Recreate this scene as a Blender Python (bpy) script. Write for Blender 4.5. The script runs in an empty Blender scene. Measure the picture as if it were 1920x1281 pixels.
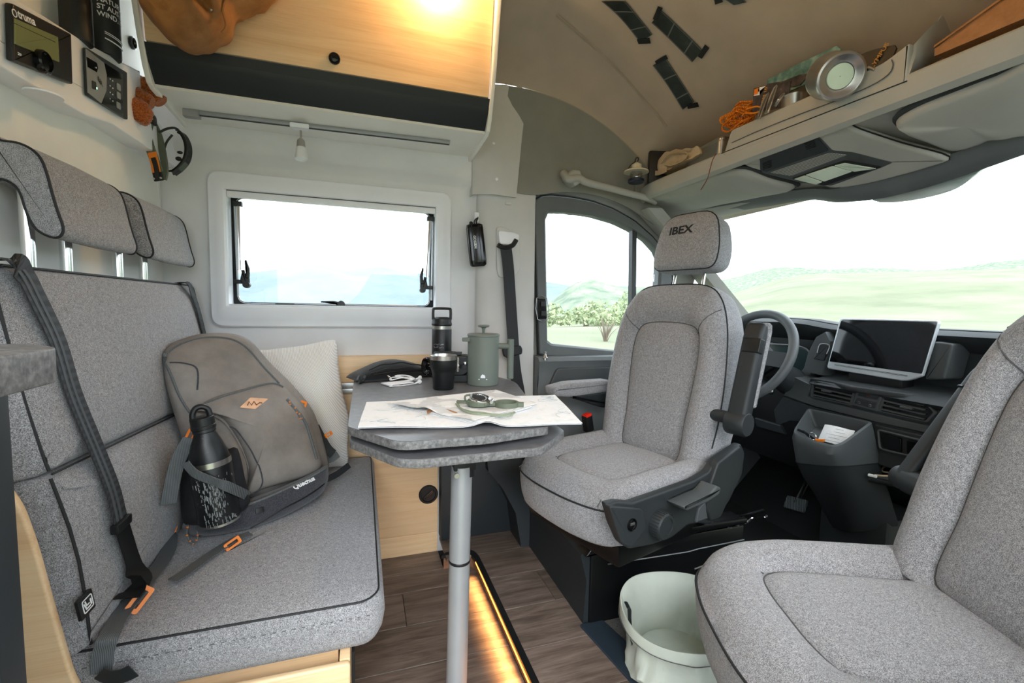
import bpy, bmesh, math, random
from math import sin, cos, pi, radians, sqrt
from mathutils import Vector, Matrix
from mathutils.bvhtree import BVHTree
sc = bpy.context.scene
random.seed(7)

# ------------------------------------------------------------------ camera, sky, exposure
camd = bpy.data.cameras.new('camera'); cam = bpy.data.objects.new('camera', camd); sc.collection.objects.link(cam)
camd.sensor_width = 36; camd.lens = 15.994; camd.clip_start = .02; camd.clip_end = 6000
cam.matrix_world = Matrix(((.94958, .00568, -.31346, 0), (-.31293, .07823, -.94655, 0), (.01914, .99692, .07607, 1.05), (0, 0, 0, 1)))
sc.camera = cam
world = bpy.data.worlds.new('overcast_sky'); sc.world = world; world.use_nodes = True
bg = world.node_tree.nodes['Background']; bg.inputs[0].default_value = (.84, .925, 1, 1); bg.inputs[1].default_value = 1.75
sc.view_settings.view_transform = 'Standard'; sc.view_settings.look = 'None'; sc.view_settings.gamma = 1
sc.view_settings.use_curve_mapping = False; sc.view_settings.exposure = 1.48
sund = bpy.data.lights.new('veiled_sun', 'SUN'); sund.energy = 1.2; sund.angle = radians(40); sund.color = (1, .99, .97)
sun = bpy.data.objects.new('veiled_sun', sund); sc.collection.objects.link(sun); sun.rotation_euler = (radians(52), 0, radians(-14))
try:
    sc.cycles.max_bounces = 10; sc.cycles.diffuse_bounces = 6; sc.cycles.transparent_max_bounces = 16
    sc.cycles.sample_clamp_indirect = 6
except Exception: pass

# ------------------------------------------------------------------ materials
def lin(c):
    r = [(x/255/12.92 if x/255 <= .04045 else ((x/255+.055)/1.055)**2.4) for x in c]
    return (*r, 1)
def nodes(name):
    m = bpy.data.materials.new(name); m.use_nodes = True
    nt = m.node_tree; return m, nt, nt.nodes['Principled BSDF']
def N(nt, t, **k):
    n = nt.nodes.new(t)
    for a, v in k.items():
        if a.startswith('i_'): n.inputs[int(a[2:]) if a[2:].isdigit() else a[2:].replace('_', ' ')].default_value = v
        else: setattr(n, a, v)
    return n
def ramp(nt, fac, stops):
    r = nt.nodes.new('ShaderNodeValToRGB'); e = r.color_ramp.elements
    while len(e) < len(stops): e.new(.5)
    for q, (p, c) in zip(e, stops): q.position = p; q.color = lin(c) if len(c) == 3 else c
    nt.links.new(fac, r.inputs[0]); return r.outputs[0]
def coords(nt, scale=(1, 1, 1), rot=(0, 0, 0)):
    tc = nt.nodes.new('ShaderNodeTexCoord'); mp = N(nt, 'ShaderNodeMapping')
    mp.inputs['Scale'].default_value = scale; mp.inputs['Rotation'].default_value = rot
    nt.links.new(tc.outputs['Object'], mp.inputs[0]); return mp.outputs[0]
def bumped(nt, b, h, strength, dist=.002):
    bp = N(nt, 'ShaderNodeBump'); bp.inputs['Strength'].default_value = strength; bp.inputs['Distance'].default_value = dist
    nt.links.new(h, bp.inputs['Height']); nt.links.new(bp.outputs[0], b.inputs['Normal'])
def plain(name, col, rough=.5, metal=0, var=.06, vs=9, bump=0, bs=300, coat=0, spec=.5):
    m, nt, b = nodes(name)
    b.inputs['Roughness'].default_value = rough; b.inputs['Metallic'].default_value = metal
    b.inputs['Specular IOR Level'].default_value = spec
    if coat: b.inputs['Coat Weight'].default_value = coat
    co = coords(nt)
    n = N(nt, 'ShaderNodeTexNoise', i_Scale=vs, i_Detail=4.); nt.links.new(co, n.inputs[0])
    lo = tuple(max(0, x*(1-var)) for x in col); hi = tuple(min(255, x*(1+var)) for x in col)
    nt.links.new(ramp(nt, n.outputs[0], [(.3, lo), (.7, hi)]), b.inputs['Base Color'])
    if bump:
        n2 = N(nt, 'ShaderNodeTexNoise', i_Scale=bs, i_Detail=2.); nt.links.new(co, n2.inputs[0]); bumped(nt, b, n2.outputs[0], bump)
    return m
def fabric(name, dark, mid, light, scale=420, bump=.5):
    m, nt, b = nodes(name); b.inputs['Roughness'].default_value = .95; b.inputs['Specular IOR Level'].default_value = .15
    b.inputs['Sheen Weight'].default_value = .25; b.inputs['Sheen Roughness'].default_value = .6
    co = coords(nt)
    n = N(nt, 'ShaderNodeTexNoise', i_Scale=scale, i_Detail=3., i_Roughness=.75); nt.links.new(co, n.inputs[0])
    n3 = N(nt, 'ShaderNodeTexNoise', i_Scale=scale*.22, i_Detail=2.); nt.links.new(co, n3.inputs[0])
    mx = N(nt, 'ShaderNodeMix'); mx.inputs[0].default_value = .13
    nt.links.new(n.outputs[0], mx.inputs[2]); nt.links.new(n3.outputs[0], mx.inputs[3])
    nt.links.new(ramp(nt, mx.outputs[0], [(.38, dark), (.5, mid), (.62, light)]), b.inputs['Base Color'])
    bumped(nt, b, n.outputs[0], bump, .0015); return m
def webbing(name, a, c, axis=0, scale=700):
    m, nt, b = nodes(name); b.inputs['Roughness'].default_value = .7
    co = coords(nt)
    w = N(nt, 'ShaderNodeTexWave', i_Scale=scale/6, i_Distortion=1.); nt.links.new(co, w.inputs[0])
    nt.links.new(ramp(nt, w.outputs['Fac'], [(.2, a), (.8, c)]), b.inputs['Base Color']); bumped(nt, b, w.outputs['Fac'], .4, .001); return m
def wood(name, stops, sx=.9, sy=14, ring=2.2, rough=.45, perobj=True, bump=.08):
    m, nt, b = nodes(name); b.inputs['Roughness'].default_value = rough
    tc = nt.nodes.new('ShaderNodeTexCoord'); src = tc.outputs['Object']
    oi = nt.nodes.new('ShaderNodeObjectInfo')
    if perobj:
        sc_ = N(nt, 'ShaderNodeVectorMath', operation='SCALE'); cb = nt.nodes.new('ShaderNodeCombineXYZ')
        nt.links.new(oi.outputs['Random'], cb.inputs[0]); nt.links.new(oi.outputs['Random'], cb.inputs[1]); nt.links.new(oi.outputs['Random'], cb.inputs[2])
        nt.links.new(cb.outputs[0], sc_.inputs[0]); sc_.inputs['Scale'].default_value = 37
        ad = N(nt, 'ShaderNodeVectorMath', operation='ADD'); nt.links.new(src, ad.inputs[0]); nt.links.new(sc_.outputs[0], ad.inputs[1]); src = ad.outputs[0]
    mp = N(nt, 'ShaderNodeMapping'); mp.inputs['Scale'].default_value = (sx, sy, sy); nt.links.new(src, mp.inputs[0])
    n1 = N(nt, 'ShaderNodeTexNoise', i_Scale=ring, i_Detail=6., i_Roughness=.62, i_Distortion=.9); nt.links.new(mp.outputs[0], n1.inputs[0])
    mp2 = N(nt, 'ShaderNodeMapping'); mp2.inputs['Scale'].default_value = (sx*5, sy*16, sy*16); nt.links.new(src, mp2.inputs[0])
    n2 = N(nt, 'ShaderNodeTexNoise', i_Scale=2., i_Detail=3.); nt.links.new(mp2.outputs[0], n2.inputs[0])
    mx = N(nt, 'ShaderNodeMix'); mx.inputs[0].default_value = .3; nt.links.new(n1.outputs[0], mx.inputs[2]); nt.links.new(n2.outputs[0], mx.inputs[3])
    col = ramp(nt, mx.outputs[0], stops)
    if perobj:
        hs = N(nt, 'ShaderNodeHueSaturation'); mr = N(nt, 'ShaderNodeMapRange'); mr.inputs[3].default_value = .78; mr.inputs[4].default_value = 1.2
        nt.links.new(oi.outputs['Random'], mr.inputs[0]); nt.links.new(mr.outputs[0], hs.inputs['Value']); nt.links.new(col, hs.inputs['Color']); col = hs.outputs[0]
    nt.links.new(col, b.inputs['Base Color']); bumped(nt, b, mx.outputs[0], bump, .002); return m
def blotch(name, stops, scale=40, rough=.5, detail=8., bump=.15, rgh=.65, dist=0.):
    m, nt, b = nodes(name); b.inputs['Roughness'].default_value = rough
    co = coords(nt); n = N(nt, 'ShaderNodeTexNoise', i_Scale=scale, i_Detail=detail, i_Roughness=rgh, i_Distortion=dist); nt.links.new(co, n.inputs[0])
    nt.links.new(ramp(nt, n.outputs[0], stops), b.inputs['Base Color']); bumped(nt, b, n.outputs[0], bump); return m
def stripes(name, a, c, scale, rot=(0, 0, 0), rough=.9):
    m, nt, b = nodes(name); b.inputs['Roughness'].default_value = rough
    co = coords(nt, rot=rot); w = N(nt, 'ShaderNodeTexWave', i_Scale=scale, i_Distortion=.6, i_Detail=1.); nt.links.new(co, w.inputs[0])
    nt.links.new(ramp(nt, w.outputs['Fac'], [(.35, a), (.65, c)]), b.inputs['Base Color']); bumped(nt, b, w.outputs['Fac'], .5, .002); return m
def emit(name, col, s):
    m, nt, b = nodes(name); b.inputs['Base Color'].default_value = lin(col)
    b.inputs['Emission Color'].default_value = lin(col); b.inputs['Emission Strength'].default_value = s; return m
def glass(name, tint=(1, 1, 1), gl=.05, rough=0.):
    m = bpy.data.materials.new(name); m.use_nodes = True; nt = m.node_tree; nt.nodes.clear()
    o = nt.nodes.new('ShaderNodeOutputMaterial'); t = nt.nodes.new('ShaderNodeBsdfTransparent'); t.inputs[0].default_value = (*tint, 1)
    g = nt.nodes.new('ShaderNodeBsdfGlossy'); g.inputs['Roughness'].default_value = rough
    mx = nt.nodes.new('ShaderNodeMixShader'); mx.inputs[0].default_value = gl
    nt.links.new(t.outputs[0], mx.inputs[1]); nt.links.new(g.outputs[0], mx.inputs[2]); nt.links.new(mx.outputs[0], o.inputs[0]); return m

M = dict(
    wall=plain('wall_lining', (226, 226, 226), .6, var=.015, bump=.05),
    bulkhead=plain('bulkhead_white', (236, 236, 232), .6, var=.015),
    white=plain('white_plastic', (240, 242, 246), .45, var=.01),
    offwhite=plain('cream_laminate', (238, 236, 230), .5, var=.01),
    pillar=plain('pillar_grey', (204, 203, 200), .6, var=.02, bump=.06),
    lining=plain('headliner_cream', (180, 166, 149), .85, var=.03, bump=.12, bs=500),
    sidelining=plain('side_lining_grey', (136, 136, 128), .75, var=.03, bump=.1, bs=500),
    shelf=plain('overhead_grey_plastic', (170, 169, 162), .62, var=.02, bump=.05, bs=600),
    doorgrey=plain('door_grey_plastic', (98, 102, 103), .6, var=.04, bump=.1, bs=600),
    dash=plain('dash_dark_plastic', (42, 46, 48), .6, var=.05, bump=.12, bs=700),
    dashlight=plain('dash_mid_plastic', (70, 74, 75), .55, var=.04, bump=.1, bs=700),
    black=plain('black_plastic', (14, 16, 18), .45, var=.08),
    gloss=plain('black_gloss', (10, 11, 13), .12, var=.05),
    rubber=plain('black_rubber', (20, 21, 23), .8, var=.1),
    trimplastic=plain('seat_trim_plastic', (36, 40, 42), .55, var=.05, bump=.15, bs=900),
    steelblack=plain('black_painted_steel', (9, 10, 12), .3, var=.08),
    chrome=plain('chrome', (225, 228, 230), .12, 1, var=.01),
    steel=plain('brushed_steel', (190, 188, 184), .28, 1, var=.05),
    alu=plain('satin_aluminium', (178, 180, 182), .42, 1, var=.03),
    legalu=plain('leg_grey_lacquer', (158, 160, 162), .4, .4, var=.02),
    grey=fabric('grey_melange_fabric', (76, 75, 77), (140, 139, 141), (192, 192, 195), 680, .7),
    greyseam=plain('fabric_seam', (84, 83, 84), .9, var=.1),
    piping=plain('black_piping', (26, 27, 29), .7, var=.1),
    belt=webbing('belt_webbing', (30, 32, 35), (50, 53, 57)),
    beltline=plain('belt_stripe', (74, 78, 82), .7),
    oak=wood('light_oak', [(.3, (216, 178, 132)), (.5, (233, 200, 156)), (.7, (241, 214, 174))], sx=.8, sy=11, perobj=False, rough=.42, bump=.03),
    oakdoor=wood('light_oak_front', [(.3, (216, 178, 132)), (.5, (233, 200, 156)), (.7, (241, 214, 174))], sx=.8, sy=11, perobj=False, rough=.42, bump=.03),
    plank=wood('floor_plank', [(.28, (62, 52, 46)), (.45, (98, 84, 75)), (.58, (122, 107, 97)), (.74, (152, 138, 127))], sx=1.5, sy=12, ring=2.6, rough=.5),
    riser=wood('step_riser', [(.3, (92, 62, 44)), (.7, (146, 106, 80))], sx=2, sy=10, perobj=False),
    fascia=plain('anthracite_laminate', (30, 36, 40), .5, var=.03),
    tabletop=blotch('table_slate', [(.3, (92, 92, 95)), (.5, (106, 106, 109)), (.7, (118, 118, 121))], 40, .38, bump=.05),
    tableedge=blotch('table_edge', [(.32, (74, 73, 74)), (.5, (108, 107, 107)), (.68, (136, 135, 134))], 130, .5),
    canvasgrey=blotch('backpack_cloth', [(.25, (102, 97, 93)), (.5, (130, 124, 119)), (.75, (150, 144, 138))], 7, .8, bump=.35),
    canvasdark=fabric('backpack_base_cloth', (36, 37, 42), (58, 59, 66), (78, 79, 86), 600, .4),
    mesh=plain('stretch_mesh', (22, 24, 30), .85, var=.2, vs=60),
    strapgrey=webbing('grey_webbing', (76, 80, 82), (104, 108, 110)),
    orange=plain('orange_plastic', (236, 128, 24), .45),
    leather=plain('tan_leather', (218, 172, 138), .7, var=.06, vs=40),
    leathermark=plain('leather_stamp', (116, 78, 58), .7),
    scuffed=blotch('scuffed_black_paint', [(.0, (16, 18, 20)), (.635, (18, 20, 22)), (.655, (200, 202, 204)), (1, (220, 222, 224))], 26, .35, bump=.2, rgh=.8),
    pillow=stripes('ribbed_white_cotton', (218, 215, 211), (240, 239, 237), 78, rot=(0, radians(30), radians(20))),
    knit=fabric('rust_knit', (104, 50, 16), (158, 82, 30), (192, 110, 48), 260, 1.),
    tan=blotch('waxed_tan_canvas', [(.25, (122, 78, 38)), (.5, (158, 106, 56)), (.75, (184, 130, 74))], 9, .7, bump=.4),
    pouch=fabric('black_nylon', (12, 13, 15), (22, 23, 25), (36, 37, 40), 700, .3),
    press=plain('grey_green_enamel', (106, 114, 106), .6, var=.03, bump=.15, bs=900),
    olive=plain('olive_paint', (94, 102, 86), .5, var=.08),
    cordgreen=plain('green_cord', (140, 150, 128), .9),
    paper=blotch('map_paper', [(.34, (234, 236, 236)), (.5, (246, 247, 248)), (.62, (244, 244, 244)), (.7, (222, 228, 226))], 22, .8, bump=.03, rgh=.6, dist=1.2),
    papergrey=blotch('folded_map_paper', [(.36, (206, 206, 206)), (.47, (212, 212, 212)), (.5, (238, 237, 235)), (.7, (244, 244, 243))], 16, .8, bump=.03, rgh=.5),
    paperprint=plain('map_print', (186, 196, 200), .8),
    whitecord=plain('white_cable', (244, 244, 244), .4),
    red=plain('red_button', (226, 44, 28), .4),
    bucket=blotch('pale_green_tarpaulin', [(.3, (184, 190, 178)), (.7, (206, 211, 199))], 5, .5, bump=.2),
    mat=plain('grey_floor_mat', (92, 90, 88), .9, var=.15, vs=200),
    matedge=plain('blue_grey_rubber_edge', (34, 46, 56), .6),
    rope=stripes('orange_rope', (188, 92, 10), (246, 150, 34), 90),
    string=plain('brown_string', (116, 62, 44), .8),
    cloth=blotch('beige_cotton', [(.3, (186, 164, 134)), (.7, (214, 196, 166))], 14, .9),
    cardboard=blotch('brown_cardboard', [(.3, (150, 102, 62)), (.7, (184, 132, 88))], 30, .75),
    lampcream=plain('cream_enamel', (222, 212, 186), .4),
    lampblue=plain('dark_blue_enamel', (26, 34, 52), .35),
    lampglass=glass('lamp_glass', (.8, .82, .84), .18),
    film=blotch('film_frame', [(.35, (16, 19, 21)), (.6, (30, 36, 38)), (.8, (70, 80, 76))], 30, .3, bump=0),
    filmbar=plain('film_bar', (104, 106, 102), .4),
    tape=plain('black_tape', (15, 18, 20), .55),
    magteal=blotch('teal_print', [(.3, (52, 92, 92)), (.5, (96, 140, 136)), (.75, (170, 198, 190))], 30, .4),
    magdark=blotch('dark_print', [(.35, (40, 36, 40)), (.6, (84, 74, 78)), (.8, (190, 170, 160))], 34, .4),
    white_ink=plain('white_print', (238, 240, 242), .6, var=.01),
    grey_ink=plain('grey_print', (150, 156, 158), .6),
    gold_ink=plain('ochre_print', (206, 150, 70), .6),
    dark_ink=plain('dark_print_ink', (22, 26, 28), .8),
    lcd=plain('lcd_olive', (126, 132, 86), .35, var=.05),
    panelsilver=plain('panel_silver', (150, 154, 156), .35, .3),
    lens=plain('lamp_lens_green_white', (216, 228, 212), .25),
    frost=plain('frosted_shade', (238, 240, 244), .35),
    sensor=plain('sensor_housing', (214, 220, 218), .35),
    tread=stripes('pedal_tread', (40, 44, 46), (120, 128, 130), 60, rot=(0, 0, .8)),
    glass=glass('window_glass', (.97, .99, .99), .04),
    screen=plain('screen_glass', (9, 10, 13), .06, var=.02),
    screenframe=plain('screen_silver', (196, 202, 206), .35, .4),
    led=emit('led_strip', (255, 150, 60), 2.2),
    ledgreen=emit('green_led', (150, 255, 190), 3),
    warmlamp=emit('warm_lamp', (255, 190, 110), 6),
    redmark=plain('dim_red_mark', (132, 36, 30), .5),
    grass=blotch('spring_grass', [(.3, (96, 101, 76)), (.5, (112, 116, 90)), (.7, (128, 128, 106))], .06, .95, bump=0),
    hillgreen=blotch('hazy_hill', [(.35, (84, 98, 84)), (.5, (108, 120, 100)), (.65, (136, 144, 118))], .12, .95, bump=0),  # haze is mixed into the pale green, no volume
    mountain=blotch('hazed_mountain', [(.3, (84, 100, 110)), (.6, (104, 117, 126))], .006, .95, bump=0),  # distance haze put into the blue-grey colour
    leaf=blotch('hazed_leaves', [(.3, (112, 126, 92)), (.6, (152, 162, 124))], .8, .9, bump=0),  # leaves kept pale to carry the outdoor haze in their colour
    bark=plain('bark', (110, 98, 86), .9),
)

# ------------------------------------------------------------------ mesh helpers
def nb(): return bmesh.new()
def V3(p): return Vector(p)
def box(bm, x0, x1, y0, y1, z0, z1, bev=0, mtx=None, seg=2):
    t = bmesh.new(); bmesh.ops.create_cube(t, size=1)
    for v in t.verts: v.co = Vector(((x0+x1)/2+v.co.x*(x1-x0), (y0+y1)/2+v.co.y*(y1-y0), (z0+z1)/2+v.co.z*(z1-z0)))
    if bev: bmesh.ops.bevel(t, geom=t.edges[:], offset=bev, segments=seg, affect='EDGES', profile=.6)
    return add(bm, t, mtx)
def add(bm, t, mtx=None):
    if mtx: bmesh.ops.transform(t, matrix=mtx, verts=t.verts)
    me = bpy.data.meshes.new('tmp'); t.to_mesh(me); t.free(); bm.from_mesh(me); bpy.data.meshes.remove(me); return bm
def frame_of(d, up=(0, 0, 1)):
    d = V3(d).normalized(); u = V3(up)
    if abs(d.dot(u.normalized())) > .98: u = Vector((1, 0, 0)) if abs(d.x) < .9 else Vector((0, 1, 0))
    a = d.cross(u).normalized(); return a, a.cross(d).normalized()
def loft(bm, rings, cap0=True, cap1=True, closed=True):
    vs = [[bm.verts.new(p) for p in r] for r in rings]; n = len(vs[0])
    for A, B in zip(vs, vs[1:]):
        for i in range(n if closed else n-1):
            j = (i+1) % n
            try: bm.faces.new((A[i], A[j], B[j], B[i]))
            except ValueError: pass
    if cap0:
        c = sum((v.co for v in vs[0]), Vector())/n; cv = bm.verts.new(c)
        for i in range(n): bm.faces.new((vs[0][(i+1) % n], vs[0][i], cv))
    if cap1:
        c = sum((v.co for v in vs[-1]), Vector())/n; cv = bm.verts.new(c)
        for i in range(n): bm.faces.new((vs[-1][i], vs[-1][(i+1) % n], cv))
    return bm
def cyl(bm, p, q, r0, r1=None, n=20, cap=True):
    p, q = V3(p), V3(q); r1 = r0 if r1 is None else r1; a, b = frame_of(q-p)
    R = lambda c, r: [c+(a*cos(2*pi*i/n)+b*sin(2*pi*i/n))*r for i in range(n)]
    return loft(bm, [R(p, r0), R(q, r1)], cap, cap)
def lathe(bm, prof, o=(0, 0, 0), ax=(0, 0, 1), n=32, cap0=True, cap1=True):
    o = V3(o); ax = V3(ax).normalized(); a, b = frame_of(ax, (0, 1, 0) if abs(ax.z) > .9 else (0, 0, 1))
    return loft(bm, [[o+ax*z+(a*cos(2*pi*i/n)+b*sin(2*pi*i/n))*max(r, 1e-4) for i in range(n)] for r, z in prof], cap0, cap1)
def smooth_path(pts, k=6, closed=False):
    P = [V3(p) for p in pts]; n = len(P); out = []
    for i in range(n if closed else n-1):
        if closed: p0, p1, p2, p3 = P[i-1], P[i], P[(i+1) % n], P[(i+2) % n]
        else: p0, p1, p2, p3 = P[max(i-1, 0)], P[i], P[i+1], P[min(i+2, n-1)]
        for j in range(k):
            t = j/k
            out.append(.5*((2*p1)+(p2-p0)*t+(2*p0-5*p1+4*p2-p3)*t*t+(3*p1-p0-3*p2+p3)*t**3))
    if not closed: out.append(P[-1])
    return out
def tube(bm, pts, r, n=8, closed=False, k=0, cap=True):
    P = smooth_path(pts, k, closed) if k else [V3(p) for p in pts]
    rings = []; up = Vector((0, 0, 1)); m = len(P)
    for i, p in enumerate(P):
        d = (P[(i+1) % m] if (closed or i < m-1) else p)-(P[i-1] if (closed or i > 0) else p)
        if d.length < 1e-9: d = Vector((0, 0, 1))
        d.normalize()
        a = d.cross(up)
        if a.length < 1e-3: a = d.cross(Vector((1, .3, 0)))
        a.normalize(); b = a.cross(d).normalized(); up = b
        rr = r(i/(m-1)) if callable(r) else r
        rings.append([p+(a*cos(2*pi*q/n)+b*sin(2*pi*q/n))*rr for q in range(n)])
    if closed: rings.append(rings[0]); return loft(bm, rings, False, False)
    return loft(bm, rings, cap, cap)
def ribbon(bm, pts, w, t, side, k=6, closed=False):
    """flat strap through pts; side(i) or fixed vector = direction across its width"""
    P = smooth_path(pts, k, closed) if k else [V3(p) for p in pts]
    rings = []; m = len(P)
    for i, p in enumerate(P):
        d = ((P[(i+1) % m] if (closed or i < m-1) else p)-(P[i-1] if (closed or i > 0) else p)).normalized()
        s = V3(side(i/(m-1))) if callable(side) else V3(side)
        s = (s-d*s.dot(d)).normalized(); nn = s.cross(d)
        ww = w(i/(m-1)) if callable(w) else w
        rings.append([p+s*ww/2+nn*t/2, p-s*ww/2+nn*t/2, p-s*ww/2-nn*t/2, p+s*ww/2-nn*t/2])
    if closed: rings.append(rings[0])
    return loft(bm, rings, not closed, not closed)
def rpoly(pts, r, n=6):
    """2D polygon with rounded corners (r: number or list) -> points"""
    out = []; m = len(pts); P = [Vector(p[:2]) for p in pts]
    for i in range(m):
        p, a, b = P[i], P[i-1], P[(i+1) % m]; rr = r[i] if isinstance(r, (list, tuple)) else r
        da, db = (a-p), (b-p); rr = min(rr, da.length*.48, db.length*.48)
        s, e = p+da.normalized()*rr, p+db.normalized()*rr
        for j in range(n+1):
            t = j/n; out.append((1-t)**2*s+2*t*(1-t)*p+t*t*e)
    return out
def splane(pts2, fn): return [V3(fn(p)) for p in pts2]
def slab(bm, pts2, fn, d0, d1, bev=.0, seg=3):
    """extrude a 2D outline between offsets d0<d1 through fn(u,v,d), with rounded edges"""
    c = sum((Vector(p[:2]) for p in pts2), Vector((0, 0)))/len(pts2)
    area = sum(pts2[i-1][0]*pts2[i][1]-pts2[i][0]*pts2[i-1][1] for i in range(len(pts2)))
    sgn = 1 if area > 0 else -1
    m = len(pts2); nrm = []
    for i in range(m):
        a, b = Vector(pts2[i-1][:2]), Vector(pts2[(i+1) % m][:2]); d = b-a
        d = d.normalized() if d.length > 1e-9 else Vector((1, 0)); nrm.append(Vector((-d.y, d.x))*sgn)
    rings = []
    prof = [(0, d0)] if not bev else [(bev*(1-sin(pi/2*i/seg)), d0+bev*(1-cos(pi/2*i/seg))) for i in range(seg+1)]
    prof += [(0, d1)] if not bev else [(bev*(1-cos(pi/2*i/seg)), d1-bev*(1-sin(pi/2*i/seg))) for i in range(seg+1)]+[(bev*1.15+.0003, d1)]
    if bev: prof = [(bev*1.15+.0003, d0)]+prof
    for ins, d in prof:
        rings.append([V3(fn(*(Vector(p[:2])+nrm[i]*ins), d)) for i, p in enumerate(pts2)])
    vs = [[bm.verts.new(p) for p in r] for r in rings]
    for A, B in zip(vs, vs[1:]):
        for i in range(m): bm.faces.new((A[i], A[(i+1) % m], B[(i+1) % m], B[i]))
    bm.faces.new(vs[0][::-1]); bm.faces.new(vs[-1]); return bm
def ringplate(bm, outer, inner, fn, d0, d1):
    m = len(outer); q = [[bm.verts.new(fn(p[0], p[1], d)) for p in o] for o, d in ((outer, d0), (outer, d1), (inner, d1), (inner, d0))]
    for A, B in ((0, 1), (1, 2), (2, 3), (3, 0)):
        for i in range(m): bm.faces.new((q[A][i], q[A][(i+1) % m], q[B][(i+1) % m], q[B][i]))
    return bm
def grid(bm, fn, nu, nv, skip=None):
    vs = [[bm.verts.new(fn(i/nu, j/nv)) for j in range(nv+1)] for i in range(nu+1)]
    for i in range(nu):
        for j in range(nv):
            if skip and skip((i+.5)/nu, (j+.5)/nv): continue
            bm.faces.new((vs[i][j], vs[i+1][j], vs[i+1][j+1], vs[i][j+1]))
    return bm
def ellipsoid(bm, c, r, n=20, mtx=None, p=1.0):
    t = bmesh.new(); bmesh.ops.create_uvsphere(t, u_segments=n, v_segments=max(6, n//2), radius=1)
    for v in t.verts:
        q = [math.copysign(abs(x)**p, x) for x in v.co]; v.co = Vector((q[0]*r[0], q[1]*r[1], q[2]*r[2]))
    if mtx: bmesh.ops.transform(t, matrix=mtx, verts=t.verts)
    bmesh.ops.translate(t, vec=V3(c), verts=t.verts); return add(bm, t)
def solid(bm, th):
    bmesh.ops.recalc_face_normals(bm, faces=bm.faces[:]); bmesh.ops.solidify(bm, geom=bm.faces[:]+bm.edges[:]+bm.verts[:], thickness=th); return bm
XY = lambda u, v, d: (u, v, d)
XZ = lambda u, v, d: (u, d, v)
YZ = lambda u, v, d: (d, u, v)
def base(o, u, v, n):
    o, u, v, n = map(V3, (o, u, v, n)); return lambda a, b, d=0: o+u*a+v*b+n*d
def plane_from(o, u, vhint):
    u = V3(u).normalized(); v = V3(vhint); v = (v-u*u.dot(v)).normalized(); return base(o, u, v, u.cross(v))

def obj(name, bm, mat, parent=None, label=None, cat=None, group=None, kind=None, sharp=35, local=False, recenter=True):
    bmesh.ops.recalc_face_normals(bm, faces=bm.faces[:])
    me = bpy.data.meshes.new(name); loc = Vector((0, 0, 0))
    if parent is None and recenter and bm.verts:
        xs = [v.co for v in bm.verts]
        loc = Vector(((min(p.x for p in xs)+max(p.x for p in xs))/2, (min(p.y for p in xs)+max(p.y for p in xs))/2, min(p.z for p in xs)))
        bmesh.ops.translate(bm, vec=-loc, verts=bm.verts)
    bm.to_mesh(me); bm.free()
    for p in me.polygons: p.use_smooth = True
    me.set_sharp_from_angle(angle=radians(sharp))
    o = bpy.data.objects.new(name, me); sc.collection.objects.link(o); o.location = loc
    ms = mat if isinstance(mat, (list, tuple)) else [mat]
    for x in ms: me.materials.append(M[x] if isinstance(x, str) else x)
    if parent is not None:
        o.parent = parent
        if not local: o.matrix_parent_inverse = WM[parent.name].inverted() if parent.name in WM else Matrix()
        WM[o.name] = (WM.get(parent.name, Matrix()) if local else Matrix())
    else: WM[o.name] = Matrix.Translation(loc)
    tag(o, label, cat, group, kind); return o
WM = {}
def tag(o, label=None, cat=None, group=None, kind=None):
    for k, v in (('label', label), ('category', cat), ('group', group), ('kind', kind)):
        if v: o[k] = v
    return o
def thing(name, label, cat, loc=(0, 0, 0), rot=(0, 0, 0), group=None, kind=None):
    o = bpy.data.objects.new(name, None); sc.collection.objects.link(o); o.location = loc; o.rotation_euler = rot; o.empty_display_size = .05
    WM[o.name] = Matrix.Translation(loc) @ o.rotation_euler.to_matrix().to_4x4()
    return tag(o, label, cat, group, kind)
def text(name, s, size, fn, mat, parent, h=.0008, align='LEFT', wide=1., bold=0., local=False, onto=None, away=None):
    """flat lettering in the plane fn(u,v,d); onto = BVH to press it against"""
    cu = bpy.data.curves.new('t', 'FONT'); cu.body = s; cu.size = size; cu.align_x = align; cu.offset = bold; cu.extrude = .0
    cu.resolution_u = 3; to = bpy.data.objects.new('t', cu); sc.collection.objects.link(to)
    dg = bpy.context.evaluated_depsgraph_get(); me = bpy.data.meshes.new_from_object(to.evaluated_get(dg)); bpy.data.objects.remove(to); bpy.data.curves.remove(cu)
    bm = nb(); bm.from_mesh(me); bpy.data.meshes.remove(me)
    if onto: bmesh.ops.triangulate(bm, faces=bm.faces[:])
    if onto: bmesh.ops.subdivide_edges(bm, edges=[e for e in bm.edges if e.calc_length() > size*.25], cuts=2)
    for v in bm.verts:
        p = V3(fn(v.co.x*wide, v.co.y, h))
        if onto:
            n = (V3(fn(0, 0, 1))-V3(fn(0, 0, 0))).normalized(); hit = onto.ray_cast(p+n*.08, -n, .3)
            if hit[0]: p = hit[0]+n*h
        v.co = p
    return obj(name, bm, mat, parent, local=local)
def bvh(o): 
    bm = bmesh.new(); bm.from_mesh(o.data); t = BVHTree.FromBMesh(bm); bm.free(); return t

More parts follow.
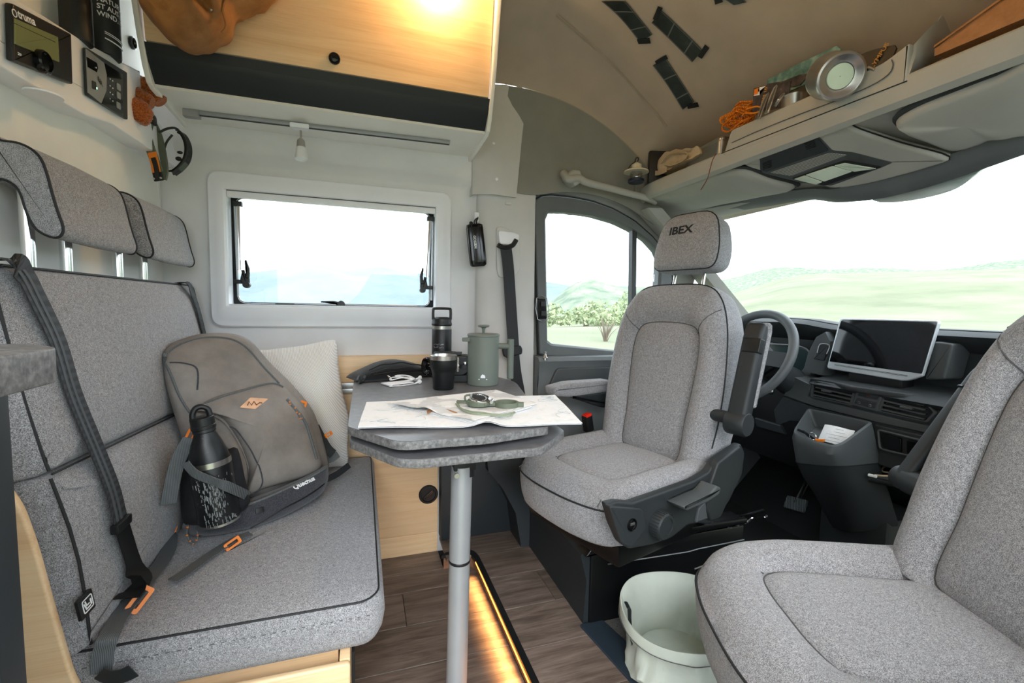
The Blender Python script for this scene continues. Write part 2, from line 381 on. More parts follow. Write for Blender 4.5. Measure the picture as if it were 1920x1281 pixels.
# ------------------------------------------------------------------ landscape outside
def hill(name, mat, fn, x0, x1, y0, y1, nu, nv, label, cat):
    bm = nb(); grid(bm, lambda u, v: (x0+(x1-x0)*u, y0+(y1-y0)*v, fn(x0+(x1-x0)*u, y0+(y1-y0)*v)), nu, nv)
    return obj(name, bm, mat, label=label, cat=cat, sharp=80, recenter=False, kind='structure')
def sstep(a, b, x): t = max(0, min(1, (x-a)/(b-a))); return t*t*(3-2*t)
def meadow(x, y):
    r = sqrt(x*x+y*y); az = math.degrees(math.atan2(x, y))
    return -.75+max(0, r-25)*.073*sstep(36, 52, az)*sstep(10, 160, r)+(.7*sin(x*.05+1)+.6*sin(y*.07+x*.02))*sstep(20, 80, r)-.03*max(0, r-30)*(1-sstep(20, 36, az))
hill('ground', 'grass', meadow, -420, 900, -300, 620, 90, 70, None, None)
def ridge(x, y):
    a = math.atan2(x, y); r = sqrt(x*x+y*y)
    prof = lambda t, c, w: math.exp(-((t-c)/w)**2)
    return -6+ (r-140)/60*(17*prof(a, .52, .15)+8*prof(a, .75, .2)+3*sin(a*31)*prof(a, .5, .3))
bm = nb(); grid(bm, lambda u, v: ((140+60*v)*sin(-.1+1.3*u), (140+60*v)*cos(-.1+1.3*u), ridge((140+60*v)*sin(-.1+1.3*u), (140+60*v)*cos(-.1+1.3*u))), 70, 12)
obj('wooded_hill', bm, 'hillgreen', label='hazy green hill rising behind the meadow, seen through the driver door window', cat='hill', sharp=80, recenter=False)
def mount(a): return .78+.27*sstep(-.215, -.13, a)-.08*sstep(.05, .18, a)-.22*sstep(.25, .5, a)+.02*sin(a*23)+.012*sin(a*57)
bm = nb(); grid(bm, lambda u, v: ((1500+700*v)*sin(-.9+1.8*u), (1500+700*v)*cos(-.9+1.8*u), -40+190*mount(-.9+1.8*u)*v**.7*(1+.04*sin(u*90+v*5))), 120, 10)
obj('distant_mountain', bm, 'mountain', label='pale blue mountain ridge far behind, seen through the camper side window', cat='mountain', sharp=80, recenter=False)
bm = nb(); grid(bm, lambda u, v: ((900+500*v)*sin(.35+1.75*u), (900+500*v)*cos(.35+1.75*u), -30+v*(30+112*sstep(.0, .32, u)+7*sin(u*28)+4*sin(u*73))), 90, 6)
obj('far_ridge', bm, 'hillgreen', label='long low hazy ridge along the skyline ahead of the windscreen', cat='hill', sharp=80, recenter=False)
def tree(x, y, h, w, label, group):
    z = meadow(x, y); t = thing('bush', label, 'bush', (x, y, z), group=group)
    bm = nb(); cyl(bm, (x, y, z-.2), (x, y, z+h*.5), w*.06, w*.03, 6); obj('trunk', bm, 'bark', t)
    bm = nb()
    for i in range(420):
        a, r = random.uniform(0, 2*pi), w*.5*sqrt(random.random()); s = w*random.uniform(.03, .065)
        p = Vector((x+r*cos(a), y+r*sin(a), z+h*(.12+.85*random.random()*(1-(2*r/w)**2*.75)))); d = [Vector([random.uniform(-1, 1) for _ in range(3)]).normalized()*s for _ in range(4)]
        q = [bm.verts.new(p+e) for e in d]
        for i0, i1, i2 in ((0, 1, 2), (0, 2, 3), (0, 3, 1), (1, 3, 2)): bm.faces.new((q[i0], q[i1], q[i2]))
    obj('foliage', bm, 'leaf', t, sharp=20)
for (x, y, h, w), lab in zip([(19, 46, 3.0, 6), (24.5, 47, 2.6, 6), (29, 52, 3.4, 7), (33, 58, 2.6, 6), (62, 96, 7, 9), (72, 102, 7, 10)],
    ['leftmost pale bush below the hill in the driver door window', 'second pale bush from the left below the hill', 'tallest pale bush at the middle of the driver door window', 'pale bush left of the door window divider', 'pale tree behind the door window divider', 'pale tree right of the door window divider']):
    tree(x, y, h, w, lab, 'bushes beyond the driver door')
t = thing('bare_shrub', 'bare leafless shrub on the grass just outside the driver door window', 'shrub', (12.2, 21.2, meadow(12.2, 21.2)))
bm = nb()
for i in range(26):
    a = random.uniform(0, 2*pi); d = random.uniform(.2, .9); h = random.uniform(.8, 1.7)
    tube(bm, [(12.2, 21.2, -.9), (12.2+d*.4*cos(a), 21.2+d*.4*sin(a), -.7+h*.5), (12.2+d*cos(a), 21.2+d*sin(a), -.7+h)], lambda q: .025*(1-q)+.006, 5, k=3)
obj('twigs', bm, 'bark', t)

# ------------------------------------------------------------------ floor: planks one by one
fl = thing('floor', None, None, kind='structure')
bm = nb(); box(bm, -.67, 2.3, -.1, 1.98, -.08, -.012); obj('subfloor', bm, 'rubber', fl)
def planks(x0, x1, y0, y1, z, w, L, off):
    y = y0; r = 0
    while y < y1-.005:
        ye = min(y+w, y1); x = x0-off*L*((r*.62+.35) % 1)
        while x < x1:
            a, b = max(x, x0), min(x+L, x1)
            if b-a > .02:
                bm = nb(); box(bm, a+.0007, b-.0007, y+.0007, ye-.0007, z-.012, z, .0012, seg=1); obj('plank', bm, 'plank', fl)
            x += L
        y = ye; r += 1
planks(-.1, .43, .2, 1.74, 0, .178, .62, .9); planks(-.1, .306, 1.74, 1.876, 0, .178, .62, .3)
planks(.42, .80, .62, 1.70, .06, .182, .60, .8)
planks(.31, .80, 1.70, 1.88, .06, .182, .60, .5)
# raised step: riser, dark lip and the LED strip below it
lipath = [(.305, 1.735), (.36, 1.735), (.405, 1.725), (.424, 1.69), (.428, 1.60), (.430, 1.2), (.432, .62)]
bm = nb(); P = smooth_path([(x, y, .028) for x, y in lipath], 6)
loft(bm, [[p+Vector((.012, .012, -.028)), p+Vector((.0, .0, -.028)), p+Vector((0, 0, .022)), p+Vector((.012, .012, .022))] for p in P]); obj('step_riser', bm, 'riser', fl, sharp=50)
bm = nb(); P = smooth_path([(x-.006, y-.004, .056) for x, y in lipath], 6)
loft(bm, [[p+Vector((.016, .016, -.008)), p+Vector((-.004, -.004, -.008)), p+Vector((-.004, -.004, .005)), p+Vector((.016, .016, .005))] for p in P]); obj('step_edge_trim', bm, 'black', fl, sharp=50)
for y in (1.55, 1.34, 1.13, .9):
    bm = nb(); box(bm, .419, .4285, y-.006, y+.006, .036, .046, .002); obj('strip_clip', bm, 'black', fl)
bm = nb(); box(bm, .4165, .4185, .62, 1.66, .0485, .0545); obj('led_strip', bm, 'led', fl)
bm = nb(); box(bm, .80, 2.25, .02, 1.98, .03, .058); obj('cab_carpet', bm, 'rubber', fl)
bm = nb(); slab(bm, rpoly([(.64, 1.21), (.72, 1.21), (.84, .62), (.72, .62)], .01), XY, .058, .066, .002); obj('mat_edge', bm, 'matedge', fl)
bm = nb(); box(bm, .72, 1.3, .6, 1.205, .052, .061); obj('cab_mat', bm, 'mat', fl)
ld = bpy.data.lights.new('led_light', 'AREA'); ld.shape = 'RECTANGLE'; ld.size = 1.0; ld.size_y = .006; ld.energy = 1.25; ld.color = (1, .5, .16)
lo = bpy.data.objects.new('led_light', ld); sc.collection.objects.link(lo); lo.location = (.4155, 1.14, .05); lo.rotation_euler = (0, radians(20), radians(90))
lo.rotation_euler = (0, radians(26), 0); ld.spread = radians(75)
ld.size = .006; ld.size_y = 1.0

# ------------------------------------------------------------------ walls
OX0, OX1, OZ0, OZ1 = -.452, .287, 1.033, 1.44
def wy(x, z):   # pressed recess around the window
    dx = max(abs(x+.05)-(.497-.10), 0); dz = max(z-(1.56-.10), 0); d = sqrt(dx*dx+dz*dz)-.10
    if x < -.05: d = max(z-1.56, -1)
    t = max(0, min(1, d/.028+.5)); return 1.897-.042*t*t*(3-2*t)
xs = sorted(set([-.66+.02*i for i in range(57)]+[OX0, OX1])); zs = sorted(set([-.02+.022*i for i in range(80)]+[OZ0, OZ1]))
bm = nb(); vv = [[bm.verts.new((x, wy(x, z), z)) for z in zs] for x in xs]
for i in range(len(xs)-1):
    for j in range(len(zs)-1):
        cx_, cz_ = (xs[i]+xs[i+1])/2, (zs[j]+zs[j+1])/2
        if OX0 < cx_ < OX1 and OZ0 < cz_ < OZ1: continue
        bm.faces.new((vv[i][j], vv[i+1][j], vv[i+1][j+1], vv[i][j+1]))
obj('wall_left', bm, 'wall', kind='structure', sharp=60)
bm = nb(); box(bm, -.69, -.657, -.3, 1.93, -.02, 2.12); obj('wall_rear', bm, 'bulkhead', kind='structure')
bm = nb(); box(bm, -.69, .62, -.1, 1.93, 2.10, 2.13); obj('ceiling', bm, 'lining', kind='structure')
bm = nb(); box(bm, -.658, -.650, 1.872, 1.890, 1.18, 1.66, .002); obj('trim_1', bm, 'wall', kind='structure')

# side window: frame, blind, pane, stays, handles
wn = thing('window_1', None, None, (-.08, 1.87, 1.23), kind='structure')
ro = lambda x0, x1, z0, z1, r, y: [V3((p.x, y, p.y)) for p in rpoly([(x0, z0), (x1, z0), (x1, z1), (x0, z1)], r, 6)]
bm = nb(); loft(bm, [ro(-.512, .352, .957, 1.508, .045, 1.900), ro(-.512, .352, .957, 1.508, .045, 1.880), ro(-.506, .346, .963, 1.502, .042, 1.872), ro(-.487, .327, .985, 1.483, .03, 1.870),
                     ro(-.478, .318, .993, 1.475, .026, 1.866), ro(-.460, .295, 1.030, 1.447, .008, 1.868), ro(OX0, OX1, OZ0+.004, 1.440, .006, 1.875), ro(OX0, OX1, OZ0+.004, 1.440, .012, 1.955)], False, False)
obj('window_frame', bm, 'white', wn, sharp=30)
bm = nb(); box(bm, -.450, .285, 1.872, 1.888, 1.418, 1.441, .004); obj('blind_cassette', bm, 'white', wn)
bm = nb(); box(bm, -.450, .285, 1.871, 1.874, 1.4395, 1.4425); obj('blind_gap', bm, 'greyseam', wn)
bm = nb(); box(bm, OX0, OX1, 1.874, 1.885, OZ0+.002, OZ0+.008, .001); obj('sill_rail', bm, 'white', wn)
bm = nb(); ringplate(bm, rpoly([(-.455, 1.03), (.29, 1.03), (.29, 1.445), (-.455, 1.445)], .03), rpoly([(-.436, 1.046), (.271, 1.046), (.271, 1.43), (-.436, 1.43)], .03), lambda u, v, d: (u, d, v), 1.938, 1.95); obj('window_seal', bm, 'rubber', wn)
bm = nb(); tube(bm, [(p.x, 1.936, p.y) for p in rpoly([(-.436, 1.046), (.271, 1.046), (.271, 1.43), (-.436, 1.43)], .03)], .003, 6, True); obj('pane_edge', bm, 'chrome', wn)
bm = nb(); box(bm, -.45, .285, 1.942, 1.945, 1.035, 1.44); obj('pane', bm, 'glass', wn)
for sx, xa, xb in ((1, -.424, -.412), (-1, .270, .250)):
    st = nb(); cyl(st, (xa, 1.915, 1.405), (xa+(.0 if sx > 0 else -.012), 1.905, 1.165), .0075); obj_ = obj('window_stay', st, 'chrome', wn)
    st = nb(); cyl(st, (xa-.012*sx, 1.92, 1.40), (xa-.008*sx, 1.92, 1.07), .004); obj('stay_rail', st, 'alu', obj_)
    st = nb(); box(st, min(xa-.016*sx, xa+.014*sx), max(xa-.016*sx, xa+.014*sx), 1.903, 1.926, 1.395, 1.412, .003); obj('stay_pivot', st, 'black', obj_)
    st = nb(); slab(st, rpoly([(xb+.006*sx, 1.135), (xb+.022*sx, 1.135), (xb+.024*sx, 1.17), (xb+.012*sx, 1.205), (xb+.008*sx, 1.195), (xb+.012*sx, 1.165)], .006), XZ, 1.893, 1.908, .004)
    slab(st, rpoly([(xb-.010*sx, 1.125), (xb+.012*sx, 1.10), (xb+.022*sx, 1.105), (xb+.022*sx, 1.14), (xb-.002*sx, 1.16)], .006), XZ, 1.897, 1.912, .004)
    cyl(st, (xb+.012*sx, 1.89, 1.112), (xb+.012*sx, 1.915, 1.112), .012); box(st, min(xb-.032*sx, xb), max(xb-.032*sx, xb), 1.90, 1.915, 1.115, 1.13, .003)
    cyl(st, (xb, 1.905, 1.165), (xb+.003*sx, 1.905, 1.14), .006); obj('clamp_lever', st, 'black', obj_)
bm = nb(); slab(bm, rpoly([(-.150, 1.058), (-.10, 1.060), (-.066, 1.050), (-.060, 1.040), (-.085, 1.036), (-.100, 1.050), (-.150, 1.052)], .006), XZ, 1.905, 1.925, .004); cyl(bm, (-.076, 1.90, 1.047), (-.076, 1.935, 1.047), .014); obj('window_handle', bm, 'black', wn)
bm = nb(); box(bm, -.31, -.245, 1.915, 1.93, 1.040, 1.046, .002); obj('window_catch', bm, 'black', wn)

# B pillar, its upper trims and the side lining above the door
bm = nb(); prof = [(.452, 1.893), (.452, 1.86), (.462, 1.845), (.50, 1.832), (.66, 1.828), (.700, 1.838), (.712, 1.86), (.712, 1.90)]
loft(bm, [[(x+.02*(1-(z-.1)/1.4)*(1 if x > .6 else 0), y+.012*(1-(z-.1)/1.4), z) for x, y in prof] for z in (.36, .5, .8, 1.1, 1.4, 1.5, 1.56)], True, True, False); solid(bm, .004)
bp = obj('trim_2', bm, 'pillar', kind='structure', sharp=40)
bm = nb(); box(bm, .565, .590, 1.824, 1.832, 1.470, 1.482, .002); obj('airbag_badge', bm, 'pillar', bp)
bm = nb(); loft(bm, [[(x+.0, y, z) for x, y in ((.43, 1.89), (.432, 1.84), (.445, 1.828), (.49+.012*k, 1.815), (.52+.02*k, 1.802), (.56+.02*k, 1.812), (.62+.02*k, 1.822))] for z, k in ((1.50, -.6), (1.60, -.2), (1.75, .4), (1.90, 1.2), (1.93, 1.5))], False, False, False); solid(bm, .004)
t2 = obj('trim_3', bm, 'pillar', kind='structure', sharp=40)
bm = nb(); loft(bm, [[(.43, 1.89, z), (.432, 1.835, z), (.445, 1.823, z), (.50, 1.808, z), (.56, 1.797, z), (.62, 1.81, z)] for z in (1.932, 2.1)], False, False, False); solid(bm, .004)
t2b = obj('trim_4', bm, 'lining', kind='structure', sharp=40)
for par, (x, y, z) in ((t2b, (.535, 1.80, 1.95)), (t2, (.505, 1.806, 1.70)), (t2, (.518, 1.80, 1.56))):
    bm = nb(); lathe(bm, [(.006, 0), (.006, .003), (.003, .005)], (x, y, z), (0, -1, 0), 14); obj('screw_cap', bm, 'white', par)
arch = [(0.564,1.8,1.924),(0.632,1.8,1.925),(0.714,1.8,1.917),(0.81,1.8,1.9),(0.91,1.8,1.87),(1.014,1.8,1.823),(1.109,1.8,1.765),(1.194,1.8,1.702),(1.282,1.8,1.618)]
low = [(0.506,1.83,1.547),(0.559,1.83,1.529),(0.629,1.83,1.519),(0.7,1.83,1.521),(0.835,1.83,1.545),(0.963,1.83,1.545),(1.07,1.83,1.527),(1.182,1.83,1.49),(1.359,1.83,1.401)]
bm = nb(); R_ = []
for k in range(9):
    s = k/8; R_.append([V3(a).lerp(V3(b), s)+Vector((0, .018*sin(pi*s), 0)) for a, b in zip(smooth_path(arch, 4), smooth_path(low, 4))])
loft(bm, R_, False, False, False); solid(bm, .006); obj('trim_5', bm, 'sidelining', kind='structure', sharp=50)
bm = nb(); box(bm, 1.17, 1.56, 1.815, 1.83, 1.575, 1.80); obj('trim_13', bm, 'sidelining', kind='structure')
bm = nb(); tube(bm, [V3(p)+Vector((0, -.002, 0)) for p in arch], .003, 6, k=4); obj('trim_6', bm, 'lining', kind='structure')

# cab headliner shell
def za(x): return max(1.68, 1.925-.25*(max(0, x-.587)/.636)**2)
def zc(x, y):
    zt = 2.10-.48*max(0, x-.6)**1.8; t = min(1, max(0, (1.8-y)/.42)); a = za(x)
    return a+(zt-a)*sin(t*pi/2)**.6
bm = nb(); grid(bm, lambda u, v: ((lambda x, y: (x, y, zc(x, y)))(.44+1.16*u, 1.799-1.85*v**1.6)), 60, 60); solid(bm, -.006)
obj('ceiling_cab', bm, 'lining', kind='structure', sharp=80)
bm = nb(); box(bm, 1.50, 1.56, -.05, 1.9, 1.46, 1.95); obj('trim_7', bm, 'lining', kind='structure')
# crease along the roof side
P = [(0.655,1.554,2.075),(0.761,1.59,2.05),(0.878,1.618,2.01),(0.987,1.64,1.96),(1.088,1.659,1.902),(1.165,1.667,1.854),(1.216,1.677,1.816)]
bm = nb(); ribbon(bm, [V3(p)+Vector((0, 0, -.0015)) for p in P], .018, .002, (0.55, -.8, -.3), 4); obj('trim_8', bm, 'lining', kind='structure')
# right side of the van: roof edge above the open sliding door, passenger door below its window; out of view, added to darken the cab
bm = nb(); box(bm, -.69, 2.0, -.10, -.06, 1.66, 2.12); box(bm, .50, .66, -.10, -.06, -.02, 1.66); box(bm, .66, 2.1, -.10, -.06, -.02, .92); box(bm, 1.35, 1.6, -.10, -.06, .92, 1.66)
obj('wall_right', bm, 'pillar', kind='structure')

# ------------------------------------------------------------------ overhead cabinet with lamp track
cb = thing('overhead_cabinet', 'overhead cabinet above the side window with light oak flap and anthracite lower band', 'cabinet', (-.07, 1.7, 1.64))
pl, pr_ = -.553, .413
side = [(1.90, 1.632), (1.90, 2.1), (1.44, 2.1), (1.500, 1.84), (1.525, 1.76), (1.552, 1.69), (1.575, 1.655), (1.60, 1.645), (1.87, 1.632)]
for x0, x1 in ((pl-.014, pl), (pr_, pr_+.014)):
    bm = nb(); slab(bm, side, YZ, x0, x1, .003); obj('side_panel', bm, 'offwhite', cb, sharp=30)
bm = nb(); box(bm, pl, pr_, 1.595, 1.90, 1.652, 1.664); obj('bottom_panel', bm, 'offwhite', cb)
bm = nb(); slab(bm, [(1.545, 1.722), (1.553, 1.704), (1.600, 1.655), (1.66, 1.655), (1.66, 1.73)], YZ, pl, pr_, .0015); obj('lower_band', bm, 'fascia', cb, sharp=20)
bm = nb(); slab(bm, [(1.534, 1.745), (1.546, 1.7215), (1.56, 1.724), (1.56, 1.745)], YZ, pl, pr_, .001); obj('band_lip', bm, 'trimplastic', cb, sharp=20)
bm = nb(); slab(bm, [(1.532, 1.748), (1.552, 1.748), (1.50, 2.1), (1.478, 2.1)], YZ, pl+.004, pr_-.004, .001); dr = obj('flap_door', bm, 'oakdoor', cb, sharp=20)
kb = (-0.073,1.525,1.782); kn = Vector((0, -.99, -.15))
bm = nb(); lathe(bm, [(.0165, -.004), (.0165, .004), (.0145, .0065), (.012, .0065), (.0115, .006), (.011, .011), (.007, .0125), (.001, .013)], kb, kn, 28); obj('push_knob', bm, 'gloss', dr)
bm = nb(); a, b = (-0.526,1.742,1.651), (0.31,1.709,1.651)
tn = V3(b)-V3(a); tn.normalize(); tp = Vector((-tn.y, tn.x, 0)); F_ = base(V3(a), tn, tp, (0, 0, 1)); L_ = (V3(b)-V3(a)).length
slab(bm, [(0, -.009), (L_, -.009), (L_, .009), (0, .009)], F_, -.012, .001, .0015)
rail = obj('lamp_track', bm, 'legalu', cb)
bm = nb(); slab(bm, [(.035, -.004), (L_-.002, -.004), (L_-.002, .003), (.035, .003)], F_, -.0135, -.010); obj('track_slot', bm, 'dash', rail)
bm = nb(); slab(bm, [(-.004, -.012), (.04, -.012), (.04, .012), (-.004, .012)], F_, -.022, .001, .002); obj('track_end_cap', bm, 'alu', rail)
# clip-on spotlight
sp = (-0.191,1.704,1.64); spx = V3(sp)
s = thing('spotlight', 'small silver spotlight with frosted white shade clipped under the overhead cabinet', 'lamp', spx)
bm = nb(); slab(bm, rpoly([(-.030, -.013), (.030, -.013), (.022, .016), (-.022, .016)], .004), base(spx, tn, tp, (0, 0, 1)), -.016, .0, .003); obj('track_adapter', bm, 'white', s)
bm = nb(); lathe(bm, [(.0035, 0), (.0035, -.028), (.006, -.030), (.006, -.036)], spx+Vector((.001, .012, -.012)), (0, 0, 1), 14); obj('stem', bm, 'steel', s)
c0 = spx+Vector((.001, .012, -.044)); dn = Vector((.02, -.08, -1)).normalized()
bm = nb(); lathe(bm, [(.004, 0), (.011, .003), (.013, .010), (.0145, .028)], c0, dn, 24); obj('lamp_head', bm, 'steel', s)
bm = nb(); lathe(bm, [(.0145, .028), (.0155, .030), (.021, .066), (.0195, .068), (.0185, .064)], c0, dn, 24, False, True); obj('lamp_shade', bm, 'frost', s)
# warm strip lamp above the flap, and an added warm light in the cab
wl = thing('strip_lamp', 'warm ceiling strip lamp above the oak flap, just above the picture edge', 'lamp', (.25, 1.38, 2.09))
bm = nb(); box(bm, .10, .38, 1.365, 1.395, 2.082, 2.099, .004); obj('diffuser', bm, 'warmlamp', wl)
for nm, loc, e, sz in (('warm_light', (.24, 1.425, 2.03), 1.5, .02), ('warm_light', (.85, .75, 1.98), .6, .06)):  # second one has no fixture, added to tint the cab ceiling
    d = bpy.data.lights.new(nm, 'POINT'); d.energy = e; d.color = (1, .66, .32); d.shadow_soft_size = sz
    o = bpy.data.objects.new(nm, d); sc.collection.objects.link(o); o.location = loc

# tan canvas bag slung over the cabinet edge
def rnd(seed):
    r = random.Random(seed); return [(r.uniform(2, 9), r.uniform(2, 9), r.uniform(0, 6.28)) for _ in range(6)]
W_ = rnd(3)
bgc = V3((-0.401,1.43,1.873))
t = thing('canvas_bag', 'tan waxed canvas bag hanging at the top left of the oak flap', 'bag', bgc)
bm = nb(); out = [(-0.51,1.43,1.897),(-0.524,1.43,1.819),(-0.521,1.43,1.782),(-0.497,1.43,1.752),(-0.467,1.43,1.721),(-0.43,1.43,1.703),(-0.398,1.43,1.711),(-0.358,1.43,1.735),(-0.329,1.43,1.767),(-0.318,1.43,1.812),(-0.294,1.43,1.831),(-0.249,1.43,1.859),(-0.21,1.43,1.903),(-0.234,1.43,1.978)]
cc = sum((V3(p) for p in out), Vector())/len(out); O_ = smooth_path(out, 5, True)
def bagring(f, d): return [cc+(p-cc)*f+Vector((0, d+.005*abs(sin(31*(p-cc).x*f+44*(p-cc).z*f))*-2+.010*sum(sin(a*10*(p-cc).x*f*2+b*9*(p-cc).z*f+c) for a, b, c in W_[:3])*min(1, 1.3-f), 0)) for p in O_]
loft(bm, [bagring(.9, .07), bagring(1, .045), bagring(1.0, .01), bagring(.94, -.022), bagring(.82, -.04), bagring(.66, -.052), bagring(.5, -.058), bagring(.33, -.062), bagring(.15, -.064)])
obj('bag_body', bm, 'tan', t, sharp=80)
bm = nb(); tube(bm, [(-0.32,1.385,1.818),(-0.329,1.385,1.786),(-0.323,1.385,1.749),(-0.333,1.385,1.729)], .003, 6, k=4); obj('bag_seam', bm, 'tan', t)
bm = nb(); lathe(bm, [(.004, 0), (.004, .004), (.002, .006)], (-0.354,1.38,1.776), (0, -1, 0), 12); obj('rivet', bm, 'steel', t)
bm = nb(); lathe(bm, [(.018, 0), (.018, .007), (.014, .009), (.012, .003), (.001, .003)], (-0.655,1.728,1.822), (1, 0, 0), 22); t = obj('socket_outlet', bm, 'gloss', label='round black socket on the white wall left of the overhead cabinet', cat='socket', recenter=True)

# ------------------------------------------------------------------ control console on the rear wall
XA = -.600
cbx = thing('control_console', 'white wall console holding the heater display and the silver switch panel', 'console', (-.63, 1.4, 1.5))
def pts(p): return [V3(q) for q in p]
f1 = base((-0.6,1.073,1.439), (0, 1, 0), (0, 0, 1), (1, 0, 0))
# two faces: left one nearer, right one set back to the wall
zt1, zb1 = 1.612, 1.452
prof = [(.75, 1.462), (1.385, 1.462), (1.40, 1.50), (1.905, 1.50), (1.905, 1.70), (1.61, 1.70), (1.40, 1.645), (1.32, 1.645), (1.10, 1.612), (.75, 1.56)]
bm = nb(); slab(bm, rpoly([(.75, 1.455), (1.10, 1.455), (1.34, 1.470), (1.46, 1.495), (1.905, 1.505), (1.905, 1.60), (1.640, 1.612), (1.632, 1.705), (1.36, 1.640), (1.08, 1.590), (.75, 1.53)], .004, 2), YZ, -.66, XA, .004)
body = obj('console_body', bm, 'white', cbx, sharp=30)
hp = [(-0.598,1.09,1.571),(-0.598,1.268,1.614),(-0.598,1.264,1.508),(-0.598,1.085,1.47)]
def quad(bm, q, n, d0, d1, bev=.002, r=.004):
    o = V3(q[0]); u = (V3(q[1])-o); L = u.length; u.normalize(); v = V3(q[3])-o; v = v-u*u.dot(v); Hh = v.length; v.normalize()
    w2 = [((V3(p)-o).dot(u), (V3(p)-o).dot(v)) for p in q]; fn = base(o, u, v, n); slab(bm, rpoly(w2, r, 3), fn, d0, d1, bev); return fn
NX = (1, 0, 0)
def lst(p): return [V3(q) for q in p]
bm = nb(); quad(bm, hp, NX, 0, .012, .003); heat = obj('heater_control', bm, 'black', cbx)
bm = nb(); quad(bm, [(-0.585,1.091,1.546),(-0.585,1.215,1.58),(-0.585,1.215,1.531),(-0.585,1.088,1.501)], NX, -.002, .0012, .0005, .001); obj('display', bm, 'lcd', heat)
bm = nb(); tube(bm, [V3(p) for p in [(-0.584,1.087,1.536),(-0.584,1.205,1.565)]], .0006, 5); obj('display_line', bm, 'dark_ink', heat)
bm = nb(); lathe(bm, [(.0215, 0), (.0215, .009), (.019, .012), (.016, .012), (.0155, .009), (.001, .009)], (-0.586,1.157,1.504), NX, 30); obj('dial', bm, 'gloss', heat)
hu = (V3(hp[1])-V3(hp[0])).normalized(); hv = Vector((0, 0, 1)); hv = (hv-hu*hu.dot(hv)).normalized()
text('brand_print', 'truma', .019, base((-0.586,1.102,1.554), hu, hv, NX), 'white_ink', heat, h=.0008, bold=.0006, wide=1.05)
bm = nb(); lathe(bm, [(.0065, 0), (.0065, .0008), (.0052, .0008), (.0052, 0)], (-0.586,1.093,1.556), NX, 20, False, False); obj('brand_roundel', bm, 'white_ink', heat)
bm = nb(); tube(bm, [(-0.586,1.096,1.49),(-0.586,1.104,1.491),(-0.586,1.104,1.489),(-0.586,1.096,1.487)], .0009, 5); obj('back_symbol', bm, 'white_ink', heat)
ep = [(-0.598,1.333,1.619),(-0.598,1.526,1.654),(-0.598,1.518,1.528),(-0.598,1.332,1.513)]
bm = nb(); quad(bm, ep, NX, 0, .008, .002); el = obj('switch_panel', bm, 'dash', cbx)
sv = [(-0.589,1.328,1.614),(-0.589,1.405,1.62),(-0.589,1.415,1.597),(-0.589,1.409,1.557),(-0.589,1.383,1.517),(-0.589,1.327,1.518)]
bm = nb(); slab(bm, [(p[1], p[2]) for p in sv], YZ, -.590, -.5885); obj('silver_field', bm, 'panelsilver', el)
bm = nb(); slab(bm, [(p[1], p[2]) for p in [(-0.588,1.404,1.62),(-0.588,1.496,1.635),(-0.588,1.489,1.523),(-0.588,1.385,1.516),(-0.588,1.41,1.558),(-0.588,1.414,1.597)]], YZ, -.590, -.5885); obj('dark_field', bm, 'gloss', el)
bm = nb(); slab(bm, [(p[1], p[2]) for p in [(-0.588,1.327,1.596),(-0.588,1.369,1.603),(-0.588,1.373,1.594),(-0.588,1.367,1.581),(-0.588,1.329,1.575)]], YZ, -.589, -.5875); obj('pump_key', bm, 'gloss', el)
bm = nb()
for p in [(-0.587,1.425,1.592),(-0.587,1.437,1.593),(-0.587,1.423,1.575),(-0.587,1.436,1.575),(-0.587,1.422,1.559),(-0.587,1.434,1.559),(-0.587,1.42,1.543),(-0.587,1.433,1.543),(-0.587,1.362,1.589)]: lathe(bm, [(.0016, 0), (.0016, .001)], p, NX, 8)
obj('indicator_dots', bm, 'white_ink', el)
for p in [(-0.588,1.469,1.592),(-0.588,1.467,1.57),(-0.588,1.464,1.544)]:
    bm = nb(); o = V3(p); slab(bm, rpoly([(-.009, -.008), (.009, -.008), (.009, .008), (-.009, .008)], .003), base(o, (0, 1, .12), (0, 0, 1), NX), -.001, .0015, .0008); q = obj('key', bm, 'panelsilver', el)
    bm = nb(); slab(bm, rpoly([(-.006, -.005), (.006, -.005), (.006, .005), (-.006, .005)], .002), base(o, (0, 1, .12), (0, 0, 1), NX), .0014, .002); obj('key_field', bm, 'dash', q) if False else (bm.free())
bm = nb(); o = V3((-0.588,1.352,1.545)); slab(bm, rpoly([(-.008, -.009), (.008, -.009), (.008, .009), (-.008, .009)], .003), base(o, (0, 1, .2), (0, 0, 1), NX), -.001, .0015, .0008); obj('power_key', bm, 'dash', el)
bm = nb(); lathe(bm, [(.0022, 0), (.0022, .001)], (-0.588,1.362,1.543), NX, 10); obj('green_led', bm, 'ledgreen', el)
text('panel_print', 'EBL', .014, base((-0.588,1.369,1.565), (0, 1, -.33), (0, 0, 1), NX), 'dark_ink', el, bold=.0004)
for p, r in (((-0.598,1.186,1.454), .03), ((-0.669,1.707,1.503), .025)):
    bm = nb(); lathe(bm, [(r, 0), (r, -.003), (r-.004, -.004), (.001, -.004)], p, (0, 0, 1), 24); obj('underside_cap', bm, 'white', body)

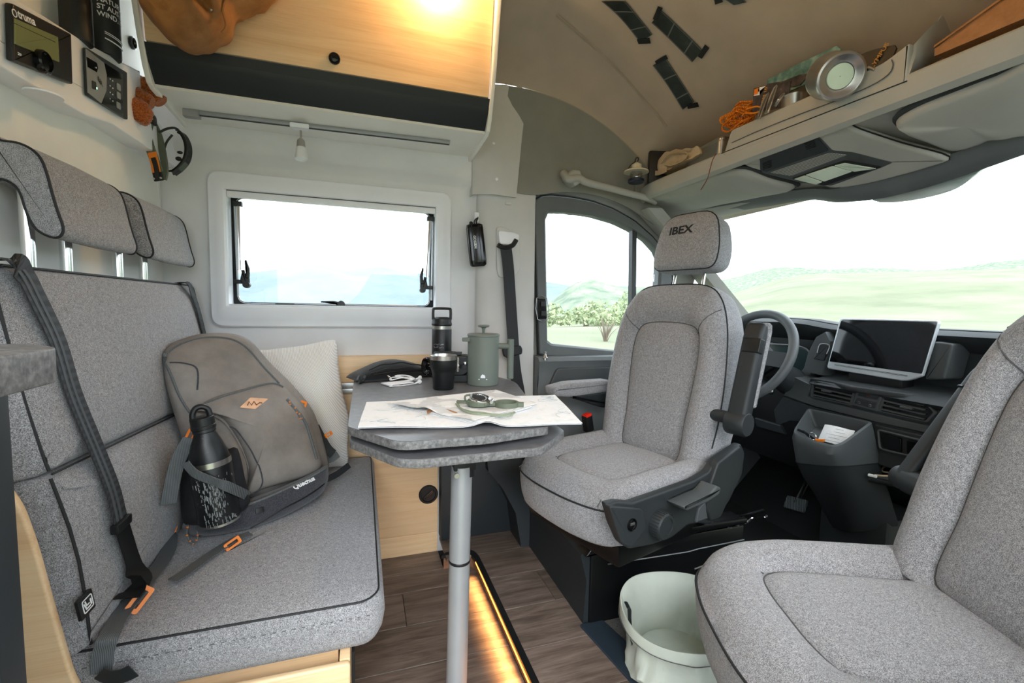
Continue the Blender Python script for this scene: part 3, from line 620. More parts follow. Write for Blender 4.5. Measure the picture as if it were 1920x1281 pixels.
# two cans on the console
c = V3((-0.63,1.398,1.68)); 
def can(name, label, p, r, h, m, z0):
    t = thing(name, label, 'can', (p[0], p[1], z0)); bm = nb(); lathe(bm, [(r*.96, 0), (r, .004), (r, h-.012), (r*.95, h-.004), (r*.9, h)], (p[0], p[1], z0), n=36); b = obj('can_body', bm, m, t); return t, b
t1, b1 = can('aerosol_can', 'black aerosol can with a silver rim on the wall console, behind the heater display', (-.612, 1.345), .029, .108, 'black', 1.632)
bm = nb(); lathe(bm, [(.0295, .108), (.0295, .116), (.026, .119), (.022, .128), (.012, .135)], (-.612, 1.345, 1.632), n=32); obj('rim', bm, 'chrome', t1)
t2_, b2 = can('printed_can', 'dark grey tall can printed with white words on the wall console, beside the aerosol can', (-.617, 1.478), .034, .185, 'fascia', 1.664)
T = bvh(b2); dn_ = Vector((.62, -.78, 0)); ux = Vector((.78, .62, 0))
for s_, (dx, dz) in (('NATUR.', (-.008, .118)), ('ST AUS', (-.008, .101)), ('WIND.', (-.008, .084))):
    text('can_print', s_, .0165, base(Vector((-.617, 1.478, 1.664+dz))+dn_*.04+ux*(dx-.012), ux, (0, 0, 1), dn_), 'white_ink', t2_, onto=T, wide=.85, bold=.0003)
for s_, dz in (('WIR', .112), ('BLEI', .098), ('DEN', .084)):
    text('can_print', s_, .0125, base(Vector((-.617, 1.478, 1.664+dz))+Vector((.97, -.1, 0))*.04+Vector((.2, 1, 0))*-.004, (.12, .99, 0), (0, 0, 1), Vector((.99, -.12, 0))), 'grey_ink', t2_, onto=T, wide=.8)
for dz in (.046, .050, .034):
    bm = nb(); tube(bm, [(-.617+.0345*cos(a), 1.478+.0345*sin(a), 1.664+dz-.006*cos(a*1.3)) for a in [radians(x) for x in range(-65, 40, 7)]], .0009 if dz > .04 else .0016, 5); obj('can_line', bm, 'white_ink', t2_)

# rust-coloured knitted hat hanging off the console end
ht = thing('knitted_hat', 'rust orange ribbed knit hat stuffed between wall console and overhead cabinet', 'hat', (-0.605,1.63,1.567))
for P, r0 in (([(-0.652,1.66,1.672),(-0.626,1.66,1.673),(-0.6,1.66,1.669),(-0.575,1.66,1.649),(-0.562,1.66,1.635)], .026), ([(-0.635,1.62,1.628),(-0.614,1.62,1.629),(-0.592,1.62,1.623),(-0.569,1.62,1.616)], .023), ([(-0.623,1.6,1.596),(-0.608,1.6,1.592),(-0.593,1.6,1.583),(-0.594,1.6,1.565),(-0.599,1.6,1.551)], .026)):
    bm = nb(); PP_ = smooth_path(P, 10); tube(bm, PP_, lambda q: r0*(.55+.6*sin(pi*min(1, .12+.8*q)))*(1+.05*sin(q*70)), 18, cap=True); obj('knit_fold', bm, 'knit', ht, sharp=80)
# folded strap with orange patch
st = thing('neck_strap', 'grey green padded strap with orange patch hanging from the wall console corner', 'strap', (-0.613,1.74,1.437))
bm = nb(); ribbon(bm, [(-0.604,1.7,1.598),(-0.614,1.7,1.556),(-0.609,1.7,1.515),(-0.598,1.7,1.476),(-0.589,1.7,1.442)], .026, .006, (.95, -.3, .12), 5); obj('front_band', bm, 'olive', st)
bm = nb(); ribbon(bm, [(-0.614,1.735,1.603),(-0.599,1.735,1.567),(-0.589,1.735,1.517),(-0.584,1.735,1.459),(-0.589,1.735,1.427)], .020, .006, (.9, -.35, .1), 5); obj('rear_band', bm, 'olive', st)
bm = nb(); ribbon(bm, [(-0.601,1.692,1.496),(-0.595,1.692,1.465),(-0.591,1.692,1.435)], .024, .004, (.95, -.3, .12), 4); pt = obj('leather_patch', bm, 'orange', st)
bm = nb(); ribbon(bm, [(-0.597,1.687,1.479),(-0.591,1.687,1.454),(-0.586,1.687,1.414)], .013, .003, (.95, -.3, .12), 4); obj('patch_inlay', bm, 'black', pt)
bm = nb(); ribbon(bm, [(-0.589,1.69,1.437),(-0.585,1.69,1.413)], .026, .006, (.95, -.3, .12), 3); e_ = obj('end_cap', bm, 'rubber', st)
for p in [(-0.595,1.682,1.416),(-0.577,1.682,1.42)]:
    bm = nb(); lathe(bm, [(.003, 0), (.003, .003)], p, (0, -1, 0), 10); obj('rivet', bm, 'steel', e_)
bm = nb(); slab(bm, rpoly([(-.02, -.016), (.018, -.02), (.016, .010), (.0, .024), (-.014, .016)], .008), base((-0.607,1.7,1.598), (1, 0, 0), (0, 0, 1), (0, -1, 0)), -.012, .02, .006); obj('strap_head', bm, 'black', st)
# sunglasses hooked on the console end, folded temples
sg = thing('sunglasses', 'black wraparound sunglasses hanging beside the grey green strap', 'sunglasses', (-0.561,1.76,1.515))
P = [(-0.554,1.76,1.59),(-0.54,1.76,1.58),(-0.529,1.76,1.555),(-0.527,1.76,1.527),(-0.534,1.76,1.498),(-0.551,1.76,1.473),(-0.57,1.76,1.455)]
bm = nb(); ribbon(bm, P, .030, .004, (-.35, -.9, 0), 5); obj('lens_front', bm, 'gloss', sg)
bm = nb(); tube(bm, [V3(p)+Vector((0, -.014, 0)) for p in P], .0032, 6, k=5); tube(bm, [V3(p)+Vector((-.006, .016, 0)) for p in P], .0032, 6, k=5); obj('frame_rim', bm, 'black', sg)
bm = nb(); tube(bm, [(-0.594,1.73,1.568),(-0.574,1.73,1.582),(-0.554,1.73,1.588),(-0.542,1.73,1.583)], .0035, 6, k=4); obj('temple', bm, 'black', sg)
bm = nb(); tube(bm, [(-0.572,1.77,1.578),(-0.589,1.77,1.551),(-0.597,1.77,1.517),(-0.595,1.77,1.484),(-0.589,1.77,1.464),(-0.566,1.77,1.469)], .0032, 6, k=4); obj('temple', bm, 'black', sg)
bm = nb(); ellipsoid(bm, (-0.547,1.75,1.52), (.008, .006, .005)); ellipsoid(bm, (-0.551,1.75,1.5), (.009, .006, .007)); obj('nose_pads', bm, 'black', sg)

# ------------------------------------------------------------------ oak side cabinet below the window
sc_ = thing('side_cabinet', 'light oak side cabinet along the wall under the window, behind bench and table', 'cabinet', (-.17, 1.88, 0))
bm = nb(); box(bm, -.655, .302, 1.868, 1.896, .735, .846, .002); obj('top_board', bm, 'oak', sc_)
bm = nb(); box(bm, -.655, .302, 1.872, 1.896, .09, .734, .001); dd = obj('front_board', bm, 'oak', sc_)
bm = nb(); box(bm, -.655, .302, 1.876, 1.896, 0, .087, .001); obj('plinth', bm, 'oak', sc_)
bm = nb(); kc = V3((0.262,1.872,0.257)); lathe(bm, [(.040, 0), (.040, .004), (.036, .007), (.031, .007), (.029, .003), (.001, .003)], kc, (0, -1, 0), 36); kk = obj('finger_pull', bm, 'black', dd)
bm = nb(); slab(bm, rpoly([(-.026, -.006), (.026, -.006), (.026, .006), (-.026, .006)], .005), base(kc+Vector((0, -.003, 0)), (.8, 0, .6), (-.6, 0, .8), (0, -1, 0)), 0, .006, .002); obj('pull_bar', bm, 'gloss', kk)
bm = nb()
box(bm, -.16, .30, 1.848, 1.868, .702, .722, .004); box(bm, -.16, .30, 1.852, 1.868, .722, .745, .006); obj('table_rail', bm, 'alu', sc_)

# ------------------------------------------------------------------ kitchen counter at the left edge
kt = thing('kitchen_counter', 'blurred grey worktop end on dark frame at the left picture edge', 'counter', (-.5, .6, 0))
bm = nb(); slab(bm, rpoly([(-.62, .30), (-.262, .30), (-.268, .535), (-.31, .58), (-.62, .58)], .02), XY, .972, 1.004, .002); obj('worktop', bm, 'tableedge', kt)
bm = nb(); box(bm, -.60, -.330, .54, .575, .0, .971, .003); obj('corner_post', bm, 'fascia', kt)
bm = nb(); box(bm, -.60, -.345, .33, .545, .0, .960); obj('carcass', bm, 'fascia', kt)
bm = nb(); box(bm, -.344, -.330, .33, .54, .93, .971, .002); obj('top_rail', bm, 'dashlight', kt)
bm = nb(); box(bm, -.344, -.338, .33, .53, .03, .925, .003); obj('door', bm, 'black', kt)

# ------------------------------------------------------------------ bench
bn = thing('double_bench', 'grey melange double bench seat with black piping on a light oak base', 'bench', (-.25, 1.4, 0))
KO = Vector((-.455, 0, .46)); KU = Vector((0, 1, 0)); KV = Vector((-.1468, 0, .9892)); KN = Vector((.9892, 0, .1468))
K = lambda u, v, d=0: KO+KU*u+KV*v+KN*d
def pad(bm, pts2, fn, prof, bulge=None, r=.03, n=6):
    """cushion: outline lofted through (inset, depth) steps, closed by a crowned face"""
    O = rpoly(pts2, r, n); c = sum(O, Vector((0, 0)))/len(O); m = len(O)
    nr = []
    for i in range(m):
        d = (O[(i+1) % m]-O[i-1]); d = d.normalized() if d.length > 1e-9 else Vector((1, 0)); q = Vector((d.y, -d.x)); nr.append(q if q.dot(O[i]-c) > 0 else -q)
    rings = []
    for ins, d in prof:
        rr = []
        for p, q in zip(O, nr):
            w = p-q*min(ins, .03); w = w if ins <= .03 else c+(w-c)*(1-(ins-.03))
            rr.append(V3(fn(w.x, w.y, d+(bulge(w.x, w.y) if bulge else 0))))
        rings.append(rr)
    return loft(bm, rings)
CR = [(0, 0), (.006, .0012), (.015, .003), (.10, .0075), (.25, .011), (.45, .0135), (.7, .015), (.9, .015)]
# base
bm = nb(); slab(bm, rpoly([(-.645, 0), (-.03, 0), (-.025, .345), (-.40, .349), (-.440, .375), (-.458, .42), (-.480, .55), (-.497, .66), (-.515, .74), (-.56, .80), (-.645, .81)], [0, .01, .01, .12, .08, .1, .1, .1, .1, .05, 0], 5), XZ, .896, .910, .004); obj('base_side', bm, 'oak', bn)
bm = nb(); box(bm, -.046, -.026, .912, 1.84, 0, .345, .002); obj('base_front', bm, 'oak', bn)
bm = nb(); box(bm, -.62, -.05, .955, 1.84, 0, .34); obj('base_core', bm, 'oak', bn)
bm = nb(); box(bm, -.024, -.018, .945, .985, .0, .33, .002); obj('base_seal', bm, 'rubber', bn)
# seat cushion
bm = nb(); so = [(-.54, .918), (.012, .918), (.040, .95), (.040, 1.85), (-.54, 1.85)]
pad(bm, so, XY, [(.2, .350), (.03, .350), (.010, .355), (.001, .372), (-.004, .40), (-.002, .430), (.006, .446), (.012, .4505)]+[(.012+a, .4505+b) for a, b in CR[1:]], r=[.02, .05, .05, .03, .02])
seat = obj('seat_cushion', bm, 'grey', bn, sharp=50)
bm = nb(); tube(bm, [(p.x, p.y, .4475) for p in rpoly([(-.53, .926), (.006, .926), (.031, .955), (.031, 1.845), (-.53, 1.845)], [.02, .045, .045, .02, .02])], .0025, 6, True); obj('piping', bm, 'piping', seat)
bm = nb(); P = [(-.47+.0085*i, .9135, .425) for i in range(58)]
for p in P[::2]: tube(bm, [p, (p[0]+.006, p[1], p[2])], .0008, 4)
obj('stitching', bm, 'greyseam', seat)
# backrest: upper and lower pads
bul = lambda u, v: .020*math.exp(-((v-.16)/.17)**2)
S0, S1 = .300, .262     # seam heights at the near and the far end
for nm, po in (('backrest_lower', [(.915, -.01), (1.846, -.01), (1.846, S1), (.922, S0)]), ('backrest_upper', [(.922, S0+.003), (1.846, S1+.003), (1.85, .655), (.922, .655)])):
    bm = nb(); pad(bm, po, K, [(.2, -.095), (.03, -.095), (.008, -.088), (.0, -.075), (-.002, -.04), (.0, -.016), (.006, -.004), (.014, .002)]+[(.014+a, .002+b) for a, b in CR[1:]], bul, r=[.008, .008, .02, .02] if 'lower' in nm else [.008, .008, .05, .05])
    br = obj(nm, bm, 'grey', bn, sharp=50)
    bm = nb(); q = [(.928, -.005), (.928, S0-.005)] if 'lower' in nm else [(.931, S0+.008), (.931, .45), (.931, .60), (.936, .632), (.955, .646), (1.0, .648), (1.3, .648), (1.6, .648), (1.78, .648), (1.825, .644), (1.838, .63), (1.84, .59), (1.84, .45), (1.84, S1+.01)]
    tube(bm, [K(u, v, .0005+bul(u, v)) for u, v in smooth_path([(a, b, 0) for a, b in q], 5) for u, v in ((u, v),)] if False else [K(p.x, p.y, .0005+bul(p.x, p.y)) for p in smooth_path([(a, b, 0) for a, b in q], 6)], .0024, 6); obj('piping', bm, 'piping', br)
bm = nb(); tube(bm, [K(.93+.91*i/30, S0+.0015+(S1-S0)*i/30, .002+bul(.93, .29)) for i in range(31)], .0018, 6); obj('seam', bm, 'piping', bn)
bm = nb(); cyl(bm, (-.62, .95, .0), (-.62, .95, .01), .01); bm.free()
# headrests with posts
hp_ = [(-0.65,1.1,1.342),(-0.621,1.1,1.334),(-0.599,1.1,1.333),(-0.58,1.1,1.325),(-0.566,1.1,1.309),(-0.558,1.1,1.282),(-0.552,1.1,1.248),(-0.545,1.1,1.214),(-0.538,1.1,1.185),(-0.541,1.1,1.17),(-0.55,1.1,1.164),(-0.563,1.1,1.167),(-0.577,1.1,1.177),(-0.587,1.1,1.196),(-0.593,1.1,1.217),(-0.597,1.1,1.237),(-0.603,1.1,1.252),(-0.613,1.1,1.261),(-0.624,1.1,1.265),(-0.654,1.1,1.267)]
hpx = [(max(-.642, p[0]), p[2]) for p in hp_]
def headrest(y0, y1, posts):
    bm = nb(); O = smooth_path([(x, z, 0) for x, z in hpx], 3, True); c = sum(O, Vector())/len(O)
    bx = lambda f, y: [V3((c.x+(p.x-c.x)*f+0, y, c.y+(p.y-c.y)*f)) for p in O]
    m = len(O); nr = []
    for i in range(m):
        d = (O[(i+1) % m]-O[i-1]).normalized(); nr.append(Vector((-d.y, d.x)))
    ins = lambda k, y: [V3((p.x+q.x*k, y, p.y+q.y*k)) for p, q in zip(O, nr)]
    e = []
    s = 1 if sum(O[i-1].x*O[i].y-O[i].x*O[i-1].y for i in range(m)) > 0 else -1
    A = [(.006, 0), (.002, .002), (0, .007), (-.002, .04)]
    rings = [ins(s*k, y0+d) for k, d in A]+[ins(-s*.004, (y0+y1)/2)]+[ins(s*k, y1-d) for k, d in A[::-1]]
    vs = [[bm.verts.new(p) for p in r] for r in rings]
    for P, Q in zip(vs, vs[1:]):
        for i in range(m): bm.faces.new((P[i], P[(i+1) % m], Q[(i+1) % m], Q[i]))
    bm.faces.new(vs[0]); bm.faces.new(vs[-1])
    h = obj('headrest', bm, 'grey', bn, sharp=50)
    for y in (y0+.003, y1-.003):
        bm = nb(); tube(bm, ins(0, y), .0024, 6, True); obj('piping', bm, 'piping', h)
    for y, x_ in posts:
        bm = nb(); cyl(bm, (x_, y, 1.08), (x_, y, 1.25), .0105, n=16); obj('post', bm, 'chrome', h)
headrest(1.10, 1.405, ((1.118, -.60), (1.235, -.60), (1.40, -.578))); headrest(1.495, 1.82, ((1.598, -.60),))
# label tag
(tu, tv), = [(0.908,0.077)]; tg = K(tu, tv, .006+bul(tu, tv)+.006)
bm = nb(); fn = base(tg, KU, KV, KN); slab(bm, rpoly([(-.019, -.017), (.021, -.017), (.021, .017), (-.019, .017)], .002), fn, -.006, .0, .001); tg_ = obj('label_tag', bm, 'black', bn)
bm = nb(); ringplate(bm, rpoly([(-.012, -.011), (.016, -.011), (.016, .011), (-.012, .011)], .004), rpoly([(-.0105, -.0095), (.0145, -.0095), (.0145, .0095), (-.0105, .0095)], .003), fn, 0, .0008)
slab(bm, [(-.005, .007), (-.003, .0075), (-.001, 0), (.006, .0), (.006, -.002), (-.003, -.002)], fn, 0, .0008); slab(bm, [(-.009, .005), (-.007, .005), (-.003, -.005), (.008, -.005), (.008, -.007), (-.005, -.007)], fn, 0, .0008); slab(bm, rpoly([(.009, -.006), (.012, -.006), (.012, .004), (.009, .004)], .001), fn, 0, .0008); obj('seat_symbol', bm, 'white_ink', tg_)

# bench belts
def strap(name, pts2, w, label, d=.016, lower=None):
    t = thing(name, label, 'seat belt', K(*pts2[-1], d))
    f = lambda p: K(p[0], p[1], d+bul(p[0], p[1])+.004)
    pre = [K(pts2[0][0]-.012, pts2[0][1]-.004, -.05), K(pts2[0][0]-.006, pts2[0][1]+.004, -.012)]
    bm = nb(); ribbon(bm, pre+[f(p) for p in pts2], w, .0022, (0, 1, 0), 6); obj('webbing', bm, 'belt', t)
    for k in (-.26, .05):
        bm = nb(); ribbon(bm, [f((p[0]+w*k, p[1]))+KN*.0013 for p in pts2], w*.14, .0012, (0, 1, 0), 6); obj('belt_stripe', bm, 'beltline', t)
    return t, f
B1 = [(0.951,0.653),(0.973,0.631),(0.989,0.591),(1.014,0.515),(1.02,0.418),(1.032,0.311),(1.035,0.226),(1.03,0.161)]
b1, f1 = strap('bench_belt', B1, .046, 'wide black bench seat belt running down the near end of the backrest')
e = f1(B1[-1])
bm = nb(); box(bm, e.x-.006, e.x+.008, e.y-.028, e.y+.026, e.z-.012, e.z+.006, .003); obj('belt_slider', bm, 'black', b1)
bm = nb(); ribbon(bm, [e, e+Vector((.004, .012, -.05)), e+Vector((.014, .010, -.095)), e+Vector((.03, -.012, -.115)), e+Vector((.024, -.05, -.125))], .046, .0022, lambda q: (.0, 1, .2*q), 5); obj('lower_webbing', bm, 'black', b1)
B2 = [(1.725,0.648),(1.758,0.604),(1.776,0.547),(1.78,0.456),(1.752,0.35)]
strap('bench_belt', B2, .034, 'narrow black bench seat belt at the far end of the backrest, above the backpack')

def rest(p):    # soft things lie on the cushion and lean on the backrest
    p = V3(p); p.z = max(p.z, .467); q = p-KO; d = q.dot(KN); lim = .020+bul(q.dot(KU), q.dot(KV))
    return p+KN*(lim-d) if d < lim else p
# ------------------------------------------------------------------ white ribbed pillow
bm = nb(); o2 = [(-0.384,1.74,0.859),(-0.311,1.74,0.879),(-0.21,1.74,0.891),(-0.109,1.74,0.911),(-0.088,1.74,0.896),(-0.082,1.74,0.819),(-0.068,1.74,0.73),(-0.045,1.74,0.641),(-0.049,1.74,0.542),(-0.056,1.74,0.466),(-0.146,1.74,0.451),(-0.285,1.74,0.456),(-0.401,1.74,0.475),(-0.399,1.74,0.661)]
Q = smooth_path(o2, 4, True); c = sum(Q, Vector())/len(Q); Bk = Vector((.06, 1, .25)).normalized()
pr2 = lambda f, d: [rest(c+(p-c)*f-Bk*d+Bk*(.12*(p.z-c.z)*f)) for p in Q]
loft(bm, [pr2(.2, -.06), pr2(.6, -.05), pr2(.88, -.025), pr2(1, 0), pr2(.96, .012), pr2(.85, .032), pr2(.68, .05), pr2(.45, .062), pr2(.2, .066)])
obj('pillow', bm, 'pillow', label='white ribbed cotton pillow leaning behind the backpack on the bench', cat='pillow', sharp=80)

# ------------------------------------------------------------------ backpack
BO = Vector((-.27, 1.44, .46)); BU = Vector((.8645, .5026, 0)); BV = Vector((-.1878, .3231, .9275)); BN = Vector((.4662, -.8019, .3737))
B = lambda u, v, d=0: BO+BU*u+BV*v+BN*d
bp_ = thing('backpack', 'taupe hiking backpack with dark base and orange buckles leaning on the bench backrest', 'backpack', BO)
def wob(p, s=1): return s*(.004*sin(23*p.x+17*p.y)+.003*sin(41*p.y-19*p.x+1)+.0025*sin(60*p.x+2))
def puff(bm, pts2, steps, k=4, wb=1, cen=None):
    O = smooth_path([(a, b, 0) for a, b in pts2], k, True); c = cen or sum(O, Vector())/len(O); c = V3(c)
    def ring(f, d): return [rest(B(*((c+(p-c)*f).xy), d+wob(c+(p-c)*f, wb))) for p in O]
    return loft(bm, [ring(f, d) for f, d in steps])
main = [(-0.222,0.429),(-0.207,0.47),(-0.165,0.501),(-0.102,0.518),(-0.034,0.514),(0.022,0.475),(0.084,0.375),(0.145,0.285),(0.173,0.196),(0.181,0.107),(0.18,0.047),(0.138,0.025),(-0.031,0.019),(-0.134,0.029),(-0.187,0.06),(-0.185,0.149),(-0.193,0.221),(-0.207,0.324)]
bm = nb(); puff(bm, main, [(.5, -.085), (.8, -.075), (.93, -.04), (1, .0), (1, .04), (.97, .065), (.9, .085), (.78, .10), (.6, .112), (.4, .118), (.2, .12)]); mb = obj('main_compartment', bm, 'canvasgrey', bp_, sharp=80); MT = bvh(mb)
frontp = [(-0.164,0.283),(-0.139,0.305),(-0.094,0.319),(-0.026,0.332),(0.032,0.336),(0.072,0.31),(0.11,0.236),(0.125,0.162),(0.131,0.105),(0.127,0.061),(0.073,0.048),(-0.028,0.046),(-0.075,0.041),(-0.061,0.091),(-0.065,0.135),(-0.084,0.204),(-0.109,0.252),(-0.137,0.276)]
bm = nb(); puff(bm, frontp, [(1.0, .03), (1.0, .105), (.985, .122), (.95, .133), (.85, .142), (.65, .150), (.4, .155), (.2, .157)]); fp = obj('front_pocket', bm, 'canvasgrey', bp_, sharp=80); FT = bvh(fp)
sidep = [(-0.162,0.282),(-0.133,0.269),(-0.104,0.243),(-0.082,0.198),(-0.065,0.134),(-0.062,0.085),(-0.075,0.042),(-0.092,0.052),(-0.094,0.115),(-0.106,0.16),(-0.132,0.195),(-0.151,0.241)]
bm = nb(); puff(bm, sidep, [(1.0, .02), (1.0, .09), (.95, .115), (.75, .130), (.4, .136)]); obj('side_gusset', bm, 'canvasgrey', bp_, sharp=80)
basep = [(-0.21,0.01),(-0.184,0.023),(-0.128,0.022),(-0.064,0.03),(0.034,0.041),(0.142,0.065),(0.151,0.051),(0.141,0.017),(0.11,-0.014),(0.028,-0.037),(-0.063,-0.047),(-0.136,-0.038),(-0.191,-0.021)]
bm = nb(); puff(bm, basep, [(.9, -.06), (1.0, .0), (1.02, .07), (1.0, .11), (.94, .135), (.8, .15), (.5, .158), (.25, .16)], wb=.8); bs = obj('base_pocket', bm, 'canvasdark', bp_, sharp=80); BT = bvh(bs)
def on(T, u, v, h=.002):
    p = B(u, v, .3); hit = T.ray_cast(p, -BN, .6); return (hit[0]+BN*h) if hit[0] else B(u, v, .1)
def line_on(T, pts2, r, mat, name, par, h=.001, k=5):
    bm = nb(); tube(bm, [on(T, p.x, p.y, h) for p in smooth_path([(a, b, 0) for a, b in pts2], k)], r, 6); return obj(name, bm, mat, par)
line_on(MT, [(-0.209,0.447),(-0.201,0.395),(-0.188,0.336),(-0.171,0.284)], .0035, 'strapgrey', 'zip', bp_)
line_on(MT, [(-0.205,0.448),(-0.166,0.479),(-0.118,0.492),(-0.057,0.486),(-0.02,0.455),(0.02,0.39),(0.056,0.333)], .003, 'strapgrey', 'zip', bp_)
line_on(FT, [(-0.144,0.296),(-0.085,0.312),(-0.016,0.325),(0.03,0.329),(0.054,0.315)], .0028, 'strapgrey', 'zip', fp)
line_on(FT, [(0.056,0.277),(0.09,0.208),(0.103,0.149),(0.107,0.089)], .004, 'strapgrey', 'zip', fp)
line_on(MT, [(-0.198,0.424),(-0.167,0.416),(-0.145,0.396),(-0.151,0.339)], .0022, 'canvasdark', 'seam', bp_)
line_on(FT, [(-0.112,0.247),(-0.085,0.216),(-0.064,0.165),(-0.049,0.108),(-0.042,0.063),(-0.053,0.042)], .002, 'canvasdark', 'seam', fp)
line_on(BT, [(-0.163,0.015),(-0.072,0.018),(0.025,0.033),(0.13,0.057)], .004, 'strapgrey', 'zip', bs)
line_on(BT, [(-0.087,-0.041),(-0.019,-0.02),(0.055,-0.005),(0.114,0.015)], .002, 'black', 'seam', bs)
bm = nb(); L4 = [(-0.073,0.269),(-0.035,0.259),(0.003,0.283),(-0.041,0.294)]
fnp = lambda u, v, d: on(FT, u, v, .0015+d)
slab(bm, rpoly(L4, .003, 2), fnp, 0, .0015); lp = obj('leather_patch', bm, 'leather', fp)
bm = nb(); Z = [(-0.053,0.272),(-0.047,0.282),(-0.043,0.271),(-0.035,0.281),(-0.031,0.27),(-0.022,0.275),(-0.016,0.273)]
tube(bm, [on(FT, a, b, .0035) for a, b in Z], .0016, 5); obj('patch_mark', bm, 'leathermark', lp)
q0 = [(0.023,0.022),(0.086,0.033)]
qa = V3((q0[0][0], q0[0][1], 0)); qb = V3((q0[1][0], q0[1][1], 0)); qd = (qb-qa).normalized(); qo = on(BT, qa.x, qa.y, 0); qe = on(BT, qb.x, qb.y, 0); ud = (qe-qo).normalized()
text('brand_print', 'Quechua', (qe-qo).length*.27, base(qo, ud, (BV-ud*ud.dot(BV)).normalized(), BN), 'white_ink', bs, onto=BT, bold=.0007, h=.002)
bm = nb(); box(bm, -.012, .012, -.007, .007, -.002, .002, .001, Matrix.Translation(on(FT, *[(-0.105,0.232)][0], .002)) @ Matrix((BU, BV, BN)).transposed().to_4x4() @ Matrix.Rotation(radians(-50), 4, 'Z')); obj('fabric_loop', bm, 'black', bp_)
bm = nb(); box(bm, -.010, .010, -.007, .007, -.002, .002, .001, Matrix.Translation(on(BT, *[(-0.066,-0.005)][0], .002)) @ Matrix((BU, BV, BN)).transposed().to_4x4()); obj('fabric_loop', bm, 'black', bs)
# cord pulls
def cord(pts, par, r=.0026):
    bm = nb(); tube(bm, pts, r, 6, k=5); o = obj('cord_pull', bm, 'strapgrey', par)
    bm = nb(); P = smooth_path(pts, 5)
    for i in range(1, len(P)-1, 4): tube(bm, [P[i], P[i].lerp(P[i+1], .7)], r*1.12, 6)
    obj('cord_fleck', bm, 'orange', o); return o
cord([(-0.193,1.36,0.781),(-0.177,1.36,0.762),(-0.164,1.36,0.741),(-0.159,1.36,0.728)], fp); cord([(-0.191,1.36,0.778),(-0.172,1.36,0.75),(-0.163,1.36,0.73)], fp)
cord([(-0.398,1.24,0.514),(-0.401,1.24,0.491),(-0.394,1.24,0.472),(-0.387,1.24,0.463),(-0.392,1.24,0.453)], bp_); cord([(-0.383,1.24,0.51),(-0.379,1.24,0.488),(-0.382,1.24,0.473),(-0.391,1.24,0.458)], bp_)
# shoulder strap ends, buckles
def web(pts, w, side, par=bp_, m='strapgrey', nm='strap', t=.002): bm = nb(); ribbon(bm, pts, w, t, side, 6); return obj(nm, bm, m, par)
web([B(u, v, .06) for u, v in ()]+[V3(p) for p in [(-0.375,1.2,0.736),(-0.393,1.2,0.702),(-0.407,1.2,0.66),(-0.422,1.2,0.586)]], .030, BU)
web([V3(p) for p in [(-0.375,1.165,0.69),(-0.357,1.165,0.664),(-0.327,1.165,0.645),(-0.296,1.165,0.628)]]+[V3((-0.273,1.26,0.563))], .022, (.1, -.3, 1))
web([(-0.478,1.344,0.475),(-0.435,1.235,0.475),(-0.42,1.138,0.475),(-0.423,1.025,0.475),(-0.42,0.954,0.475),(-0.412,0.906,0.475)]+[(-0.419,0.905,0.451),(-0.424,0.905,0.417)], .030, lambda q: (.8, .5-.4*q, 0))
web([V3(p) for p in [(-0.266,1.239,0.475),(-0.295,1.215,0.475),(-0.329,1.156,0.475),(-0.357,1.094,0.475),(-0.372,1.067,0.475)]], .026, (.35, .9, 0))
web([(-0.42,0.893,0.426),(-0.406,0.893,0.415),(-0.389,0.893,0.413),(-0.373,0.893,0.418)], .030, (.1, -.25, 1), m='trimplastic')
web([B(u, v, .03) for u, v in [(0.15,0.2),(0.176,0.134),(0.192,0.084),(0.229,0.093)]], .022, (BU*.3+BV))
web([B(u, v, .02) for u, v in [(0.155,0.022),(0.214,0.031),(0.264,0.05)]], .020, BV, m='black')
web([B(u, v, .04) for u, v in [(0.166,0.195),(0.19,0.124),(0.208,0.096)]], .03, BU, m='trimplastic')
def buckle(p, ang, s=1., par=bp_):
    bm = nb(); mt = Matrix.Translation(V3(p)) @ Matrix((BU, BV, BN)).transposed().to_4x4() @ Matrix.Rotation(radians(ang), 4, 'Z')
    o = rpoly([(-.018*s, -.009*s), (.018*s, -.009*s), (.018*s, .009*s), (-.018*s, .009*s)], .004*s); i = rpoly([(-.012*s, -.004*s), (.012*s, -.004*s), (.012*s, .004*s), (-.012*s, .004*s)], .002*s)
    ringplate(bm, o, i, lambda u, v, d: mt @ Vector((u, v, d)), -.003, .003); return obj('buckle', bm, 'orange', par)
buckle((-0.4,1.28,0.72), 60); buckle((-0.45,1.3,0.492), 70, 1.2); buckle((-0.294,1.191,0.478), 20); buckle((-0.404,1.002,0.482), 45, 1.3); buckle((-0.175,1.5,0.732), 60, 1.1); buckle((-0.104,1.55,0.628), 20, .7)
# mesh side pocket holding the bottle
pk = [(-0.197,0.194),(-0.174,0.159),(-0.143,0.149),(-0.104,0.168),(-0.094,0.154),(-0.089,0.083),(-0.085,0.02),(-0.115,-0.001),(-0.151,-0.008),(-0.195,0.003),(-0.214,0.022),(-0.213,0.078)]
bm = nb(); puff(bm, pk, [(1.0, .04), (1.02, .10), (1.0, .150), (.93, .178), (.8, .192), (.55, .2), (.25, .202)], wb=.4); pkt = obj('mesh_pocket', bm, 'mesh', bp_, sharp=80)
PT = bvh(pkt)
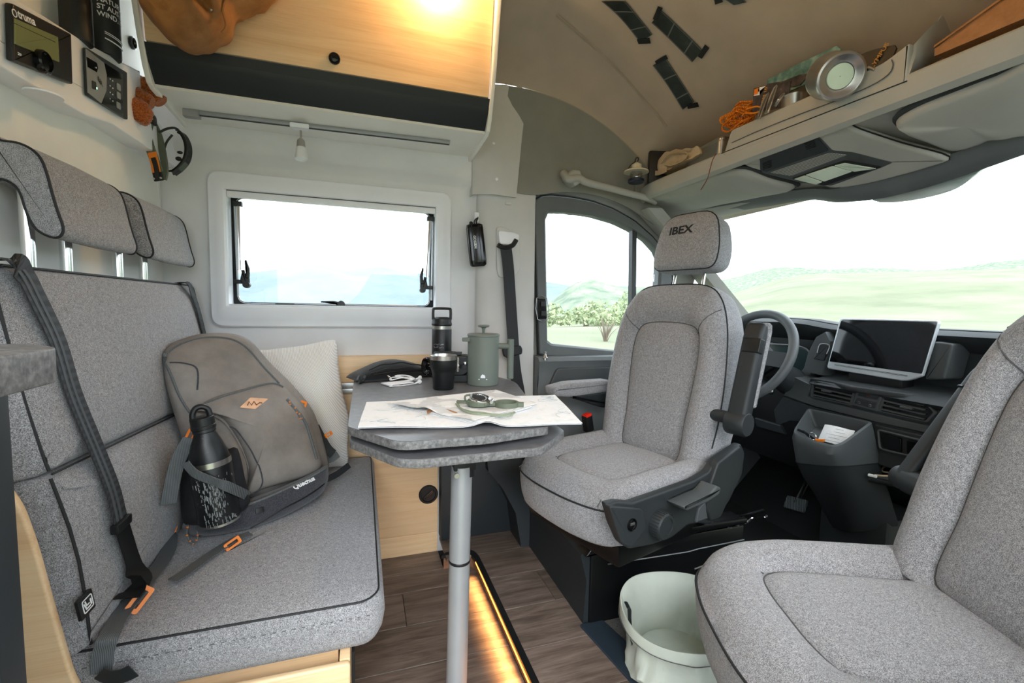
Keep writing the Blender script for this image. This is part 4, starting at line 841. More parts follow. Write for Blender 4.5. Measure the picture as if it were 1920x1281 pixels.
# bottle
ba, bb = Vector((-0.357,1.215,0.796)), Vector((-0.323,1.215,0.524)); ax = (bb-ba).normalized(); LB = (bb-ba).length
bt = thing('drinking_bottle', 'scuffed black metal drinking bottle with loop cap in the backpack side pocket', 'bottle', bb)
R = .0435
bm = nb(); lathe(bm, [(.021, LB*.13), (.022, LB*.2), (.030, LB*.27), (R*.86, LB*.36), (R, LB*.44), (R, LB*.955), (R*.97, LB*.985), (R*.9, LB*1.0)], ba, ax, 40); bottle_o = obj('bottle_body', bm, 'scuffed', bt)
bm = nb(); lathe(bm, [(R*1.01, LB*.43), (R*1.012, LB*.465), (R*1.01, LB*.478)], ba, ax, 40, False, False); obj('worn_band', bm, 'steel', bt)
bm = nb(); lathe(bm, [(R*.985, LB*.968), (R*.985, LB*.99)], ba, ax, 40, False, False); obj('worn_rim', bm, 'steel', bt)
bm = nb(); lathe(bm, [(.022, LB*.055), (.0245, LB*.06), (.0245, LB*.125), (.0255, LB*.13), (.0255, LB*.155), (.022, LB*.16)], ba, ax, 32); lathe(bm, [(.023, LB*.165), (.0235, LB*.17), (.0235, LB*.185), (.022, LB*.19)], ba, ax, 32)
cp = obj('screw_cap', bm, 'black', bt)
bx_ = ax.cross(Vector((.31, -.95, 0))).normalized()
bm = nb(); tube(bm, [ba+ax*LB*.07+bx_*.017, ba+ax*LB*.02+bx_*.016, ba-ax*LB*.025+bx_*.008, ba-ax*LB*.03-bx_*.004, ba+ax*LB*.0-bx_*.014, ba+ax*LB*.07-bx_*.017], .0065, 10, k=5); obj('cap_loop', bm, 'black', cp)
rr = random.Random(4); bm = nb(); OT = bvh(bottle_o); OL = Vector(bottle_o.matrix_basis.translation)
sx2 = ax.cross(Vector((.31, -.95, 0))).normalized(); vd_ = Vector((.31, -.95, 0)).normalized()
for i in range(170):
    s0 = rr.choice((.55, .6, .66, .72, .78, .84, .92, .95)); w0 = rr.gauss(.005, .013) if s0 < .9 else rr.uniform(-.03, .03)
    p = ba+ax*LB*(s0+rr.uniform(-.03, .03))-sx2*w0*(-1); q = p+ax*rr.uniform(.004, .012)+sx2*rr.uniform(-.001, .001)
    hh = [OT.ray_cast(z-vd_*-.2, -vd_, .4)[0] for z in (p, q)]
    if all(hh): tube(bm, [h+vd_*.0006 for h in hh], rr.uniform(.0005, .001), 4)
o_ = obj('worn_scratches', bm, 'panelsilver', bottle_o); o_['kind'] = 'stuff'

# ------------------------------------------------------------------ table
ZT = .775
tb = thing('table', 'slate grey table with swivel leaf on one lacquered leg, hung on the wall rail', 'table', (.235, 1.0, 0))
top = [p[:2] for p in [(-0.032,1.067,0.775),(-0.026,1.029,0.775),(0.06,0.932,0.775),(0.086,0.919,0.775),(0.256,0.919,0.775),(0.41,0.955,0.775),(0.438,0.999,0.775),(0.524,1.573,0.775)]]
top = [(-.037+.01, 1.866)]+[(top[0][0], top[0][1]), top[2], top[3], top[4], top[5]]+[(top[5][0]+.012, top[5][1]+.05), (.54, 1.58), (.50, 1.72), (.44, 1.866)]
bm = nb(); slab(bm, rpoly(top, [.005, .012, .012, .02, .02, .012, .03, .08, .08, .02], 5), XY, ZT-.019, ZT-.0012, .0015); tt = obj('tabletop', bm, 'tableedge', tb)
bm = nb(); slab(bm, rpoly([(Vector(p)+(Vector((.24, 1.4))-Vector(p)).normalized()*.001) for p in top], [.005, .012, .012, .02, .02, .012, .03, .08, .08, .02], 5), XY, ZT-.0013, ZT, .0008); obj('laminate_face', bm, 'tabletop', tt)
lf = [p[:2] for p in [(-0.029,1.075,0.742),(0.068,0.914,0.742),(0.112,0.899,0.742),(0.376,0.911,0.742),(0.483,1.022,0.742)]]
lf = lf+[(lf[4][0]+.01, lf[4][1]+.30), (lf[4][0]-.10, lf[4][1]+.55), (-.0, 1.6)]
bm = nb(); slab(bm, rpoly(lf, [.012, .02, .02, .02, .015, .08, .05, .05], 5), XY, .723, .7408, .0015); ll = obj('swivel_leaf', bm, 'tableedge', tb)
bm = nb(); slab(bm, rpoly([(Vector(p)+(Vector((.24, 1.2))-Vector(p)).normalized()*.001) for p in lf], [.012, .02, .02, .02, .015, .08, .05, .05], 5), XY, .7407, .742, .0008); obj('laminate_face', bm, 'tabletop', ll)
bm = nb(); cyl(bm, (.235, 1.15, .742), (.235, 1.15, .756), .04); obj('swivel_disc', bm, 'black', tb)
lt, lb = Vector((0.22,1.02,0.659)), Vector((0.213,1.02,0.154)); la = (lt-lb).normalized(); base_ = lb-la*(lb.z/la.z); md = Vector((0.215,1.02,0.451)); hm = (md-base_).length; ht_ = (lt-base_).length
bm = nb(); lathe(bm, [(.0245, hm), (.0245, ht_+.02)], base_, la, 32); obj('upper_tube', bm, 'legalu', tb)
bm = nb(); lathe(bm, [(.045, 0), (.045, .004), (.0252, .012), (.0247, hm-.006)], base_, la, 32); obj('lower_tube', bm, 'legalu', tb)
bm = nb(); lathe(bm, [(.0249, hm-.006), (.0256, hm-.004), (.0256, hm), (.0249, hm+.001)], base_, la, 32); obj('joint_ring', bm, 'black', tb)
bm = nb(); box(bm, lt.x-.022, lt.x+.03, lt.y-.02, lt.y+.03, lt.z+.012, .722, .004); lathe(bm, [(.02, 0), (.02, .03)], (lt.x+.012, lt.y+.0, lt.z-.004), (0, 0, 1), 20); hg = obj('leg_hinge', bm, 'black', tb)
bm = nb(); lathe(bm, [(.006, 0), (.006, .003), (.002, .003)], (lt.x-.016, lt.y-.0215, lt.z+.004), (0, -1, 0), 16); obj('hinge_screw', bm, 'steel', hg)

# ------------------------------------------------------------------ things on the table
def wrapped(n=40): return n
# thermos bottle
q = Vector((.285, 1.70, ZT)); t = thing('thermos_bottle', 'tall black insulated bottle with carry handle lid, farthest on the table', 'bottle', q)
bm = nb(); lathe(bm, [(.034, 0), (.0365, .004), (.0365, .185), (.0355, .187)], q, n=40); b = obj('bottle_body', bm, 'black', t); TH = bvh(b)
bm = nb(); lathe(bm, [(.0355, .186), (.0357, .199)], q, n=40, cap0=False); obj('steel_collar', bm, 'steel', t)
bm = nb(); lathe(bm, [(.0365, .200), (.0375, .202), (.0375, .208), (.036, .211), (.035, .225), (.024, .232)], q, n=40); l = obj('lid', bm, 'black', t)
bm = nb(); tube(bm, [q+Vector((-.0325, 0, .222)), q+Vector((-.0325, 0, .256)), q+Vector((-.026, 0, .263)), q+Vector((.026, 0, .263)), q+Vector((.0325, 0, .256)), q+Vector((.0325, 0, .222))], .0052, 10, k=3); obj('carry_handle', bm, 'black', l)
vd = Vector((-.17, -.985, 0)); ud = Vector((.985, -.17, 0))
for s_, dz in (('NORDSUN', .132), ('OUTDOORS', .122)): text('bottle_print', s_, .0095, base(q+Vector((0, 0, dz))+vd*.045+ud*-.034, ud, (0, 0, 1), vd), 'white_ink', t, onto=TH, bold=.0002) if False else None
rr = random.Random(2); bm = nb()
for row in range(2):
    for i in range(9):
        a = radians(-150+7.2*i+row*1.5)
        for k in range(rr.choice((1, 2, 2))):
            p = q+Vector((cos(a+k*.05)*.0368, sin(a+k*.05)*.0368, .131-row*.010+rr.choice((-.002, .0, .002)))); lathe(bm, [(.0008, 0), (.0008, .0004)], p, (cos(a), sin(a), 0), 6)
obj('dotted_print', bm, 'white_ink', t)['kind'] = 'stuff'
# steel rimmed tumbler
q = Vector((0.247,1.449,0.775)); q.y += .035; q.x += .008; t = thing('tumbler_cup', 'black tumbler with bare steel rim, in front of the camera', 'cup', q)
bm = nb(); lathe(bm, [(.032, 0), (.034, .003), (.0365, .055), (.0395, .066), (.0425, .071), (.0435, .098)], q, n=44, cap1=False); obj('cup_body', bm, 'black', t)
bm = nb(); lathe(bm, [(.0435, .098), (.0442, .112), (.0430, .113), (.0415, .106), (.0350, .06), (.031, .012), (.001, .01)], q, n=44, cap0=False); obj('steel_liner', bm, 'steel', t)
# film camera
cq = Vector((.287, 1.64, ZT)); t = thing('film_camera', 'black box shaped film camera with strap lug, behind the tumbler', 'camera', cq)
Rz = Matrix.Translation(cq) @ Matrix.Rotation(radians(-14), 4, 'Z') @ Matrix.Diagonal((1.22, 1.1, 1.12, 1))
G = lambda u, v, d=0: Rz @ Vector((u, v, d))
bm = nb(); slab(bm, rpoly([(-.040, .022), (.055, .022), (.075, .035), (.078, .075), (.068, .086), (-.035, .090), (-.042, .084)], .008, 4), lambda u, v, d: G(u, d, v), -.033, .033, .004); cb_ = obj('camera_body', bm, 'black', t)
bm = nb(); box(bm, -.028, .05, -.031, .031, .088, .094, .002, Rz); box(bm, -.004, .022, -.018, .01, .094, .0975, .001, Rz); box(bm, -.033, .03, -.028, .028, .0925, .095, .0008, Rz); obj('viewfinder_hood', bm, 'trimplastic', t)
LC = G(-.036, -.012, .050); LA = (Rz.to_3x3() @ Vector((-.8, -.62, 0))).normalized()
bm = nb(); lathe(bm, [(.030, -.01), (.030, .012), (.033, .014), (.033, .026), (.031, .028), (.024, .027), (.016, .020), (.014, .019), (.001, .021)], LC, LA, 36); ln = obj('lens', bm, 'gloss', t)
bm = nb(); lathe(bm, [(.0335, .017), (.0337, .018), (.0337, .022), (.0335, .023)], LC, LA, 36, False, False); obj('focus_ring', bm, 'trimplastic', ln)
bm = nb()
a_, b_ = frame_of(LA)
for k in (3.6, 4.0, 4.4, 2.6, 3.0): lathe(bm, [(.0012, 0), (.0012, .0005)], LC+LA*.0275+(a_*cos(k)+b_*sin(k))*.028, LA, 6)
obj('lens_print', bm, 'white_ink', ln)
bm = nb(); lathe(bm, [(.002, 0), (.002, .001)], LC+LA*.0275+(a_*cos(1.4)+b_*sin(1.4))*.029, LA, 8); obj('red_dot', bm, 'red', ln)
bm = nb(); tube(bm, [G(.040, -.036, z) for z in (.082, .036)], .003, 8); ringp = rpoly([(.036, .036), (.044, .036), (.044, .082), (.036, .082)], .003); tube(bm, [G(p.x, -.037, p.y) for p in ringp], .0012, 6, True); obj('side_slide', bm, 'chrome', t)
bm = nb(); lathe(bm, [(.008, 0), (.008, .006), (.004, .008)], G(.061, -.033, .062), Rz.to_3x3() @ Vector((0, -1, 0)), 18); lathe(bm, [(.004, 0), (.004, .008)], G(.041, -.036, .057), Rz.to_3x3() @ Vector((0, -1, 0)), 10); obj('strap_lug', bm, 'chrome', t)
bm = nb(); ribbon(bm, [G(.045, -.041, .055), G(.060, -.043, .052), G(.082, -.036, .050), G(.09, .0, .046)], .014, .002, (0, 0, 1), 4); obj('strap_end', bm, 'black', t)
bm = nb(); slab(bm, rpoly([(-.03, 0), (.07, 0), (.072, .024), (-.036, .024)], .006, 3), lambda u, v, d: G(u, d, v), -.030, .030, .003); obj('bottom_grip', bm, 'trimplastic', t)
# french press
q = Vector((.406, 1.545, ZT)); t = thing('coffee_press', 'grey green enamel coffee press with T handle at the right of the table', 'coffee maker', q)
bm = nb(); lathe(bm, [(.052, 0), (.0545, .003), (.055, .168), (.054, .17)], q, n=48); b = obj('pot_body', bm, 'press', t); CT = bvh(b)
bm = nb(); lathe(bm, [(.0545, .170), (.0565, .171), (.0565, .176), (.054, .179), (.01, .181)], q, n=48); l = obj('lid', bm, 'press', t)
bm = nb(); lathe(bm, [(.0045, .18), (.0055, .195), (.008, .2), (.019, .203), (.0205, .206), (.019, .2095), (.004, .210)], q, n=28); obj('plunger_knob', bm, 'press', l)
hd = Vector((.94, -.34, 0)).normalized()
bm = nb(); cyl(bm, q+hd*.05+Vector((0, 0, .137)), q+hd*.092+Vector((0, 0, .137)), .0105); lathe(bm, [(.010, 0), (.0115, .002), (.0115, .138), (.010, .14)], q+hd*.096+Vector((0, 0, .022)), n=24); obj('handle', bm, 'press', t)
sd = Vector((-.93, -.05, 0)).normalized(); s2 = Vector((.05, -.93, 0)).normalized()
bm = nb(); slab(bm, [(.045, -.014), (.076, -.004), (.076, .004), (.045, .014)], base(q+Vector((0, 0, .162)), sd, s2, (0, 0, 1)), -.010, .004, .003); obj('spout', bm, 'press', t)
ud = Vector((.97, -.26, 0)); vd = Vector((-.26, -.97, 0))
bm = nb(); fq = base(q+Vector((0, 0, .030))+vd*.06, ud, (0, 0, 1), vd)
hs = [(-.008, 0), (.008, 0), (.0078, .006), (.004, .012), (.001, .0115), (-.002, .0135), (-.0075, .006)]
def prs(u, v, d): p = fq(u, v, 0); h = CT.ray_cast(p, -vd, .2); return (h[0] if h[0] else p)+vd*(.0004+d)
slab(bm, hs, prs, 0, .0006); slab(bm, [(-.015, -.006), (.015, -.006), (.015, -.0035), (-.015, -.0035)], prs, 0, .0006); obj('pot_emblem', bm, 'white_ink', t)
# nylon pouch
t = thing('zip_pouch', 'flat black nylon zip pouch lying at the far left corner of the table', 'pouch', (.12, 1.76, ZT))
u0, v0 = Vector((.02-.02, 1.70)), Vector((.255, 1.80)); du = (v0-u0).normalized(); dv = Vector((-du.y, du.x)); Lp = .30
PP = lambda u, v, d: (u0.x-.02+du.x*u+dv.x*v, u0.y+du.y*u+dv.y*v-.02, ZT+d)
bm = nb(); hgt = lambda u: .022+.045*sin(pi*min(1, max(0, u/Lp))**.9)
loft(bm, [[PP(u, -.028-.012*sin(pi*u/Lp)+.002*sin(u*90), .003), PP(u, -.034-.012*sin(pi*u/Lp), .012), PP(u, -.024+.003*sin(u*60), .6*hgt(u)+.006), PP(u, .0, .9*hgt(u)+.002*sin(u*70)), PP(u, .03, hgt(u)+.002), PP(u, .07, .8*hgt(u)), PP(u, .095, .3*hgt(u)), PP(u, .1, .003)] for u in [Lp*i/24 for i in range(25)]]); pb = obj('pouch_body', bm, 'pouch', t, sharp=80)
bm = nb(); tube(bm, [PP(u, -.034-.012*sin(pi*u/Lp), .020+.012*sin(pi*u/Lp)) for u in [.05+.22*i/10 for i in range(11)]], .0022, 6); obj('zip', bm, 'black', pb)
for k in range(2):
    bm = nb(); tube(bm, [PP(u, -.024-.008*sin(pi*u/Lp)+.012*k, (.5+.28*k)*hgt(u)+.0085+.002*sin(u*80+k)) for u in [.04+.23*i/24 for i in range(25)]], .0028, 6); obj('pouch_fold', bm, 'pouch', pb)
bm = nb(); ribbon(bm, [PP(.0, -.028, .026), PP(-.015, -.05, .012), PP(-.005, -.055, .004), PP(.012, -.035, .010), PP(.02, -.03, .026)], .008, .0015, (.8, .3, .5), 4); obj('pull_tab', bm, 'black', t)
bm = nb(); tube(bm, [PP(.095, -.048, .022), PP(.098, -.058, .012), PP(.104, -.06, .008), PP(.106, -.052, .013)], .0016, 6, True, 3); obj('zip_slider', bm, 'steel', pb)
# music player + earphones
mq = Vector((.118, 1.60, ZT)); t = thing('music_player', 'small white silver music player lying in front of the black pouch', 'music player', mq)
Rm = Matrix.Translation(mq) @ Matrix.Rotation(radians(24), 4, 'Z')
bm = nb(); slab(bm, rpoly([(-.052, -.032), (.048, -.032), (.048, .03), (-.052, .03)], .006), lambda u, v, d: Rm @ Vector((u, v, d)), 0, .0055, .0018); b = obj('player_body', bm, 'alu', t)
bm = nb(); slab(bm, rpoly([(-.050, -.030), (.046, -.030), (.046, .028), (-.050, .028)], .005), lambda u, v, d: Rm @ Vector((u, v, d)), .0054, .0072, .0008); obj('player_face', bm, 'white', b)
bm = nb(); 
for k in (-.03, -.005): box(bm, k-.007, k+.007, -.0326, -.0318, .0015, .004, 0, Rm)
obj('port', bm, 'dark_ink', b)
t = thing('earphones', 'white cable earphones coiled over the music player', 'earphones', (.165, 1.62, ZT))
P = [Rm @ Vector(p) for p in [(.052, -.034, .003), (.0, -.045, .003), (-.03, -.038, .003), (-.048, -.036, .004), (.03, .0, .010), (.05, -.01, .012), (.04, .035, .014), (.0, .045, .018), (-.012, .03, .012), (.03, .02, .018), (.06, .0, .012), (.055, .04, .02), (.015, .05, .022), (.04, .01, .016), (.075, .01, .006), (.10, .03, .004)]]
bm = nb(); tube(bm, P, .0016, 6, k=6); tube(bm, [p+Vector((.004, -.004, .002)) for p in P[5:14]], .0016, 6, k=6); obj('cable', bm, 'whitecord', t)
for p, d in (((.062, -.036, .008), (1, .1, .2)), ((.106, .034, .009), (.8, -.4, .3))):
    bm = nb(); d = Rm.to_3x3() @ Vector(d).normalized(); lathe(bm, [(.003, -.016), (.0035, -.006), (.007, -.002), (.008, .003), (.006, .007), (.002, .008)], Rm @ Vector(p), d, 16); obj('earbud', bm, 'whitecord', t)
# maps
def foldmap(name, corners, label, z, mat, amp, wave, nu=26, nv=14, thick=.0012):
    a, b, c, d = [Vector(p[:2]) for p in corners]
    bm = nb(); grid(bm, lambda u, v: (lambda p: (p.x, p.y, z+amp(u, v)))((a*(1-u)+b*u)*(1-v)+(d*(1-u)+c*u)*v), nu, nv); solid(bm, thick)
    return obj(name, bm, mat, label=label, cat='map', sharp=60)
ms = [(-0.009,1.016,0.781),(0.483,0.929,0.781),(0.565,1.274,0.781),(0.011,1.29,0.781)]
va = lambda u, v: .0018+.016*math.exp(-((u-.56)/.055)**2)*(1-v)**.7*.75+.004*(abs(u-.56)/.5)*(1-v)+.0015*sin(u*9+v*4)**2
mp = thing('road_map', 'large white road map spread open under the other map, overhanging the table', 'map', (.2, 1.05, ZT))
for i, dz in enumerate((0, .0035)):
    a, b, c, d = [Vector(p[:2]) for p in ms]; sh = Vector((.0, .004*(1-i)))
    bm = nb(); grid(bm, lambda u, v: (lambda p: (p.x, p.y+sh.y, ZT+.0012+dz+va(u, v)))((a*(1-u)+b*u)*(1-v)+(d*(1-u)+c*u)*v), 40, 14); solid(bm, .0008); sh_ = obj('map_sheet', bm, 'paper', mp, sharp=60)
rr = random.Random(11)
bm = nb()
for i in range(16):
    u, v = rr.random(), rr.random(); P = []
    for k in range(7): P.append((u, v)); u = min(.98, max(.02, u+rr.uniform(-.06, .09))); v = min(.97, max(.03, v+rr.uniform(-.1, .1)))
    a, b, c, d = [Vector(p[:2]) for p in ms]
    tube(bm, [(lambda p: (p.x, p.y, ZT+.0055+va(u, v)))((a*(1-u)+b*u)*(1-v)+(d*(1-u)+c*u)*v) for u, v in P], .00045, 4, k=3)
obj('map_lines', bm, 'paperprint', sh_)['kind'] = 'stuff'
m2 = [(0.146,1.08,0.791),(0.244,0.998,0.791),(0.455,1.125,0.791),(0.396,1.376,0.791)]
m3 = [V3(p) for p in [(0.06,1.254,0.792),(0.293,1.355,0.792),(0.346,1.033,0.792),(0.242,0.989,0.792)]]
t = thing('folded_map', 'smaller grey white folded map lying on the spread road map, under the compass', 'map', (.3, 1.2, ZT+.012))
m5 = [(0.058,1.238,0.794),(0.239,0.977,0.794),(0.446,1.12,0.794),(0.397,1.349,0.794)]
sw = lambda u, v: .010+.010*math.exp(-((u-.50)/.10)**2)*max(0, 1-v*2.2)+.002*sin(u*8)*(1-v)+.003*u
bm = nb(); a, b, c, d = [Vector(p[:2]) for p in m5]
grid(bm, lambda u, v: (lambda p: (p.x, p.y, ZT+.006+sw(u, v)))((a*(1-u)+b*u)*(1-v)+(d*(1-u)+c*u)*v), 30, 18); solid(bm, .0008); obj('map_sheet', bm, 'papergrey', t, sharp=60)
for k in range(3):
    bm = nb(); grid(bm, lambda u, v: (lambda p: (p.x, p.y, ZT+.0065+k*.0022+.006*u))((a*(1-u)+b*u)*(1-v)*1.0+(d*(1-u)+c*u)*v+Vector((.004*k, -.002*k))), 12, 6, skip=lambda u, v: u < .45 or v > .8); solid(bm, .0006); obj('fold_layer', bm, 'paper', t, sharp=60)
bm = nb(); P = [V3(p) for p in [(0.149,1.083,0.789),(0.166,1.113,0.789),(0.186,1.12,0.789),(0.202,1.093,0.789),(0.218,1.049,0.789)]]
loft(bm, [[p, p+Vector((0, 0, .007*sin(pi*(i+.5)/len(P)))), p+Vector((.0, .02, .004))] for i, p in enumerate(P)], False, False, False); solid(bm, .0006); obj('curled_page', bm, 'cardboard', t)
# compass
cq = Vector((0.286,1.126,0.806)); cq.z = ZT+.0205; t = thing('compass', 'olive green military compass with open sighting ring and cord on the maps', 'compass', cq)
bm = nb(); lathe(bm, [(.029, 0), (.031, .002), (.031, .012), (.029, .014)], cq, n=36); 
for k in range(10): box(bm, .0295, .0325, -.003, .003, .003, .011, .001, Matrix.Translation(cq) @ Matrix.Rotation(k*pi/5, 4, 'Z'))
obj('compass_body', bm, 'olive', t)
tl = Vector((.10, -.25, 1)).normalized()
bm = nb(); lathe(bm, [(.024, .012), (.0265, .014), (.0275, .019), (.0265, .022), (.023, .023), (.0225, .020), (.001, .0195)], cq, tl, 36); bz = obj('bezel', bm, 'chrome', t)
bm = nb(); lathe(bm, [(.021, .0198), (.021, .0203)], cq, tl, 30); obj('dial_card', bm, 'dark_ink', bz)
bm = nb(); 
for k in range(24): box(bm, .016, .0195, -.0005, .0005, .0203, .0207, 0, Matrix.Translation(cq) @ Matrix.Rotation(.25, 4, 'X') @ Matrix.Rotation(k*pi/12, 4, 'Z'))
obj('dial_marks', bm, 'white_ink', bz)
rd = Vector((.93, -.37, 0)).normalized(); rs = Vector((.37, .93, 0))
rc = cq+rd*.072; lid = base(rc, rd, rs, (0, 0, 1))
bm = nb(); ringplate(bm, [(cos(a)*.031, sin(a)*.031) for a in [2*pi*i/36 for i in range(36)]], [(cos(a)*.0265, sin(a)*.0265) for a in [2*pi*i/36 for i in range(36)]], lid, -.001, .011); slab(bm, rpoly([(.027, -.009), (.044, -.008), (.044, .008), (.027, .009)], .002), lid, -.001, .010, .001); slab(bm, rpoly([(-.046, -.011), (-.028, -.012), (-.028, .012), (-.046, .011)], .002), lid, .0, .010, .001); obj('sighting_ring', bm, 'olive', t)
bm = nb(); cyl(bm, cq+rd*.034-rs*.016+Vector((0, 0, .011)), cq+rd*.034+rs*.016+Vector((0, 0, .011)), .004, n=12); obj('hinge_pin', bm, 'steel', t)
tc = cq-rd*.042
bm = nb(); slab(bm, rpoly([(-.016, -.007), (.012, -.009), (.012, .009), (-.016, .007)], .004), base(tc+Vector((0, 0, .004)), rd, rs, (0, 0, 1)), 0, .006, .002); tube(bm, [tc+rd*.008+Vector((0, 0, .006)), tc+rd*.006+Vector((0, 0, .022)), tc+rd*.02+Vector((0, 0, .026))], .0028, 8, k=3); obj('thumb_loop', bm, 'olive', t)
bm = nb(); z_ = ZT+.0205
P = [p for p in [(0.242,1.183,0.796),(0.231,1.1,0.796),(0.245,1.055,0.796),(0.272,1.032,0.796),(0.303,1.002,0.796),(0.348,1.019,0.796),(0.318,0.988,0.796),(0.284,1.007,0.796),(0.251,1.026,0.796),(0.232,1.07,0.796),(0.23,1.145,0.796)]]
tube(bm, [Vector((p[0], p[1], z_+.002)) for p in P], .0021, 7, k=6); obj('cord', bm, 'cordgreen', t)

# black case on a hook by the window
hk = thing('wall_hook', 'small white hook on the wall edge right of the window', 'hook', (.447, 1.85, 1.40))
bm = nb(); box(bm, .438, .456, 1.834, 1.848, 1.392, 1.43, .003); obj('hook_plate', bm, 'white', hk)
bm = nb(); tube(bm, [(.447, 1.835, 1.405), (.447, 1.822, 1.400), (.447, 1.818, 1.410)], .003, 8, k=4); obj('hook_pin', bm, 'chrome', hk)
cs = thing('light_meter_case', 'black leather pouch hanging from the hook right of the window', 'pouch', (.448, 1.80, 1.22))
A, Bq = Vector((0.43,1.81,1.378)), Vector((0.45,1.81,1.21)); d = (Bq-A).normalized(); L = (Bq-A).length; sx_ = Vector((0, -1, 0)).cross(d).normalized()
bm = nb(); sec = rpoly([(-.033, -.014), (.033, -.018), (.036, .014), (-.034, .016)], .014, 5)
def cr(f, t): return [A+d*t+sx_*p.x*f*(1 if p.x < 0 else 1)+Vector((0, 1, 0))*p.y*f for p in sec]
loft(bm, [cr(.7, .0), cr(.95, .004), cr(1, .015), cr(1.02, L*.5), cr(1.02, L*.85), cr(.97, L*.96), cr(.75, L)]); cbod = obj('case_body', bm, 'gloss', cs, sharp=50); KT = bvh(cbod)
for k in (-.016, .012):
    bm = nb(); tube(bm, [A+d*t+sx_*k+Vector((0, -.0165, 0)) for t in (.006, L*.5, L*.95)], .0012, 6); obj('case_fold', bm, 'black', cbod)
bm = nb(); tube(bm, [A+d*.006, A-d*.012+Vector((.002, -.004, 0)), Vector((.447, 1.816, 1.405)), A-d*.01+Vector((.01, 0, 0)), A+d*.006+sx_*.01], .003, 6, k=4); ellipsoid(bm, A-d*.004-sx_*.012, (.008, .006, .007)); obj('draw_cord', bm, 'black', cs)
text('case_print', 'GOSSEN', .0135, base(A+d*(L*.28)-sx_*.012+Vector((0, -.03, 0)), d, sx_ if sx_.x > 0 else -sx_, (0, -1, 0)), 'white_ink', cs, onto=KT, bold=.0003)

# ------------------------------------------------------------------ driver door
dr_ = thing('door_1', None, None, (1.1, 1.86, .06), kind='structure')
oo = [(p[0], p[2]) for p in [(0.696,1.85,1.494),(0.703,1.85,1.512),(0.725,1.85,1.525),(0.769,1.85,1.534),(0.87,1.85,1.534),(0.974,1.85,1.525),(1.083,1.85,1.5),(1.197,1.85,1.454),(1.301,1.85,1.385),(1.379,1.85,1.305),(1.421,1.85,1.206),(1.365,1.85,1.001),(1.257,1.85,0.772),(1.111,1.85,0.82),(0.737,1.85,0.836)]]
bm = nb(); wz = rpoly([(p[0], p[2]) for p in [(0.754,1.85,1.461),(0.846,1.85,1.466),(0.976,1.85,1.463),(1.099,1.85,1.442),(1.199,1.85,1.408),(1.272,1.85,1.369),(1.343,1.85,1.308),(1.339,1.85,1.153),(1.263,1.85,0.95),(1.195,1.85,0.849),(0.779,1.85,0.892)]], .012, 3)
c0 = Vector((.95, 1.15))
def radial(poly, n=72):
    P = [Vector(p) for p in poly]; out = []
    for i in range(n):
        a = 2*pi*i/n; d = Vector((cos(a), sin(a))); best = None
        for k in range(len(P)):
            p, q = P[k-1]-c0, P[k]-c0; e = q-p; den = d.x*e.y-d.y*e.x
            if abs(den) < 1e-9: continue
            t = (p.x*e.y-p.y*e.x)/den; s = (p.x*d.y-p.y*d.x)/den
            if t > 0 and -1e-6 <= s <= 1+1e-6 and (best is None or t > best): best = t
        out.append(c0+d*(best or .1))
    return out
ro_, ri_ = radial(rpoly(oo, .01, 3)), radial(wz)
DY = lambda u, v, d: (u, 1.85+d, v)
rings = [[DY(p.x, p.y, .05) for p in ro_], [DY(p.x, p.y, .0) for p in ro_], [DY(*(p.lerp(q, .12)), -.008) for p, q in zip(ro_, ri_)], [DY(*(p.lerp(q, .85)), -.006) for p, q in zip(ro_, ri_)], [DY(q.x, q.y, .004) for q in ri_], [DY(q.x, q.y, .045) for q in ri_]]
loft(bm, rings, False, False); obj('door_frame', bm, 'doorgrey', dr_, sharp=40)
bm = nb(); ringplate(bm, [c0+(p-c0)*1.32 for p in ro_], [c0+(p-c0)*.99 for p in ro_], DY, .022, .04); obj('trim_14', bm, 'sidelining', kind='structure')
bm = nb(); tube(bm, [DY(p.x, p.y, .002) for p in ro_], .006, 6, True); obj('door_seal', bm, 'rubber', dr_)
bm = nb(); slab(bm, [tuple(p) for p in ri_], DY, .035, .039); obj('door_glass', bm, 'glass', dr_)
bm = nb(); a, b = (1.198,1.85,1.427), (1.217,1.85,0.818); loft(bm, [[V3(p)+Vector((dx, dy, 0)) for dx, dy in ((-.012, 0), (.012, 0), (.012, .03), (-.012, .03))] for p in (a, b)]); obj('window_divider', bm, 'black', dr_)
bm = nb(); slab(bm, rpoly([(p[0], p[2]) for p in [(0.713,1.83,1.087),(0.758,1.83,1.088),(0.765,1.83,1.001),(0.72,1.83,1)]], .006), lambda u, v, d: (u, 1.83+d, v), 0, .02, .004); sw = obj('switch_panel', bm, 'gloss', dr_)
for k in (571, 588):
    bm = nb(); slab(bm, rpoly([(-.011, -.011), (.011, -.011), (.011, .011), (-.011, .011)], .003), base((0.743,1.828,1.065) if k < 580 else (0.746,1.828,1.024), (1, 0, 0), (0, 0, 1), (0, -1, 0)), 0, .004, .0015); obj('switch', bm, 'dash', sw)
bm = nb(); tube(bm, [(p[0], 1.829, p[2]) for p in [(0.713,1.83,1.089),(0.76,1.83,1.091),(0.768,1.83,0.998),(0.72,1.83,0.998)]], .002, 6, True, 2); obj('switch_bezel', bm, 'alu', sw)
